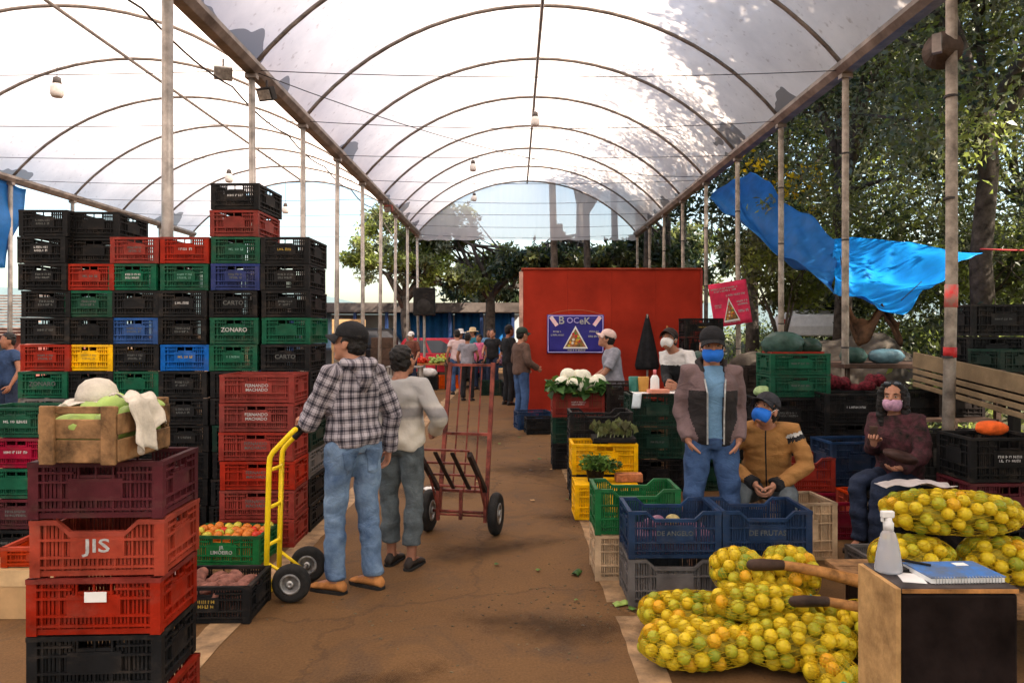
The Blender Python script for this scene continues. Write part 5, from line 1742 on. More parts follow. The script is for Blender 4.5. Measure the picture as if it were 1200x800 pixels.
def person(label, loc, rz, h=1.70, pose=None, wpose=None, group='people at the market', fine=True, skin=None, yaw=0.0, pitch=0.0, roll=0.0,
           top=None, legs=None, shoes=None, hair=True, cap=None, mask=None, hat=None, glasses=False,
           sleeve=1.0, legcut=1.0, curlR=.35, curlL=.35, handR=None, handL=None, seed=0, vox=None, paint=None, extra_top=None, bulk=.018, hood=False, longhair=False, wr=.006, hem=-.22, eyes=True):
    t = thing('person', label, 'person', loc, rz, group)
    sc = h / 1.70
    J = {k: Vector(v) for k, v in DEF.items()}
    for k, v in (pose or {}).items():
        J[k] = Vector(v)
    for k in J:
        if not k.startswith('toe'):
            J[k] = J[k] * sc
    if wpose:
        M = (Matrix.Translation(loc) @ Matrix.Rotation(rz, 4, 'Z')).inverted()
        for k, v in wpose.items():
            J[k] = M @ Vector(v)
    skin = skin or M_SKIN
    vox = vox or (.0075 if fine else .013)
    Pv, Ch, Nk = J['pelvis'], J['chest'], J['neck']
    hr = (J['hipR'] - J['hipL']).normalized(); sr = (J['shR'] - J['shL']).normalized()
    def spine(tt):
        if tt < 1: return Pv + (Ch - Pv) * tt
        return Ch + (Nk - Ch) * (tt - 1)
    def tors(mb, t0, t1, off, n=9):
        rings = []
        for i in range(n):
            tt = t0 + (t1 - t0) * i / (n - 1)
            hw = float(np.interp(tt, [s[0] for s in SECT], [s[1] for s in SECT])) * sc + off
            hd = float(np.interp(tt, [s[0] for s in SECT], [s[2] for s in SECT])) * sc + off
            up = ((spine(tt + .2) - spine(tt - .2))).normalized()
            right = hr.lerp(sr, min(1, max(0, tt)))
            right = (right - up * right.dot(up)).normalized()
            fw = up.cross(right)
            rings.append(ring(spine(tt), right, fw, hw, hd))
        mb.loft(rings)
    # ---- skin body, one mesh
    core, fing = MB(), MB()
    tors(core, -.3, 2.0, -.012 * sc, 12)
    for s, q in ((1, 'R'), (-1, 'L')):
        inner = Nk.lerp(Ch, .35).lerp(J['sh' + q], .45)
        core.tube([inner] + chain(J['sh' + q], J['el' + q], J['wr' + q]), [x * sc for x in (.05, .050, .045, .040, .038, .038, .036, .026)], 12)
        core.tube([J['hip' + q] + Vector((0, 0, .0))] + chain(J['hip' + q].lerp(J['kn' + q], .08), J['kn' + q], J['an' + q]), [x * sc for x in (.07, .075, .068, .052, .05, .050, .048, .036)], 12)
        d = (J['wr' + q] - J['el' + q]).normalized()
        cfg = (handR if q == 'R' else handL) or {}
        nd = Vector(cfg.get('d', d)); nn = Vector(cfg.get('n', (-s, .2, 0)))
        hand(core, fing, J['wr' + q], nd, nn, cfg.get('s', s), curlR if q == 'R' else curlL, sc)
        td = Vector(J['toe' + q]).normalized()
        a = J['an' + q]
        core.tube([a + Vector((0, 0, .0)) - td * .03 * sc, Vector((a.x, a.y, .045 * sc)) + td * .05 * sc, Vector((a.x, a.y, .03 * sc)) + td * .13 * sc], [.036 * sc, .036 * sc, .024 * sc], 10)
    HM = Matrix.Translation(J['head']) @ Matrix.Rotation(yaw, 4, 'Z') @ Matrix.Rotation(-pitch, 4, 'X') @ Matrix.Rotation(roll, 4, 'Y') @ Matrix.Scale(sc * 1.05, 4)
    HR = HM.to_3x3()
    def hp(x, y, z): return HM @ Vector((x, y, z))
    def hell(mb, c, r, nu=16, nv=10): mb.ell(hp(*c), r, nu, nv, HR)
    core.tube([Nk - (Nk - Ch) * .15, Nk.lerp(hp(0, -.02, -.06), .5), hp(0, -.015, -.05)], [.062 * sc, .056 * sc, .058 * sc], 14)
    hell(core, (0, -.012, .035), (.074, .093, .083)); hell(core, (0, .020, -.032), (.060, .066, .086)); hell(core, (0, .055, -.096), (.030, .027, .022))
    for s in (-1, 1):
        hell(core, (s * .034, .050, -.030), (.027, .027, .032), 10, 7); hell(core, (s * .077, -.004, -.012), (.011, .021, .033), 10, 7)
    core.tube([hp(0, .080, .016), hp(0, .097, -.008), hp(0, .104, -.026)], [.009 * sc, .011 * sc, .015 * sc], 8)
    core.tube([hp(-.046, .062, .020), hp(-.020, .079, .024), hp(.020, .079, .024), hp(.046, .062, .020)], [.010 * sc] * 4, 8)
    hell(core, (0, .083, -.062), (.024, .010, .008), 10, 6)
    V, F = remesh(core, vox, 2)
    link('body', np_mesh('body', V, F, skin, extra=fing), t)
    if eyes and fine:
        for s in (-1, 1):
            mb = MB(); mb.ell(hp(s * .030, .0735, .002), (.0115 * sc, .0105 * sc, .0065 * sc), 12, 8, HR); mb.ell(hp(s * .030, .0830, .002), (.0055 * sc,) * 3, 10, 6, None, 1)
            mb.obj('eye', [M_EYE, M_HAIR], t, True)
            MB().tube([hp(s * .016, .0865, .021), hp(s * .034, .082, .026), hp(s * .048, .068, .021)], [.0032, .0042, .0025], 6).obj('eyebrow', M_HAIR, t, True)
    # ---- hair
    if hair:
        mb = MB()
        hell(mb, (0, -.022, .046), (.080, .094, .083)); hell(mb, (0, -.050, -.005), (.075, .064, .078))
        for s in (-1, 1):
            hell(mb, (s * .066, -.005, .012), (.014, .032, .042), 10, 8)
        if longhair:
            for s in (-1, 1):
                mb.tube([hp(s * .05, .02, .09), hp(s * .082, .015, .03), hp(s * .088, .01, -.06), hp(s * .085, .0, -.16), hp(s * .07, .0, -.24)], [.03, .03, .032, .034, .025], 10)
            mb.tube([hp(0, -.07, .06), hp(0, -.095, -.05), hp(0, -.10, -.18)], [.06, .07, .055], 12)
        V, F = remesh(mb, .007 if fine else .012, 1)
        V = wrinkle(V, F, .0055, seed + 5, 70, 220)
        link('hair', np_mesh('hair', V, F, M_HAIR), t)
    # ---- cap / hat / mask
    if cap:
        cm_, dirn = cap
        CY = Matrix.Rotation(dirn, 4, 'Z')
        mb = MB()
        prof = [(0.0, .0)]
        rings = []
        for i in range(8):
            th = (PI / 2) * i / 7
            rings.append([HM @ (CY @ Vector((.0855 * math.cos(th) * math.cos(a), -.012 + .104 * math.cos(th) * math.sin(a), .052 + .086 * math.sin(th) ** .9)) ) for a in [2 * PI * k / 24 for k in range(24)]])
        rings.insert(0, [HM @ (CY @ Vector((.0845 * math.cos(a), -.012 + .103 * math.sin(a), .034))) for a in [2 * PI * k / 24 for k in range(24)]])
        mb.loft(rings, cap=True)
        cobj = mb.obj('cap', cm_, t, True)
        def brim(u, v):
            a = PI / 2 + (u - .5) * 2.1
            rr = 1 + .62 * v * math.cos((u - .5) * 2.0) ** .8
            return HM @ (CY @ Vector((.085 * math.cos(a) * (1 + .10 * v), -.012 + .104 * math.sin(a) * rr, .044 - .020 * v - .030 * (u - .5) ** 2 * 4 * (.4 + v))))
        solid(MB().sheet(brim, 14, 5).obj('cap_brim', cm_, cobj, True), .004)
        MB().ell(hp(0, -.012, .133), (.008, .008, .005), 8, 5).obj('cap_button', cm_, cobj, True)
    if hat:
        mb = MB()
        prof = [(.165, -.004), (.150, .012), (.092, .020), (.088, .05), (.078, .105), (.05, .122), (.01, .124)]
        rings = [[HM @ Vector((r * math.cos(a), -.01 + 1.12 * r * math.sin(a), .035 + z + (.012 * math.cos(2 * a) if r > .14 else 0))) for a in [2 * PI * k / 24 for k in range(24)]] for (r, z) in prof]
        mb.loft(rings)
        mb.obj('hat', hat, t, True)
    if mask:
        def mk(u, v):
            a = PI / 2 + (u - .5) * 2.75
            el = -.95 + 1.42 * v
            b = 1 + .16 * math.exp(-((u - .5) / .16) ** 2) * math.exp(-((v - .55) / .35) ** 2)
            return hp(.071 * math.cos(a) * math.cos(el) * 1.0, .022 + .080 * math.sin(a) * math.cos(el) * b, -.052 + .068 * math.sin(el))
        mo = solid(MB().sheet(mk, 18, 12).obj('face_mask', mask, t, True), .003)
        for s in (-1, 1):
            MB().tube([hp(s * .069, .040, -.03), hp(s * .078, .01, .005), hp(s * .080, -.03, .02)], .0022, 5).obj('strap', M_WHITE, mo)
    if glasses:
        for s in (-1, 1):
            MB().ell(hp(s * .034, .058, .100), (.028, .012, .018), 10, 6, HR).obj('sunglasses_lens', M_GLASS_D, t, True)
    # ---- trousers
    if legs:
        mb = MB()
        tors(mb, -.30, .02, .010 * sc, 6)
        for q in 'RL':
            a, b, c = J['hip' + q], J['kn' + q], J['an' + q]
            pts = [a.lerp(b, -.05)] + chain(a.lerp(b, .06), b, c + (b - c).normalized() * -.0)
            rr = [.098, .100, .088, .074, .072, .071, .068, .066]
            if legcut < 1:
                pts = pts[:5] + [b.lerp(c, legcut * .85)]
                rr = rr[:5] + [.078]
            mb.tube(pts, [x * sc for x in rr], 14)
        V, F = remesh(mb, .011 if fine else .016, 2)
        V = wrinkle(V, F, wr if fine else .004, seed + 1, 18, 55)
        lm = legs if isinstance(legs, (list, tuple)) else [legs]
        link('trousers', np_mesh('trousers', V, F, lm), t)
    # ---- shoes
    if shoes:
        for q in 'RL':
            a = J['an' + q]; td = Vector(J['toe' + q]); td = Vector((td.x, td.y, 0)).normalized(); rt_ = Vector((td.y, -td.x, 0))
            base = Vector((a.x, a.y, a.z - .085 * sc))
            rings = []
            for (f, hw, z1) in ((-.075, .018, .045), (-.068, .032, .075), (-.03, .038, .100), (.02, .040, .098), (.07, .044, .070), (.12, .048, .052), (.165, .044, .043), (.19, .026, .032), (.198, .010, .022)):
                cc = base + td * f * sc
                rg = []
                for j in range(12):
                    an = 2 * PI * j / 12
                    zz = .012 + (z1 - .012) * (.5 + .5 * math.sin(an)) if True else 0
                    rg.append(cc + rt_ * (hw * math.cos(an) * (1.0 if math.sin(an) < .3 else .85)) * sc + Vector((0, 0, max(.012, zz) * sc)))
                rings.append(rg)
            sh = MB().loft(rings).obj('shoe', shoes, t, True)
            sole = []
            for (f, hw) in ((-.08, .02), (-.06, .038), (.0, .042), (.1, .05), (.16, .047), (.2, .02)):
                sole.append((f, hw))
            poly = [base + td * f * sc + rt_ * hw * sc for (f, hw) in sole] + [base + td * f * sc - rt_ * hw * sc for (f, hw) in reversed(sole)]
            n = len(poly)
            MB().add(poly + [p + Vector((0, 0, .018 * sc)) for p in poly], [tuple(range(n - 1, -1, -1)), tuple(range(n, 2 * n))] + [(i, (i + 1) % n, n + (i + 1) % n, n + i) for i in range(n)]).obj('sole', M_RUBBER, sh)
    # ---- top garment
    def garment(name, mats, off, slv, t0=hem, t1=1.93, paintf=None, cut=None, amp=None, sleeves=True, sd=0):
        mb = MB()
        tors(mb, t0, t1, off * sc, 12)
        segs = [(spine(t0), spine(1.0), 'torso'), (spine(1.0), spine(1.9), 'torso')]
        if sleeves:
            for q in 'RL':
                inner = Nk.lerp(Ch, .30).lerp(J['sh' + q], .42)
                a, b, c = J['sh' + q], J['el' + q], J['wr' + q]
                pts = chain(a, b, c)
                rr = [.052, .048, .044, .043, .042, .039, .034]
                if slv < 1:
                    pts = [a, a.lerp(b, .4), a.lerp(b, slv)]; rr = [.058, .058, .06]
                mb.tube([inner] + pts, [(.055 + off * .8) * sc] + [(x + off * .8) * sc for x in rr], 14)
                segs += [(a, b, 'up' + q), (b, c, 'fo' + q)]
        V, F = remesh(mb, .0105 if fine else .016, 2)
        V = wrinkle(V, F, (amp if amp is not None else wr) if fine else .004, seed + 2 + sd, 20, 60)
        # cloth coordinates from the nearest limb
        A = np.array([s[0] for s in segs]); B = np.array([s[1] for s in segs]); D = B - A
        best = np.full(len(V), 1e9); bi = np.zeros(len(V), int); bt_ = np.zeros(len(V))
        for k in range(len(segs)):
            tt = np.clip(((V - A[k]) @ D[k]) / (D[k] @ D[k]), 0, 1)
            dist = np.linalg.norm(V - (A[k] + tt[:, None] * D[k]), axis=1) - (.125 if k < 2 else .05)
            m = dist < best
            best[m] = dist[m]; bi[m] = k; bt_[m] = tt[m]
        uvw = np.zeros((len(V), 3))
        for k in range(len(segs)):
            m = bi == k
            ax = D[k] / np.linalg.norm(D[k])
            rv = np.array(sr) - ax * (np.array(sr) @ ax)
            if np.linalg.norm(rv) < .2: rv = np.array((0, 1, 0)) - ax * ax[1]
            rv /= np.linalg.norm(rv); fv = np.cross(ax, rv)
            q = V[m] - A[k]
            ang = np.arctan2(q @ fv, q @ rv)
            uvw[m, 0] = ang * (.15 if k < 2 else .06)
            uvw[m, 1] = bt_[m] * np.linalg.norm(D[k]) + (np.linalg.norm(D[0]) if k == 1 else (0 if k < 2 else .03))
            uvw[m, 2] = k
        mi = None
        if paintf:
            mi = []
            for f in F:
                c = V[list(f)].mean(axis=0)
                k = int(bi[f[0]])
                mi.append(paintf(segs[k][2], float(bt_[f[0]]), c, float(uvw[f[0], 0])))
        if cut:
            keep = [i for i, f in enumerate(F) if not cut(segs[int(bi[f[0]])][2], V[list(f)].mean(axis=0))]
            F = [F[i] for i in keep]
            if mi: mi = [mi[i] for i in keep]
        me = np_mesh(name, V, F, mats, mi=mi)
        at_ = me.attributes.new('weave', 'FLOAT_VECTOR', 'POINT')
        at_.data.foreach_set('vector', uvw.ravel())
        o = link(name, me, t)
        if cut:
            solid(o, .006)
        return o
    if top:
        garment('top', top, bulk, sleeve, paintf=paint)
    if extra_top:
        extra_top(garment, J, HM, t, spine, sc)
    if hood:
        mb = MB()
        hb = [Nk + Vector(p) * sc for p in ((.085, .01, .0), (.10, -.05, .015), (.06, -.11, .0), (0, -.13, -.02), (-.06, -.11, .0), (-.10, -.05, .015), (-.085, .01, .0))]
        mb.tube(hb, [.022, .032, .042, .05, .042, .032, .022], 10, round_end=True)
        mb.tube([Nk + Vector((0, -.11, .0)) * sc, Nk + Vector((0, -.135, -.10)) * sc, Nk + Vector((0, -.13, -.16)) * sc], [.06, .055, .02], 12, round_end=True)
        V, F = remesh(mb, .011, 2)
        V = wrinkle(V, F, .005, seed + 9)
        me = np_mesh('hood', V, F, top if not isinstance(top, (list, tuple)) else top[0])
        at_ = me.attributes.new('weave', 'FLOAT_VECTOR', 'POINT')
        at_.data.foreach_set('vector', np.column_stack([V[:, 0], V[:, 2], V[:, 1]]).ravel())
        link('hood', me, t)
    return t, J, HM

# fabrics
def fabric(name, c, var=.2, scale=7, col2=None, bump=.35, bs=260):
    new = name not in MATS
    m = mat(name, c, .85, var, scale, bump, bs, spec=.2, col2=col2)
    if new:
        fold_bump(m)
    return m
def fold_bump(m, strength=.4):
    """soft creases of worn cloth"""
    N, Lk = m.node_tree.nodes, m.node_tree.links
    b = N['Principled BSDF']
    tc = N.new('ShaderNodeTexCoord'); mp = N.new('ShaderNodeMapping'); mp.inputs['Scale'].default_value = (6, 6, 10); mp.inputs['Rotation'].default_value = (.5, .4, 0)
    nz = N.new('ShaderNodeTexNoise'); nz.inputs['Scale'].default_value = 1.0; nz.inputs['Detail'].default_value = 3; nz.inputs['Distortion'].default_value = 1.4
    Lk.new(tc.outputs['Object'], mp.inputs[0]); Lk.new(mp.outputs[0], nz.inputs['Vector'])
    r = N.new('ShaderNodeMath'); r.operation = 'SUBTRACT'; r.inputs[1].default_value = .5; Lk.new(nz.outputs['Fac'], r.inputs[0])
    a = N.new('ShaderNodeMath'); a.operation = 'ABSOLUTE'; Lk.new(r.outputs[0], a.inputs[0])
    bp = N.new('ShaderNodeBump'); bp.inputs['Strength'].default_value = strength; bp.inputs['Distance'].default_value = .05
    Lk.new(a.outputs[0], bp.inputs['Height'])
    if b.inputs['Normal'].links:
        Lk.new(b.inputs['Normal'].links[0].from_socket, bp.inputs['Normal'])
    Lk.new(bp.outputs[0], b.inputs['Normal'])
def plaid_material():
    m = bpy.data.materials.new('grey_plaid_flannel'); m.use_nodes = True
    N, Lk = m.node_tree.nodes, m.node_tree.links
    b = N['Principled BSDF']; b.inputs['Roughness'].default_value = .9; b.inputs['Specular IOR Level'].default_value = .2
    at_ = N.new('ShaderNodeAttribute'); at_.attribute_name = 'weave'
    sp = N.new('ShaderNodeSeparateXYZ'); Lk.new(at_.outputs['Vector'], sp.inputs[0])
    def bands(src, period):
        d = N.new('ShaderNodeMath'); d.operation = 'MULTIPLY'; d.inputs[1].default_value = 1 / period; Lk.new(src, d.inputs[0])
        f = N.new('ShaderNodeMath'); f.operation = 'FRACT'; Lk.new(d.outputs[0], f.inputs[0])
        r = N.new('ShaderNodeValToRGB'); r.color_ramp.interpolation = 'LINEAR'
        els = r.color_ramp.elements
        els[0].position = 0; els[0].color = (.86, .86, .86, 1); els[1].position = .30; els[1].color = (.86, .86, .86, 1)
        for p, v in ((.33, .30), (.37, .30), (.40, .62), (.50, .55), (.54, .14), (.72, .14), (.76, .6), (.86, .64), (.89, .30), (.92, .34), (.96, .86)):
            e = els.new(p); e.color = (v, v, v, 1)
        Lk.new(f.outputs[0], r.inputs['Fac'])
        return r.outputs['Color']
    mx = N.new('ShaderNodeMix'); mx.data_type = 'RGBA'; mx.inputs[0].default_value = .5
    Lk.new(bands(sp.outputs['X'], .060), mx.inputs[6]); Lk.new(bands(sp.outputs['Y'], .066), mx.inputs[7])
    r2 = N.new('ShaderNodeValToRGB')
    e = r2.color_ramp.elements; e[0].position = .16; e[0].color = (.018, .018, .026, 1); e[1].position = .82; e[1].color = (.40, .37, .40, 1)
    x = e.new(.48); x.color = (.11, .098, .115, 1)
    Lk.new(mx.outputs[2], r2.inputs['Fac']); Lk.new(r2.outputs[0], b.inputs['Base Color'])
    return m
M_PLAID = plaid_material(); fold_bump(M_PLAID)
def zramp_material(name, stops):
    m = bpy.data.materials.new(name); m.use_nodes = True
    N, Lk = m.node_tree.nodes, m.node_tree.links
    b = N['Principled BSDF']; b.inputs['Roughness'].default_value = .95; b.inputs['Specular IOR Level'].default_value = .15
    tc = N.new('ShaderNodeTexCoord'); sp = N.new('ShaderNodeSeparateXYZ'); Lk.new(tc.outputs['Object'], sp.inputs[0])
    nz = N.new('ShaderNodeTexNoise'); nz.inputs['Scale'].default_value = 45; nz.inputs['Detail'].default_value = 4; Lk.new(tc.outputs['Object'], nz.inputs['Vector'])
    ad = N.new('ShaderNodeMath'); ad.operation = 'MULTIPLY_ADD'; ad.inputs[1].default_value = .02; Lk.new(nz.outputs['Fac'], ad.inputs[0]); Lk.new(sp.outputs['Z'], ad.inputs[2])
    mr = N.new('ShaderNodeMapRange'); mr.inputs['From Min'].default_value = .7; mr.inputs['From Max'].default_value = 1.5; Lk.new(ad.outputs[0], mr.inputs['Value'])
    r = N.new('ShaderNodeValToRGB'); els = r.color_ramp.elements
    els[0].position, els[0].color = stops[0][0], (*stops[0][1], 1); els[1].position, els[1].color = stops[-1][0], (*stops[-1][1], 1)
    for p, c in stops[1:-1]:
        e = els.new(p); e.color = (*c, 1)
    Lk.new(mr.outputs[0], r.inputs['Fac']); Lk.new(r.outputs[0], b.inputs['Base Color'])
    bp = N.new('ShaderNodeBump'); bp.inputs['Strength'].default_value = .6; bp.inputs['Distance'].default_value = .006; Lk.new(nz.outputs['Fac'], bp.inputs['Height']); Lk.new(bp.outputs[0], b.inputs['Normal'])
    return m
M_SWEATER = zramp_material('striped_knit', [(0, (.56, .52, .45)), (.34, (.58, .54, .47)), (.38, (.50, .47, .42)), (.43, (.52, .49, .44)), (.47, (.22, .21, .21)), (.53, (.24, .23, .23)), (.56, (.46, .44, .41)), (.61, (.36, .35, .34)), (1, (.32, .315, .31))])
M_DENIM = fabric('blue_denim', (.042, .082, .175), .6, 4.5, (.018, .038, .095))
M_DENIMW = fabric('washed_denim', (.135, .20, .285), .6, 3.6, (.026, .058, .135))
M_DENIMG = fabric('grey_denim', (.10, .12, .13), .35, 5)
M_DENIMD = fabric('dark_denim', (.020, .030, .060), .3, 5)
M_TANSHOE = mat('tan_suede', (.48, .20, .06), .8, .25, 12, .2, 90)
M_DKSHOE = mat('dark_shoe', (.03, .022, .018), .6)
M_BRSHOE = mat('brown_shoe', (.20, .09, .04), .7)
M_BLACKF = fabric('black_cotton', (.016, .016, .018), .3)
M_MAUVE = fabric('mauve_padded_fabric', (.17, .115, .115), .15)
M_DKPANEL = fabric('charcoal_padded_fabric', (.026, .022, .022), .2)
M_LTBLUE = fabric('light_blue_shirt', (.14, .27, .42), .15)
M_TANJ = fabric('ochre_jacket', (.36, .175, .055), .15)
M_WHITEF = fabric('white_fabric', (.62, .60, .58), .1)
M_CAMO = fabric('dark_floral_fabric', (.050, .012, .017), .9, 17, (.007, .012, .008))
M_BROWNJ = fabric('brown_sweater', (.12, .072, .055), .2)
M_GREYT = fabric('grey_marl_shirt', (.27, .27, .31), .2)
M_PINKS = fabric('pinkish_white_shirt', (.62, .47, .47), .1)
M_BLUEM = mat('blue_mask', (.02, .17, .70), .7, .1, 20)
M_PINKM = mat('pink_mask', (.52, .30, .42), .8, .25, 30)
M_WHITEM = mat('white_mask', (.70, .68, .66), .8, .1, 20)
M_CAPBLK = fabric('black_cap', (.014, .014, .016), .3)
M_STRAW = mat('straw', (.62, .47, .27), .8, .25, 40, .3, 120)

# 1 plaid man holding the hand truck
PL_LOC = (-1.03, 4.74, 0)
t1, J1, H1 = person('man in grey plaid shirt and washed jeans holding the yellow hand truck', PL_LOC, R(42), 1.70, yaw=R(38), pitch=-.15,
    pose=dict(pelvis=(0, 0, .96), chest=(0, .02, 1.26), neck=(0, .0, 1.44), head=(-.01, .045, 1.575), knL=(-.11, .05, .50), knR=(.10, .0, .50), anL=(-.12, .02, .085), anR=(.11, -.06, .085), toeL=(-.45, 1, 0), toeR=(-.3, 1, 0),
              elR=(.255, -.05, 1.11), wrR=(.265, .01, .86)),
    wpose=dict(elL=(-1.305, 4.62, 1.04), wrL=(-1.305, 4.70, 1.115)), handL=dict(d=(-.45, .62, -.25), n=(.15, .2, -1), s=1), curlL=.85, curlR=.45,
    top=M_PLAID, legs=M_DENIMW, shoes=M_TANSHOE, cap=(M_CAPBLK, 0), hood=True, seed=11, bulk=.024, hem=-.14, wr=.008)
def pocket(root, x, y, z, w, h_, mt, rz=0.0):
    tr_ = [c for c in root.children if c.name.startswith('trousers')][0]
    o = MB().sheet(lambda u, v: ((u - .5) * w * (1 - .12 * (1 - v)), 0, (v - .5) * h_ - (.02 * (1 - abs(2 * u - 1)) if v < .1 else 0)), 8, 8).obj('pocket', mt, root, True)
    o.location = (x, y, z); o.rotation_euler = (0, 0, rz)
    md = o.modifiers.new('fit', 'SHRINKWRAP'); md.target = tr_; md.wrap_method = 'NEAREST_SURFACEPOINT'; md.offset = .004; md.wrap_mode = 'ABOVE_SURFACE'
    solid(o, .004)
for s_ in (-1, 1):
    pocket(t1, s_ * .085, -.135, .835, .125, .14, M_DENIMW, -s_ * .25)

# 2 man in the striped sweater
person('shorter man in grey and cream striped sweater beside the plaid man', (-.80, 5.20, 0), R(-16), 1.56, yaw=R(-10), pitch=-.25,
    pose=dict(elR=(.33, -.03, 1.14), wrR=(.22, .17, 1.02), elL=(-.30, 0, 1.13), wrL=(-.20, .20, 1.02), head=(0, .05, 1.57), anR=(.10, -.03, .085), anL=(-.09, .03, .085)),
    skin=M_SKIN2, top=M_SWEATER, legs=M_DENIMG, legcut=.92, shoes=M_DKSHOE, seed=21, bulk=.026, hem=-.16, wr=.008)

# 3 standing man, open padded jacket
def jacket3(garment, J, HM, t, spine, sc):
    garment('shirt', M_LTBLUE, .008, 1.0, sleeves=False, amp=.004, sd=3)
    def paintf(seg, tt, c, u):
        if seg == 'torso':
            return 1 if c[2] < 1.27 * sc else 0
        return 0
    def cut(seg, c):
        w = .052 + .03 * max(0, (c[2] - 1.2) / .25)
        return seg == 'torso' and c[1] > .02 and abs(c[0] - .0) < w
    garment('jacket', [M_MAUVE, M_DKPANEL], .018, 1.0, t0=-.18, paintf=paintf, cut=cut, amp=.006, sd=4)
    V = MB()
    n = J['neck']
    V.tube([n + Vector(p) for p in ((.075, .075, -.04), (.09, .0, .02), (.05, -.07, .035), (-.05, -.07, .035), (-.09, .0, .02), (-.075, .075, -.04))], [.018, .024, .026, .026, .024, .018], 10, round_end=True)
    V.obj('collar', M_DKPANEL, t, True)
    for s in (-1, 1):
        MB().tube([spine(-.15) + Vector((s * .055, .145, 0)), spine(.5) + Vector((s * .056, .14, 0)), spine(1.0) + Vector((s * .058, .15, 0)), spine(1.5) + Vector((s * .07, .125, 0))], .006, 6).obj('zip', M_RIMGREY, t)
person('standing man in open mauve and charcoal jacket with blue face mask', (1.375, 5.16, 0), R(176), 1.66, yaw=R(-6),
    pose=dict(shR=(.162, -.01, 1.40), shL=(-.162, -.01, 1.40), elR=(.205, -.07, 1.11), wrR=(.175, .065, .925), elL=(-.205, -.07, 1.11), wrL=(-.175, .065, .925), anR=(.16, .0, .085), anL=(-.14, .02, .085), knR=(.13, .03, .5), knL=(-.12, .04, .5)),
    handR=dict(d=(-.35, -.15, -1), n=(-1, 0, .3)), handL=dict(d=(.35, -.15, -1), n=(1, 0, .3)), skin=M_SKIN, legs=M_DENIM, shoes=M_DKSHOE, cap=(M_CAPBLK, 0), mask=M_BLUEM, extra_top=jacket3, seed=31)

# 4 seated man, ochre jacket
def jpaint4(seg, tt, c, u):
    if seg.startswith('up') and .04 < tt < .13: return 1
    if seg.startswith('up') and .13 <= tt < .26: return 2
    if seg.startswith('fo') and tt > .84: return 2
    if seg == 'torso' and abs(c[0]) < .009 and c[1] > .1: return 2
    return 0
person('seated man in ochre jacket with white shoulder stripes and blue face mask', (1.88, 5.50, 0), R(158), 1.64, yaw=R(-24), pitch=-.5,
    pose=dict(pelvis=(0, -.02, .53), chest=(0, .08, .83), neck=(0, .17, 1.02), head=(0, .23, 1.125), shR=(.19, .13, .97), shL=(-.19, .13, .97), elR=(.29, .14, .71), elL=(-.29, .14, .71), wrR=(.065, .37, .60), wrL=(-.065, .37, .60),
              hipR=(.09, .0, .51), hipL=(-.09, .0, .51), knR=(.17, .41, .52), knL=(-.17, .41, .52), anR=(.15, .38, .085), anL=(-.15, .38, .085)),
    handR=dict(d=(-.35, .5, -.75), n=(-1, .1, -.2)), handL=dict(d=(.35, .5, -.75), n=(1, .1, -.2)), curlR=.6, curlL=.6,
    skin=M_SKIN, top=[M_TANJ, M_WHITEF, M_BLACKF], paint=jpaint4, legs=M_DENIMG, shoes=M_DKSHOE, cap=(fabric('dark_grey_cap', (.035, .035, .042), .4), 0), mask=M_BLUEM, seed=41, bulk=.021, hem=-.05, wr=.009)

# 5 seated woman
person('seated woman in dark floral jacket and pink face mask holding up a cup', (2.98, 5.74, 0), R(124), 1.62, yaw=R(18), pitch=-.08,
    pose=dict(pelvis=(0, -.02, .55), chest=(0, .02, .87), neck=(0, .035, 1.07), head=(0, .075, 1.20), shR=(.17, .03, 1.01), shL=(-.17, .03, 1.01), elL=(-.25, .09, .77),
              hipR=(.09, .0, .53), hipL=(-.09, .0, .53), knR=(.10, .42, .54), knL=(-.08, .43, .54), anR=(.09, .40, .085), anL=(-.07, .42, .085)),
    wpose=dict(elR=(2.80, 5.79, .74), wrR=(2.72, 5.60, .81), wrL=(2.86, 5.46, .64)), handR=dict(d=(-.2, .35, .6), n=(-.4, 1, .0)), handL=dict(d=(.5, .9, -.1), n=(0, .2, 1)), curlR=.7, curlL=.35,
    skin=M_SKIN, top=M_CAMO, legs=M_DENIMD, shoes=M_DKSHOE, mask=M_PINKM, longhair=True, glasses=True, seed=51, bulk=.030, hem=-.1, wr=.009)
o = MB().lathe([(.024, 0), (.030, .075), (.032, .078), (.028, .075), (.022, .006)], 16).obj('plastic_cup', M_BROWNJ, None, True); o.location = (2.692, 5.545, .86); tag(o, 'small brown cup held up by the seated woman', 'cup')
o = link('brown_handbag', bag_mesh(44, .16, .11, .045, mat('brown_leather', (.06, .030, .024), .5, .2, 8), False)); o.location = (2.88, 5.50, .715); o.rotation_euler = (.2, .25, .6); tag(o, 'soft brown handbag on the lap of the seated woman', 'handbag')

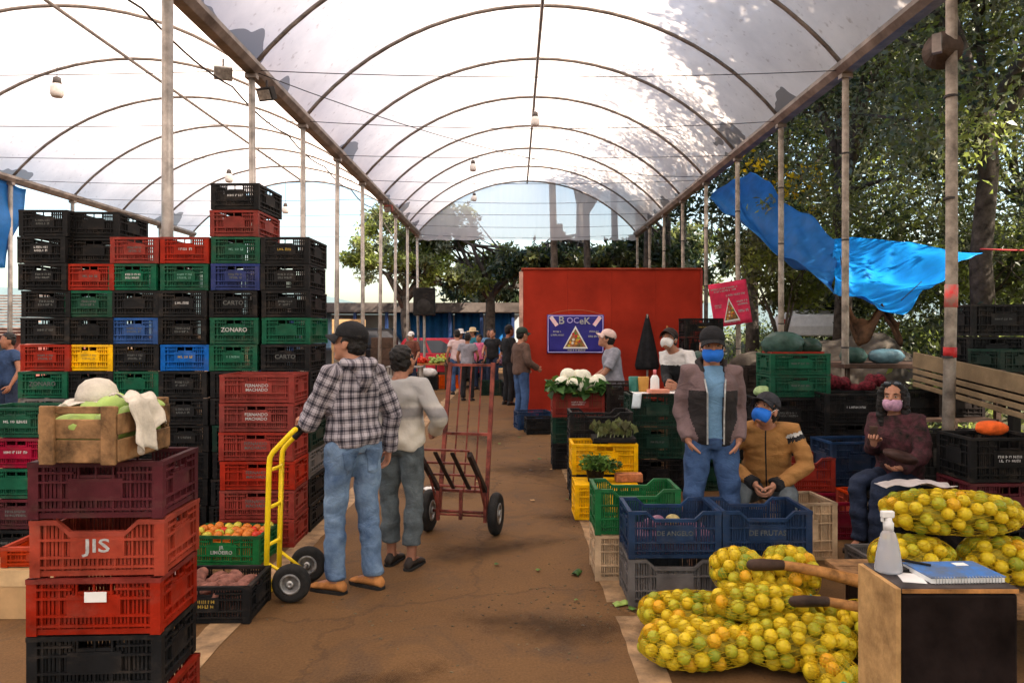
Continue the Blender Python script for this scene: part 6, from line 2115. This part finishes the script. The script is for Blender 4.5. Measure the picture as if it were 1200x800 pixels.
# 6..: people farther back
person('man in brown sweater and dark cap standing by the red booth corner', (.12, 13.05, 0), R(-62), 1.70, fine=False, top=M_BROWNJ, legs=M_DENIM, shoes=M_BRSHOE, cap=(fabric('dark_green_cap', (.03, .045, .035), .3), 0), seed=61, bulk=.03, skin=M_SKIN,
    pose=dict(elR=(.27, -.02, 1.12), wrR=(.22, .20, 1.0), elL=(-.27, 0, 1.12), wrL=(-.22, .18, .98)))
person('youth in grey shirt and pale cap working behind the cauliflowers', (1.36, 9.98, 0), R(82), 1.68, fine=False, top=M_GREYT, legs=M_DENIMG, shoes=M_DKSHOE, sleeve=.8, seed=71, yaw=.1, pitch=-.35,
    pose=dict(chest=(0, .05, 1.26), neck=(0, .06, 1.44), head=(0, .12, 1.565), elR=(.22, .13, 1.14), wrR=(.16, .36, .98), elL=(-.22, .13, 1.12), wrL=(-.16, .33, .94)), cap=(fabric('pale_pink_cap', (.62, .45, .40), .15), 0))
person('bent man in white and grey top writing at the stacked crates, white mask', (1.96, 8.50, 0), R(128), 1.72, fine=True, top=[M_WHITEF, M_BLACKF], paint=lambda s, tt, c, u: 0 if c[2] > 1.27 else 1, legs=M_DENIMD, shoes=M_DKSHOE, mask=M_WHITEM, cap=(fabric('brown_black_cap', (.030, .020, .018), .3), 0), seed=81, yaw=.35, pitch=-.5,
    pose=dict(chest=(0, .12, 1.24), neck=(0, .20, 1.42), head=(0, .28, 1.535), shR=(.18, .15, 1.37), shL=(-.18, .15, 1.37)), wpose=dict(elR=(1.72, 8.36, 1.13), wrR=(1.66, 8.02, 1.075), elL=(1.98, 8.05, 1.12), wrL=(1.74, 7.90, 1.07)), curlR=.6, curlL=.3)
FAR = [
 ('man in navy T-shirt standing outside beyond the crate wall', (-7.45, 10.9), 150, 1.62, fabric('navy_shirt', (.03, .055, .12)), M_DENIMD, .45, None, None),
 ('man in pinkish white shirt and jeans among the far shoppers', (-1.50, 19.3), 20, 1.68, M_PINKS, M_DENIM, .5, None, None),
 ('person in grey shirt and black trousers next to the pinkish shirt', (-1.12, 17.6), -10, 1.60, M_GREYT, M_BLACKF, .5, None, None),
 ('man in black T-shirt at the far tables', (-.60, 20.3), 160, 1.70, M_BLACKF, M_DENIMD, .45, None, None),
 ('tall man in black vest beside the man in brown sweater', (-.13, 16.6), -60, 1.78, M_BLACKF, M_BLACKF, .9, None, None),
 ('person in brown top and white cap behind the grey bench', (-2.86, 20.5), 150, 1.62, fabric('rust_top', (.13, .045, .03)), M_DENIMD, .9, (M_WHITEF, 0), None),
 ('person in white straw hat at the far tables', (-1.62, 22.2), 190, 1.68, M_BLACKF, M_DENIMD, .9, None, M_WHITEF),
 ('person in yellow straw hat and teal shirt at the far tables', (-1.22, 21.8), 120, 1.72, fabric('teal_shirt', (.03, .17, .22)), M_DENIM, .9, None, M_STRAW),
 ('person in light blue shirt in front of the blue curtains', (-.78, 22.8), 170, 1.70, M_LTBLUE, M_DENIMD, .9, None, None),
 ('person in straw hat and blue shirt walking beyond the plaid man', (-3.50, 15.6), 10, 1.62, fabric('bright_blue_shirt', (.03, .22, .52)), M_DENIMD, .9, None, M_STRAW),
 ('woman in pink top between the straw hats and the black vest', (-1.0, 20.9), 150, 1.56, fabric('pink_top', (.55, .12, .22)), M_DENIMD, .5, None, None),
]
for i, (lb, (x, y), a, h_, tp_, lg, slv, cp, ht_) in enumerate(FAR):
    person(lb, (x, y, 0), R(a), h_, fine=False, vox=.016, top=tp_, legs=lg, shoes=M_DKSHOE, sleeve=slv, seed=100 + i * 7, cap=cp, hat=ht_, skin=M_SKIN if i % 2 else M_SKIN2, eyes=False,
           pose=dict(elR=(.27, .02, 1.13), wrR=(.22, .20, 1.03), elL=(-.26, -.02, 1.12), wrL=(-.24, .10, .90)))
# ---------------------------------------------------------------- earth bank outside, hills
def sstep(a):
    a = max(0.0, min(1.0, a)); return a * a * (3 - 2 * a)
def bank_z(x, y):
    return 1.25 * sstep((x - 5.4) / 2.2) * sstep((y - 7.8) / 3.0) + .06 * math.sin(x * 1.7) * math.sin(y * 1.3) * sstep((x - 5.4) / 2)
M_EARTH = mat('leafy_earth', (.085, .070, .040), .95, .5, 1.2, .6, 12, col2=(.045, .060, .022))
bk = MB().sheet(lambda u, v: (5.2 + 70 * u ** 1.6, 7.6 + 90 * v ** 1.3, bank_z(5.2 + 70 * u ** 1.6, 7.6 + 90 * v ** 1.3) - .02 + .03 * (u > 0)), 40, 50).obj('terrain', M_EARTH, None, True)
tag(bk, 'earth bank with trees outside the canopy', kind='structure')
hl = MB().sheet(lambda u, v: (-420 + 840 * u, 420 + 40 * v, -2 + v * (26 + 9 * math.sin(u * 9) + 5 * math.sin(u * 23 + 1))), 60, 5).obj('hills', mat('far_hill', (.12, .16, .16), 1.0, .2, .02), None, True)
tag(hl, 'low far hills on the horizon', kind='structure')

# ---------------------------------------------------------------- trees
def leaf_mat(name, c, c2, tr=.35):
    return mat(name, c, .32, .3, .6, col2=c2, tr=tr, spec=.6)
M_LV = [leaf_mat('olive_leaf', (.18, .195, .06), (.10, .115, .04), .5), leaf_mat('grey_green_leaf', (.25, .26, .16), (.14, .155, .09), .5),
        leaf_mat('yellow_green_leaf', (.30, .34, .07), (.17, .22, .045), .55), leaf_mat('deep_leaf', (.040, .062, .022), (.02, .036, .014))]
M_BARK = mat('grey_bark', (.105, .085, .068), .95, .45, 6, .8, 25)
def leaves_mesh(C, size, seed, mats, weights, elong=.42):
    r = np.random.default_rng(seed)
    n = len(C)
    d = r.normal(size=(n, 3)); d[:, 2] -= .35
    d /= np.linalg.norm(d, axis=1, keepdims=True)
    e = r.normal(size=(n, 3)); e -= d * (e * d).sum(1, keepdims=True); e /= np.linalg.norm(e, axis=1, keepdims=True)
    nn = np.cross(d, e)
    s = size * r.uniform(.6, 1.4, size=(n, 1))
    a = C; t = C + d * s - nn * s * .12; l = C + d * s * .5 + e * s * elong * .5 + nn * s * .08; q = C + d * s * .5 - e * s * elong * .5 + nn * s * .08
    V = np.stack([a, l, t, q], axis=1).reshape(-1, 3)
    me = bpy.data.meshes.new('crown')
    me.vertices.add(4 * n); me.vertices.foreach_set('co', V.ravel())
    me.loops.add(4 * n); me.loops.foreach_set('vertex_index', np.arange(4 * n, dtype=np.int32))
    me.polygons.add(n); me.polygons.foreach_set('loop_start', np.arange(0, 4 * n, 4, dtype=np.int32)); me.polygons.foreach_set('loop_total', np.full(n, 4, dtype=np.int32))
    for m in mats: me.materials.append(m)
    return me, r
def tree(label, x, y, h, blobs, nleaf, size, seed, weights=(.4, .3, .15, .15), trunk_r=.16, lean=(0, 0), nclump=70, group='trees around the market', z0=None, limbs=7, fork=.35, name='broadleaf_tree'):
    """blobs: (dx, dy, z, rx, ry, rz) crown volumes"""
    z = bank_z(x, y) - .05 if z0 is None else z0
    if x < 5: z = -.02
    t = thing(name, label, 'tree', (x, y, z), 0, group)
    rnd = random.Random(seed)
    r = np.random.default_rng(seed)
    tk = MB()
    top = Vector((lean[0], lean[1], h * fork))
    pts = [Vector((0, 0, -.1)), Vector((lean[0] * .2 + rnd.uniform(-.1, .1), lean[1] * .2, h * fork * .4)), Vector((lean[0] * .6, lean[1] * .6 + rnd.uniform(-.1, .1), h * fork * .75)), top]
    tk.tube(pts, [trunk_r * 1.25, trunk_r, trunk_r * .9, trunk_r * .8], 10)
    cen = []
    wsum = [b[3] * b[4] * b[5] for b in blobs]
    for _ in range(nclump):
        b = rnd.choices(blobs, wsum)[0]
        d = r.normal(size=3); d /= np.linalg.norm(d)
        q = rnd.random() ** .45
        cen.append(np.array([b[0] + d[0] * b[3] * q, b[1] + d[1] * b[4] * q, b[2] + d[2] * b[5] * q]))
    for k in range(limbs):
        c = Vector(cen[rnd.randrange(len(cen))])
        st_ = pts[2].lerp(top, rnd.uniform(.2, 1.0))
        mid = st_.lerp(c, .5) + Vector((rnd.uniform(-.3, .3), rnd.uniform(-.3, .3), rnd.uniform(0, .4)))
        tk.tube([st_, st_.lerp(mid, .55) + Vector((rnd.uniform(-.1, .1), 0, .05)), mid, c], [trunk_r * .55, trunk_r * .42, trunk_r * .32, trunk_r * .1], 7)
        for _ in range(3):
            c2 = Vector(cen[rnd.randrange(len(cen))])
            if (c2 - mid).length < 2.8:
                tk.tube([mid, mid.lerp(c2, .5) + Vector((rnd.uniform(-.2, .2), rnd.uniform(-.2, .2), .1)), c2], [trunk_r * .25, trunk_r * .16, trunk_r * .05], 5)
    tk.obj('trunk', M_BARK, t, True)
    cen = np.array(cen)
    per = np.maximum(4, (r.lognormal(0, .5, nclump)))
    idx = r.choice(nclump, size=nleaf, p=per / per.sum())
    spread = np.mean([min(b[3:6]) for b in blobs]) * .19
    C = cen[idx] + r.normal(size=(nleaf, 3)) * spread * np.array([1, 1, .75])
    me, rr = leaves_mesh(C, size, seed, M_LV, weights)
    cm_ = rr.choice(4, size=nclump, p=np.array(weights) / sum(weights))
    mi = np.where(rr.random(nleaf) < .7, cm_[idx], rr.choice(4, size=nleaf, p=np.array(weights) / sum(weights))).astype(np.int32)
    me.polygons.foreach_set('material_index', mi)
    me.update(); me.validate()
    link('crown', me, t)
    return t
RT = [ # x, y, height, crown base, radius, leaves
 (7.4, 11.6, 11.5, 2.4, 2.3, 19584, 'bushy grey-green tree behind the bright end of the tarpaulin'),
 (10.6, 11.8, 12.0, 2.2, 2.7, 17136, 'broad dark tree beside the trailer, beyond the wooden post'),
 (6.8, 15.4, 12.0, 2.6, 2.3, 19584, 'grey-green tree with yellow blossom above the faded tarpaulin'),
 (9.8, 16.6, 13.0, 2.6, 3.0, 18360, 'tall broad tree in the second row behind the tarpaulin'),
 (13.8, 14.5, 12.0, 2.0, 3.2, 14688, 'tall dark tree far along the bank beyond the trailer'),
 (6.6, 20.5, 12.0, 2.4, 2.5, 17136, 'slender tree beyond the white car'),
 (9.8, 22.5, 12.5, 2.2, 3.2, 13464, 'dense tree in the third row on the bank'),
 (14.5, 21.0, 13.0, 2.0, 3.6, 12240, 'very broad tree in the third row behind the trailer side'),
 (19.0, 17.0, 13.0, 1.5, 3.8, 8568, 'outermost broad tree on the bank'),
 (8.1, 8.0, 11.4, 7.4, 2.6, 18000, 'high-crowned tree beside the trailer on the bank'),  # from here on: trees out of view, added to shade the canopy film
 (7.7, 4.2, 10.8, 4.2, 2.8, 26000, 'tree on the bank beside the cabinet end of the canopy'),
 (8.0, .2, 10.8, 4.0, 2.9, 26000, 'tree on the bank level with the camera'),
 (7.9, -4.0, 10.8, 4.0, 2.9, 22000, 'tree on the bank behind the camera'),
 (8.3, -8.5, 10.8, 3.5, 3.0, 11000, 'last tree on the bank behind the camera'),
 (12.2, 1.4, 14.5, 3.0, 3.0, 8000, 'second-row tree beside the cabinet end of the canopy'),
]
for i, (x, y, h, cb_, rad, nl, lb) in enumerate(RT):
    m = (cb_ + h) / 2
    rz_ = (h - cb_) / 2
    bl = [(0, 0, m, rad, rad, rz_), (rad * .5, -rad * .3, m + .3, rad * .7, rad * .7, rz_ * .7), (-rad * .5, rad * .2, m - .6, rad * .75, rad * .7, rz_ * .65), (0, -rad * .4, cb_ + 1.0, rad * .8, rad * .6, 1.1)]
    tree(lb, x, y, h, bl, nl, .24 if y < 9 else .125 if y < 17 else .19, 200 + i, weights=(.32, .38, .16, .14) if y < 17 else (.35, .15, .08, .42), trunk_r=.08 + .007 * h, nclump=130, limbs=10)
# yellow blossom
def fn(r):
    px, py = r.choice(((893, 222), (925, 206), (957, 208), (925, 226), (880, 192), (945, 246)))
    q = pix(px, py, 15.3); c = (q[0], 15.3, q[1])
    return (c[0] + r.gauss(0, .14), c[1] + r.gauss(0, .2), c[2] + r.gauss(0, .12)), (r.gauss(0, 1), r.gauss(0, 1), r.gauss(0, 1))
o = leaf_cloud(300, fn, .10, 33).obj('yellow_blossom', mat('yellow_petal', (.85, .55, .02), .6, .2, 5, tr=.5)); tag(o, 'yellow blossom clusters above the faded tarpaulin', 'blossom', kind='stuff')
bl = [(0, 0, 3.3, .9, .9, .9), (.3, .2, 2.6, .8, .7, .5)]
tree('light green flowering shrub under the yellow blossom', 5.0, 13.9, 4.2, bl, 5000, .12, 331, weights=(.2, .3, .45, .05), trunk_r=.05, nclump=40, z0=0.0, limbs=5, name='flowering_shrub')
for i, (x, y, r_, lb) in enumerate(((8.6, 13.4, 1.5, 'round shrub on the bank behind the bright tarpaulin end'), (10.6, 14.8, 1.8, 'broad shrub on the bank behind the trailer'), (8.0, 17.6, 1.4, 'shrub beside the white car'),
                                   (12.8, 17.5, 2.2, 'large shrub far back on the bank'), (10.0, 20.0, 2.2, 'large shrub behind the white car'), (15.5, 19.0, 2.4, 'outermost large shrub on the bank'), (9.3, 10.2, 1.3, 'low shrub on the bank close to the trailer'))):
    tree(lb, x, y, 3.6, [(0, 0, 1.5, r_, r_ * .8, 1.3), (.6 * r_, 0, 2.2, r_ * .7, r_ * .6, 1.0), (-.6 * r_, .2, 2.0, r_ * .7, r_ * .6, 1.1)], 6500, .12 if y < 15 else .16, 400 + i, weights=(.35, .2, .2, .25), trunk_r=.05, nclump=60, limbs=6, name='bank_shrub', group='shrubs on the bank')
# trees behind the far end
BT = [
 ('tall forked tree with bare limbs behind the gable curtain', 2.75, 30.0, 13.0, [(-1.0, 0, 9.6, 2.2, 2.0, 1.0), (2.5, 1, 10, 2.0, 2.0, 1.0), (.3, .5, 11.4, 2.3, 2, .9)], 4000, .24, .30, .55, (.3, .1, .05, .55)),
 ('leaning old tree behind the far stalls', -.9, 27.5, 8.5, [(-1.6, 0, 5.5, 1.3, 1.2, .9), (.6, .3, 4.3, 1.6, 1.4, .6), (2.2, 0, 4.3, 1.5, 1.3, .6)], 7500, .20, .20, .40, (.45, .15, .15, .25)),
 ('bright green low-hanging tree beyond the crate wall bay', -4.0, 27.0, 7.0, [(-1.2, 0, 4.2, 1.5, 1.3, .85), (.9, 0, 4.0, 1.5, 1.2, .75), (0, .5, 5.4, 1.8, 1.4, 1.0), (2.4, 0, 3.6, 1.0, .9, .5)], 13000, .19, .19, .42, (.32, .15, .50, .03)),
 ('dark slender tree behind the red booth', 4.3, 25.5, 12.0, [(0, 0, 4.2, 1.6, 1.4, .7), (.8, 0, 3.6, 1.6, 1.4, .7)], 7000, .22, .16, .5, (.3, .1, .05, .55)),
 ('second dark slender tree behind the red booth', 1.6, 26.5, 11.0, [(0, 0, 4.2, 1.7, 1.4, .6), (-1.2, 0, 3.9, 1.5, 1.3, .6)], 7000, .22, .16, .5, (.3, .1, .05, .55)),
 ('dark tree closing the gap beside the red booth', 6.2, 28.5, 12.0, [(0, 0, 4.4, 2.2, 1.8, 1.2), (-.8, 0, 3.2, 1.8, 1.6, 1.0)], 9000, .24, .2, .4, (.3, .1, .05, .55)),
 ('broad dark tree in the distance behind the booth roof', 1.0, 36.0, 13.0, [(0, 0, 3.7, 5.0, 3, 1.5), (5, 0, 4.0, 4.0, 3, 1.5)], 10000, .34, .35, .3, (.3, .05, .05, .6)),
]
for i, (lb, x, y, h, bl, nl, sz, tr_, fk, w_) in enumerate(BT):
    tree(lb, x, y, h, bl, nl, sz, 300 + i, weights=w_, trunk_r=tr_, nclump=80, z0=-.02, fork=fk, limbs=9)
for i in range(6):
    x = 1.2 + i * .95 + .3 * math.sin(i * 7)
    tree(f'bare straight tree trunk, {("first", "second", "third", "fourth", "fifth", "sixth")[i]} in the row behind the red booth', x, 23.6 + .9 * (i % 3), 11, [(0, 0, 9.5, 1.2, 1.2, 1.0)], 1500, .24, 350 + i, weights=(.3, .1, .05, .55), trunk_r=.12, nclump=20, z0=-.02, fork=.8, limbs=4)
# undergrowth on the bank
pts = []
ru = np.random.default_rng(9)
n = 26000
cx = 5.6 + 13 * ru.random(260) ** 1.3; cy = 8.4 + 22 * ru.random(260)
k = ru.integers(0, 260, n)
C = np.stack([cx[k] + ru.normal(0, .35, n), cy[k] + ru.normal(0, .35, n), np.abs(ru.normal(0, .38, n))], 1)
C[:, 2] += [bank_z(a, b) for a, b in C[:, :2]]
me, rr = leaves_mesh(C, .12, 5, M_LV, None)
me.polygons.foreach_set('material_index', rr.choice(4, size=n, p=(.3, .1, .3, .3)).astype(np.int32)); me.update(); me.validate()
o = link('undergrowth', me); tag(o, 'low green undergrowth covering the earth bank', 'undergrowth', kind='stuff')

mb = MB()
rc_ = random.Random(8)
for k in range(12):
    mb.ell((4.1 + k * .2 + rc_.uniform(-.1, .1), 12.2 + rc_.uniform(-.4, .4), .75 + rc_.uniform(-.1, .22)), (rc_.uniform(.35, .6), rc_.uniform(.4, .6), rc_.uniform(.55, .85)), 14, 9)
V, F = remesh(mb, .05, 3)
V[:, 2] = np.maximum(V[:, 2], .0)
V = wrinkle(V, F, .03, 77, 6, 22)
o = link('covered_load', np_mesh('covered_load', V, F, mat('dusty_canvas', (.105, .085, .065), .9, .4, 3, .5, 20)))
tag(o, 'heap covered with dusty grey-brown canvas outside the posts', 'covered heap')
# ---------------------------------------------------------------- vehicles
def car(name, label, loc, rz, paint_, L=4.0, W=1.62, hb=.85, hc=1.42, cab=(.20, .30, .66, .86), pickup=False):
    t = thing(name, label, 'car' if not pickup else 'pickup', loc, rz)
    def prof(pts, w0, w1, zt_):
        rings = []
        for s, (inset) in ((-1, 1), (1, 1)):
            pass
        return None
    hw = W / 2
    # lower body as lofted side profile
    side = [(-L / 2, .32), (-L / 2 - .02, .55), (-L / 2 + .05, hb - .03), (-L / 2 + L * cab[0], hb), (-L / 2 + L * cab[3], hb), (L / 2 - .06, hb - .14), (L / 2, .52), (L / 2 - .03, .30)]
    rings = []
    for y, q in ((-hw, .93), (-hw + .06, 1.0), (hw - .06, 1.0), (hw, .93)):
        rings.append([(x * (1 - (1 - q) * .3), y, .30 + (z - .30) * q) for (x, z) in side])
    bevel(MB().loft(rings).obj('body', paint_, t), .03, 2)
    c0, c1, c2, c3 = [-L / 2 + L * q for q in cab]
    rings = []
    for y, q in ((-hw + .05, 0), (-hw + .16, 1), (hw - .16, 1), (hw - .05, 0)):
        if q == 0:
            rings.append([(c0, y, hb - .01), (c0 + .03, y, hb + .02), (c3 - .03, y, hb + .02), (c3, y, hb - .01)])
        else:
            rings.append([(c0, y, hb - .01), (c1, y, hc), (c2, y, hc), (c3, y, hb - .01)])
    bevel(MB().loft(rings).obj('cabin', paint_, t), .03, 2)
    for s in (-1, 1):
        for (a0, a1, b0, b1) in ((.06, .48, .10, .48), (.52, .93, .52, .88)):
            def gp(u, v):
                lo = c0 + (c3 - c0) * (a0 + (a1 - a0) * u); hi = c1 + (c2 - c1) * (b0 + (b1 - b0) * u)
                x = lo + (hi - lo) * v
                y = s * (hw - .05 - .11 * (.12 + .74 * v) + .012)
                return (x, y, hb + .02 + (hc - hb - .02) * (.12 + .74 * v))
            MB().sheet(gp, 3, 2).obj('side_window', M_GLASS_D, t)
    def ws(u, v):
        return (c3 + (c2 - c3) * (.12 + .76 * v) + .014, (u - .5) * (W - .36), hb + (hc - hb) * (.12 + .76 * v) + .01)
    MB().sheet(ws, 3, 2).obj('windscreen', M_GLASS_D, t)
    def rw(u, v):
        return (c0 + (c1 - c0) * (.15 + .7 * v) - .014, (u - .5) * (W - .36), hb + (hc - hb) * (.15 + .7 * v) + .01)
    MB().sheet(rw, 3, 2).obj('rear_window', M_GLASS_D, t)
    for sx in (-.31, .31):
        for s in (-1, 1):
            wheel(t, (sx * L, s * (hw - .09), .30), .30, .18, 'y')
    for s in (-1, 1):
        MB().ell((L / 2 - .04, s * (hw - .25), .62), (.05, .14, .08), 10, 6).obj('headlight', M_WHITE, t, True)
        MB().box((-L / 2 + .0, s * (hw - .18), .66), (.05, .16, .12)).obj('tail_light', mat('tail_light', (.4, .02, .02), .3), t)
    return t
car('parked_car', 'red parked car behind the far stalls', (-2.75, 25.2, 0), R(-12), M_CARPAINT_R)
car('parked_car', 'white car parked on the bank among the trees', (7.7, 19.0, bank_z(7.7, 19.0) - .02), R(66), M_WHITE)
car('parked_pickup', 'black pickup parked beyond the crate wall bay', (-5.1, 27.5, 0), R(4), mat('black_car_paint', (.015, .015, .017), .3), L=4.6, hb=1.05, hc=1.75, cab=(.35, .42, .62, .74), pickup=True)

# ---------------------------------------------------------------- far market shed with blue curtains
sh = thing('market_shed', 'long low market shed with blue curtains at the far end', 'shed', (0, 31, 0))
MB().box2((-10.5, -1.2, 2.42), (.3, 2.6, 2.80)).obj('roof', mat('shed_roof', (.16, .125, .105), .8, .3, 2), sh)
for i in range(9):
    x = -10.3 + i * 1.28
    MB().box2((x - .06, -1.1, 0), (x + .06, -.98, 2.42)).obj('post', mat('blue_post', (.03, .06, .16), .6), sh)
for i in range(8):
    x0 = -10.22 + i * 1.28
    if i in (2, 3):
        continue
    def cur(u, v, x0=x0):
        return (x0 + .02 + 1.20 * u, .2 + .05 * math.sin(u * 22), .1 + 2.31 * v)
    solid(MB().sheet(cur, 24, 3).obj('curtain', (M_TARP2 if i > 3 else mat('pale_blue_curtain', (.34, .50, .66), .7, .15, 2)), sh, True), .01)
MB().box2((-10.4, 2.3, 0), (.2, 2.45, 2.4)).obj('back_wall', mat('pale_wall', (.55, .56, .56), .8, .1, 1), sh)
# loudspeaker box on a stand
sp = thing('loudspeaker_box', 'black loudspeaker box on a post at the canopy end', 'loudspeaker', (-2.78, 22.8, 0))
bevel(MB().box2((-.32, -.2, 2.13), (.32, .22, 2.98)).obj('cabinet', PL['black'], sp), .02)
MB().lathe([(.22, -.005), (.20, .0), (.06, .02)], 20, (0, -.205, 2.42), Matrix.Rotation(PI / 2, 3, 'X')).obj('speaker_cone', M_DARK, sp)
MB().tube([(0, 0, 0), (0, 0, 2.13)], .04, 8).obj('stand', M_STEEL, sp)
# far produce tables
def produce_table(label, x, y, w, d, mt, top, seed, heap=.14, cm_=None):
    t = thing('produce_table', label, 'table', (x, y, 0), 0, 'far produce tables')
    MB().box2((-w / 2, -d / 2, .66), (w / 2, d / 2, .70)).obj('table_top', mt, t)
    for sx in (-1, 1):
        for sy in (-1, 1):
            MB().box2((sx * (w / 2 - .05) - .025, sy * (d / 2 - .05) - .025, 0), (sx * (w / 2 - .05) + .025, sy * (d / 2 - .05) + .025, .66)).obj('leg', mt, t)
    rnd = random.Random(seed)
    cols = [FM[0], M_TOM, M_CHAY, M_TOMY, M_ONION, M_CAUL] if top else [M_LEAF, M_ONION, M_DARK, M_LEAF2]
    for k in range(max(2, int(w / .45))):
        mb = MB()
        for q in range(46):
            mb.ell((-w / 2 + .25 + k * .45 + rnd.gauss(0, .09), rnd.uniform(-d / 2 + .1, d / 2 - .1), .70 + abs(rnd.gauss(0, .06)) + .03), (.05, .05, .045), 8, 5)
        o = mb.obj('produce_heap', cols[(k + seed) % len(cols)], t, True); o['kind'] = 'stuff'
produce_table('far table heaped with bright fruit by the red car', -2.72, 22.0, 1.5, .8, M_OLDWOOD, True, 0)
produce_table('far table of dark greens behind the black T-shirt man', -1.0, 21.3, 2.0, .8, M_DIRTWOOD, False, 2)
produce_table('far table with mixed fruit in front of the blue curtains', -1.4, 24.4, 2.4, .8, M_DIRTWOOD, True, 3)
for i, (x, y, c) in enumerate(((-2.45, 20.9, 'black'), (-.6, 19.2, 'darkgreen'), (-1.9, 21.4, 'orange'), (.0, 18.6, 'black'))):
    crate(c, (x, y, 0), .1 * i, f'{CNAME[c]} crate on the ground among the far shoppers', H=.38, L=.58, W=.42, face='long', group='crates among the far shoppers')
o = link('white_sack', bag_mesh(5, .26, .2, .13, M_WHITEF, False)); o.location = (-2.45, 20.9, .48); tag(o, 'white sack lying on the black crate among the far shoppers', 'sack')
gb = thing('grey_bench', 'grey slatted bench in front of the person in brown top', 'bench', (-2.75, 18.6, 0))
for k in range(5):
    MB().box2((-.45, -.25 + k * .105, .74), (.45, -.16 + k * .105, .77)).obj('slat', mat('grey_slat', (.25, .23, .21), .8, .3, 6), gb)
for sx in (-.42, .38):
    for sy in (-.24, .20):
        MB().box2((sx, sy, 0), (sx + .05, sy + .05, .74)).obj('leg', M_STEEL, gb)
for (x, y, z, w, h_, c, lb) in ((-5.6, 24.9, 0, 1.0, 2.05, M_CARD, 'tall pile of brown cartons beyond the crate wall bay'), (-4.3, 24.4, 0, .8, 1.45, M_DIRTWOOD, 'dark wooden cupboard beyond the plaid man')):
    t = thing('carton_pile' if c is M_CARD else 'wooden_cupboard', lb, 'cartons' if c is M_CARD else 'cupboard', (x, y, z))
    nrow = 4
    for k in range(nrow):
        bevel(MB().box2((-w / 2 + .02 * (k % 2), -.3, k * h_ / nrow + .002), (w / 2 + .02 * (k % 2), .3, (k + 1) * h_ / nrow - .004)).obj('carton' if c is M_CARD else 'drawer', c, t), .01)

# ---------------------------------------------------------------- old tiled house and tarp strip beyond the crate wall bay
hs_ = thing('tiled_house', 'old low house with a brown tiled roof beyond the crate wall', 'house', (-17.9, 24, 0))
MB().box2((-4, 0, 0), (2.0, 5, 1.75)).obj('wall', mat('red_wall', (.22, .07, .055), .9, .3, 1.5), hs_)
M_TILE = mat('weathered_tile', (.22, .155, .125), .95, .4, 3)
for k in range(14):
    y0, z0_ = -.5 + k * .22, 1.55 + k * .105
    MB().beam((-4.2, y0, z0_), (2.2, y0, z0_), .27, .05).obj('tile_course', M_TILE, hs_)
MB().box2((-.6, -.03, 0), (.2, .02, 1.4)).obj('door', M_DIRTWOOD, hs_)
MB().box2((.8, -.03, .7), (1.6, .02, 1.3)).obj('window', M_GLASS_D, hs_)
def lt(u, v):
    return (XLL - .02 + .05 * math.sin(v * 8 + u * 5), 13.3 + 2.1 * u * (1 - .35 * v), 4.62 - (1.7) * v + .03 * math.sin(u * 12))
cloth('blue_tarp_strip', 'ragged blue tarpaulin strip hanging from the outer gutter', lt, 16, 12, M_TARP2, .004, 'tarpaulin')
# ---------------------------------------------------------------- litter on the ground
rl = random.Random(4)
LIT = [('paper_scrap', 'white crumpled paper on the floor beside the rusty cart', (-.88, 7.75), .10, M_PAPER), ('paper_scrap', 'white paper scrap by the yellow crates', (.62, 7.45), .09, M_PAPER),
       ('green_leaf_scrap', 'green leaf stalk lying by the tan crate', (.42, 5.02), .055, M_LEAF), ('leaf_scrap', 'pale leaf scrap in front of the grey crate', (.64, 4.46), .06, M_CHAY)]
for i, (nm, lb, (x, y), s, mt) in enumerate(LIT):
    o = solid(MB().sheet(lambda u, v: ((u - .5) * s * 2 * (1 - .3 * v), (v - .5) * s, .006 + .018 * abs(math.sin(u * 6 + i)) * math.sin(v * PI)), 8, 5).obj(nm, mt, None, True), .002)
    o.location = (x, y, .004); o.rotation_euler = (0, 0, rl.uniform(0, 3)); tag(o, lb, 'litter')
for i in range(26):
    nm, mt, c = rl.choice((('leaf_scrap', M_LEAF, 'dull green leaf scrap'), ('leaf_scrap', M_CARD, 'dry brown leaf scrap'), ('leaf_scrap', M_BARK, 'grey-brown husk scrap'), ('leaf_scrap', M_LEAF2, 'fresh green leaf scrap')))
    x, y = (rl.gauss(.45, .28), rl.uniform(3.0, 9.5)) if rl.random() < .6 else (rl.uniform(-1.4, .4), rl.uniform(2.6, 12))
    s = rl.uniform(.012, .034)
    o = MB().sheet(lambda u, v: ((u - .5) * s * 2 * (1 - .5 * abs(2 * v - 1)), (v - .5) * s * 1.3, .002 + s * .35 * abs(math.sin(u * 5 + i)) * math.sin(v * PI)), 4, 3).obj(nm, mt, None, True)
    o.location = (x, y, .011); o.rotation_euler = (0, 0, rl.uniform(0, 6)); tag(o, c + ' lying on the aisle floor', 'litter', 'scraps on the aisle floor')
mb = MB()
for _ in range(420):
    x = rl.choice((rl.uniform(-1.5, 1.0), rl.gauss(.55, .25), rl.gauss(.2, .5))); y = rl.choice((rl.uniform(2.2, 14), rl.gauss(4.4, .25)))
    s = rl.uniform(.002, .009)
    a = rl.uniform(0, 6)
    mb.box((x, y, s * .25), (s * 2.2, s, s * .5), Matrix.Rotation(a, 3, 'Z'))
o = mb.obj('debris', mat('floor_debris', (.10, .075, .04), .95, .9, 2, col2=(.03, .025, .018))); tag(o, 'bits of leaf and dirt scattered over the aisle', 'debris', kind='stuff')
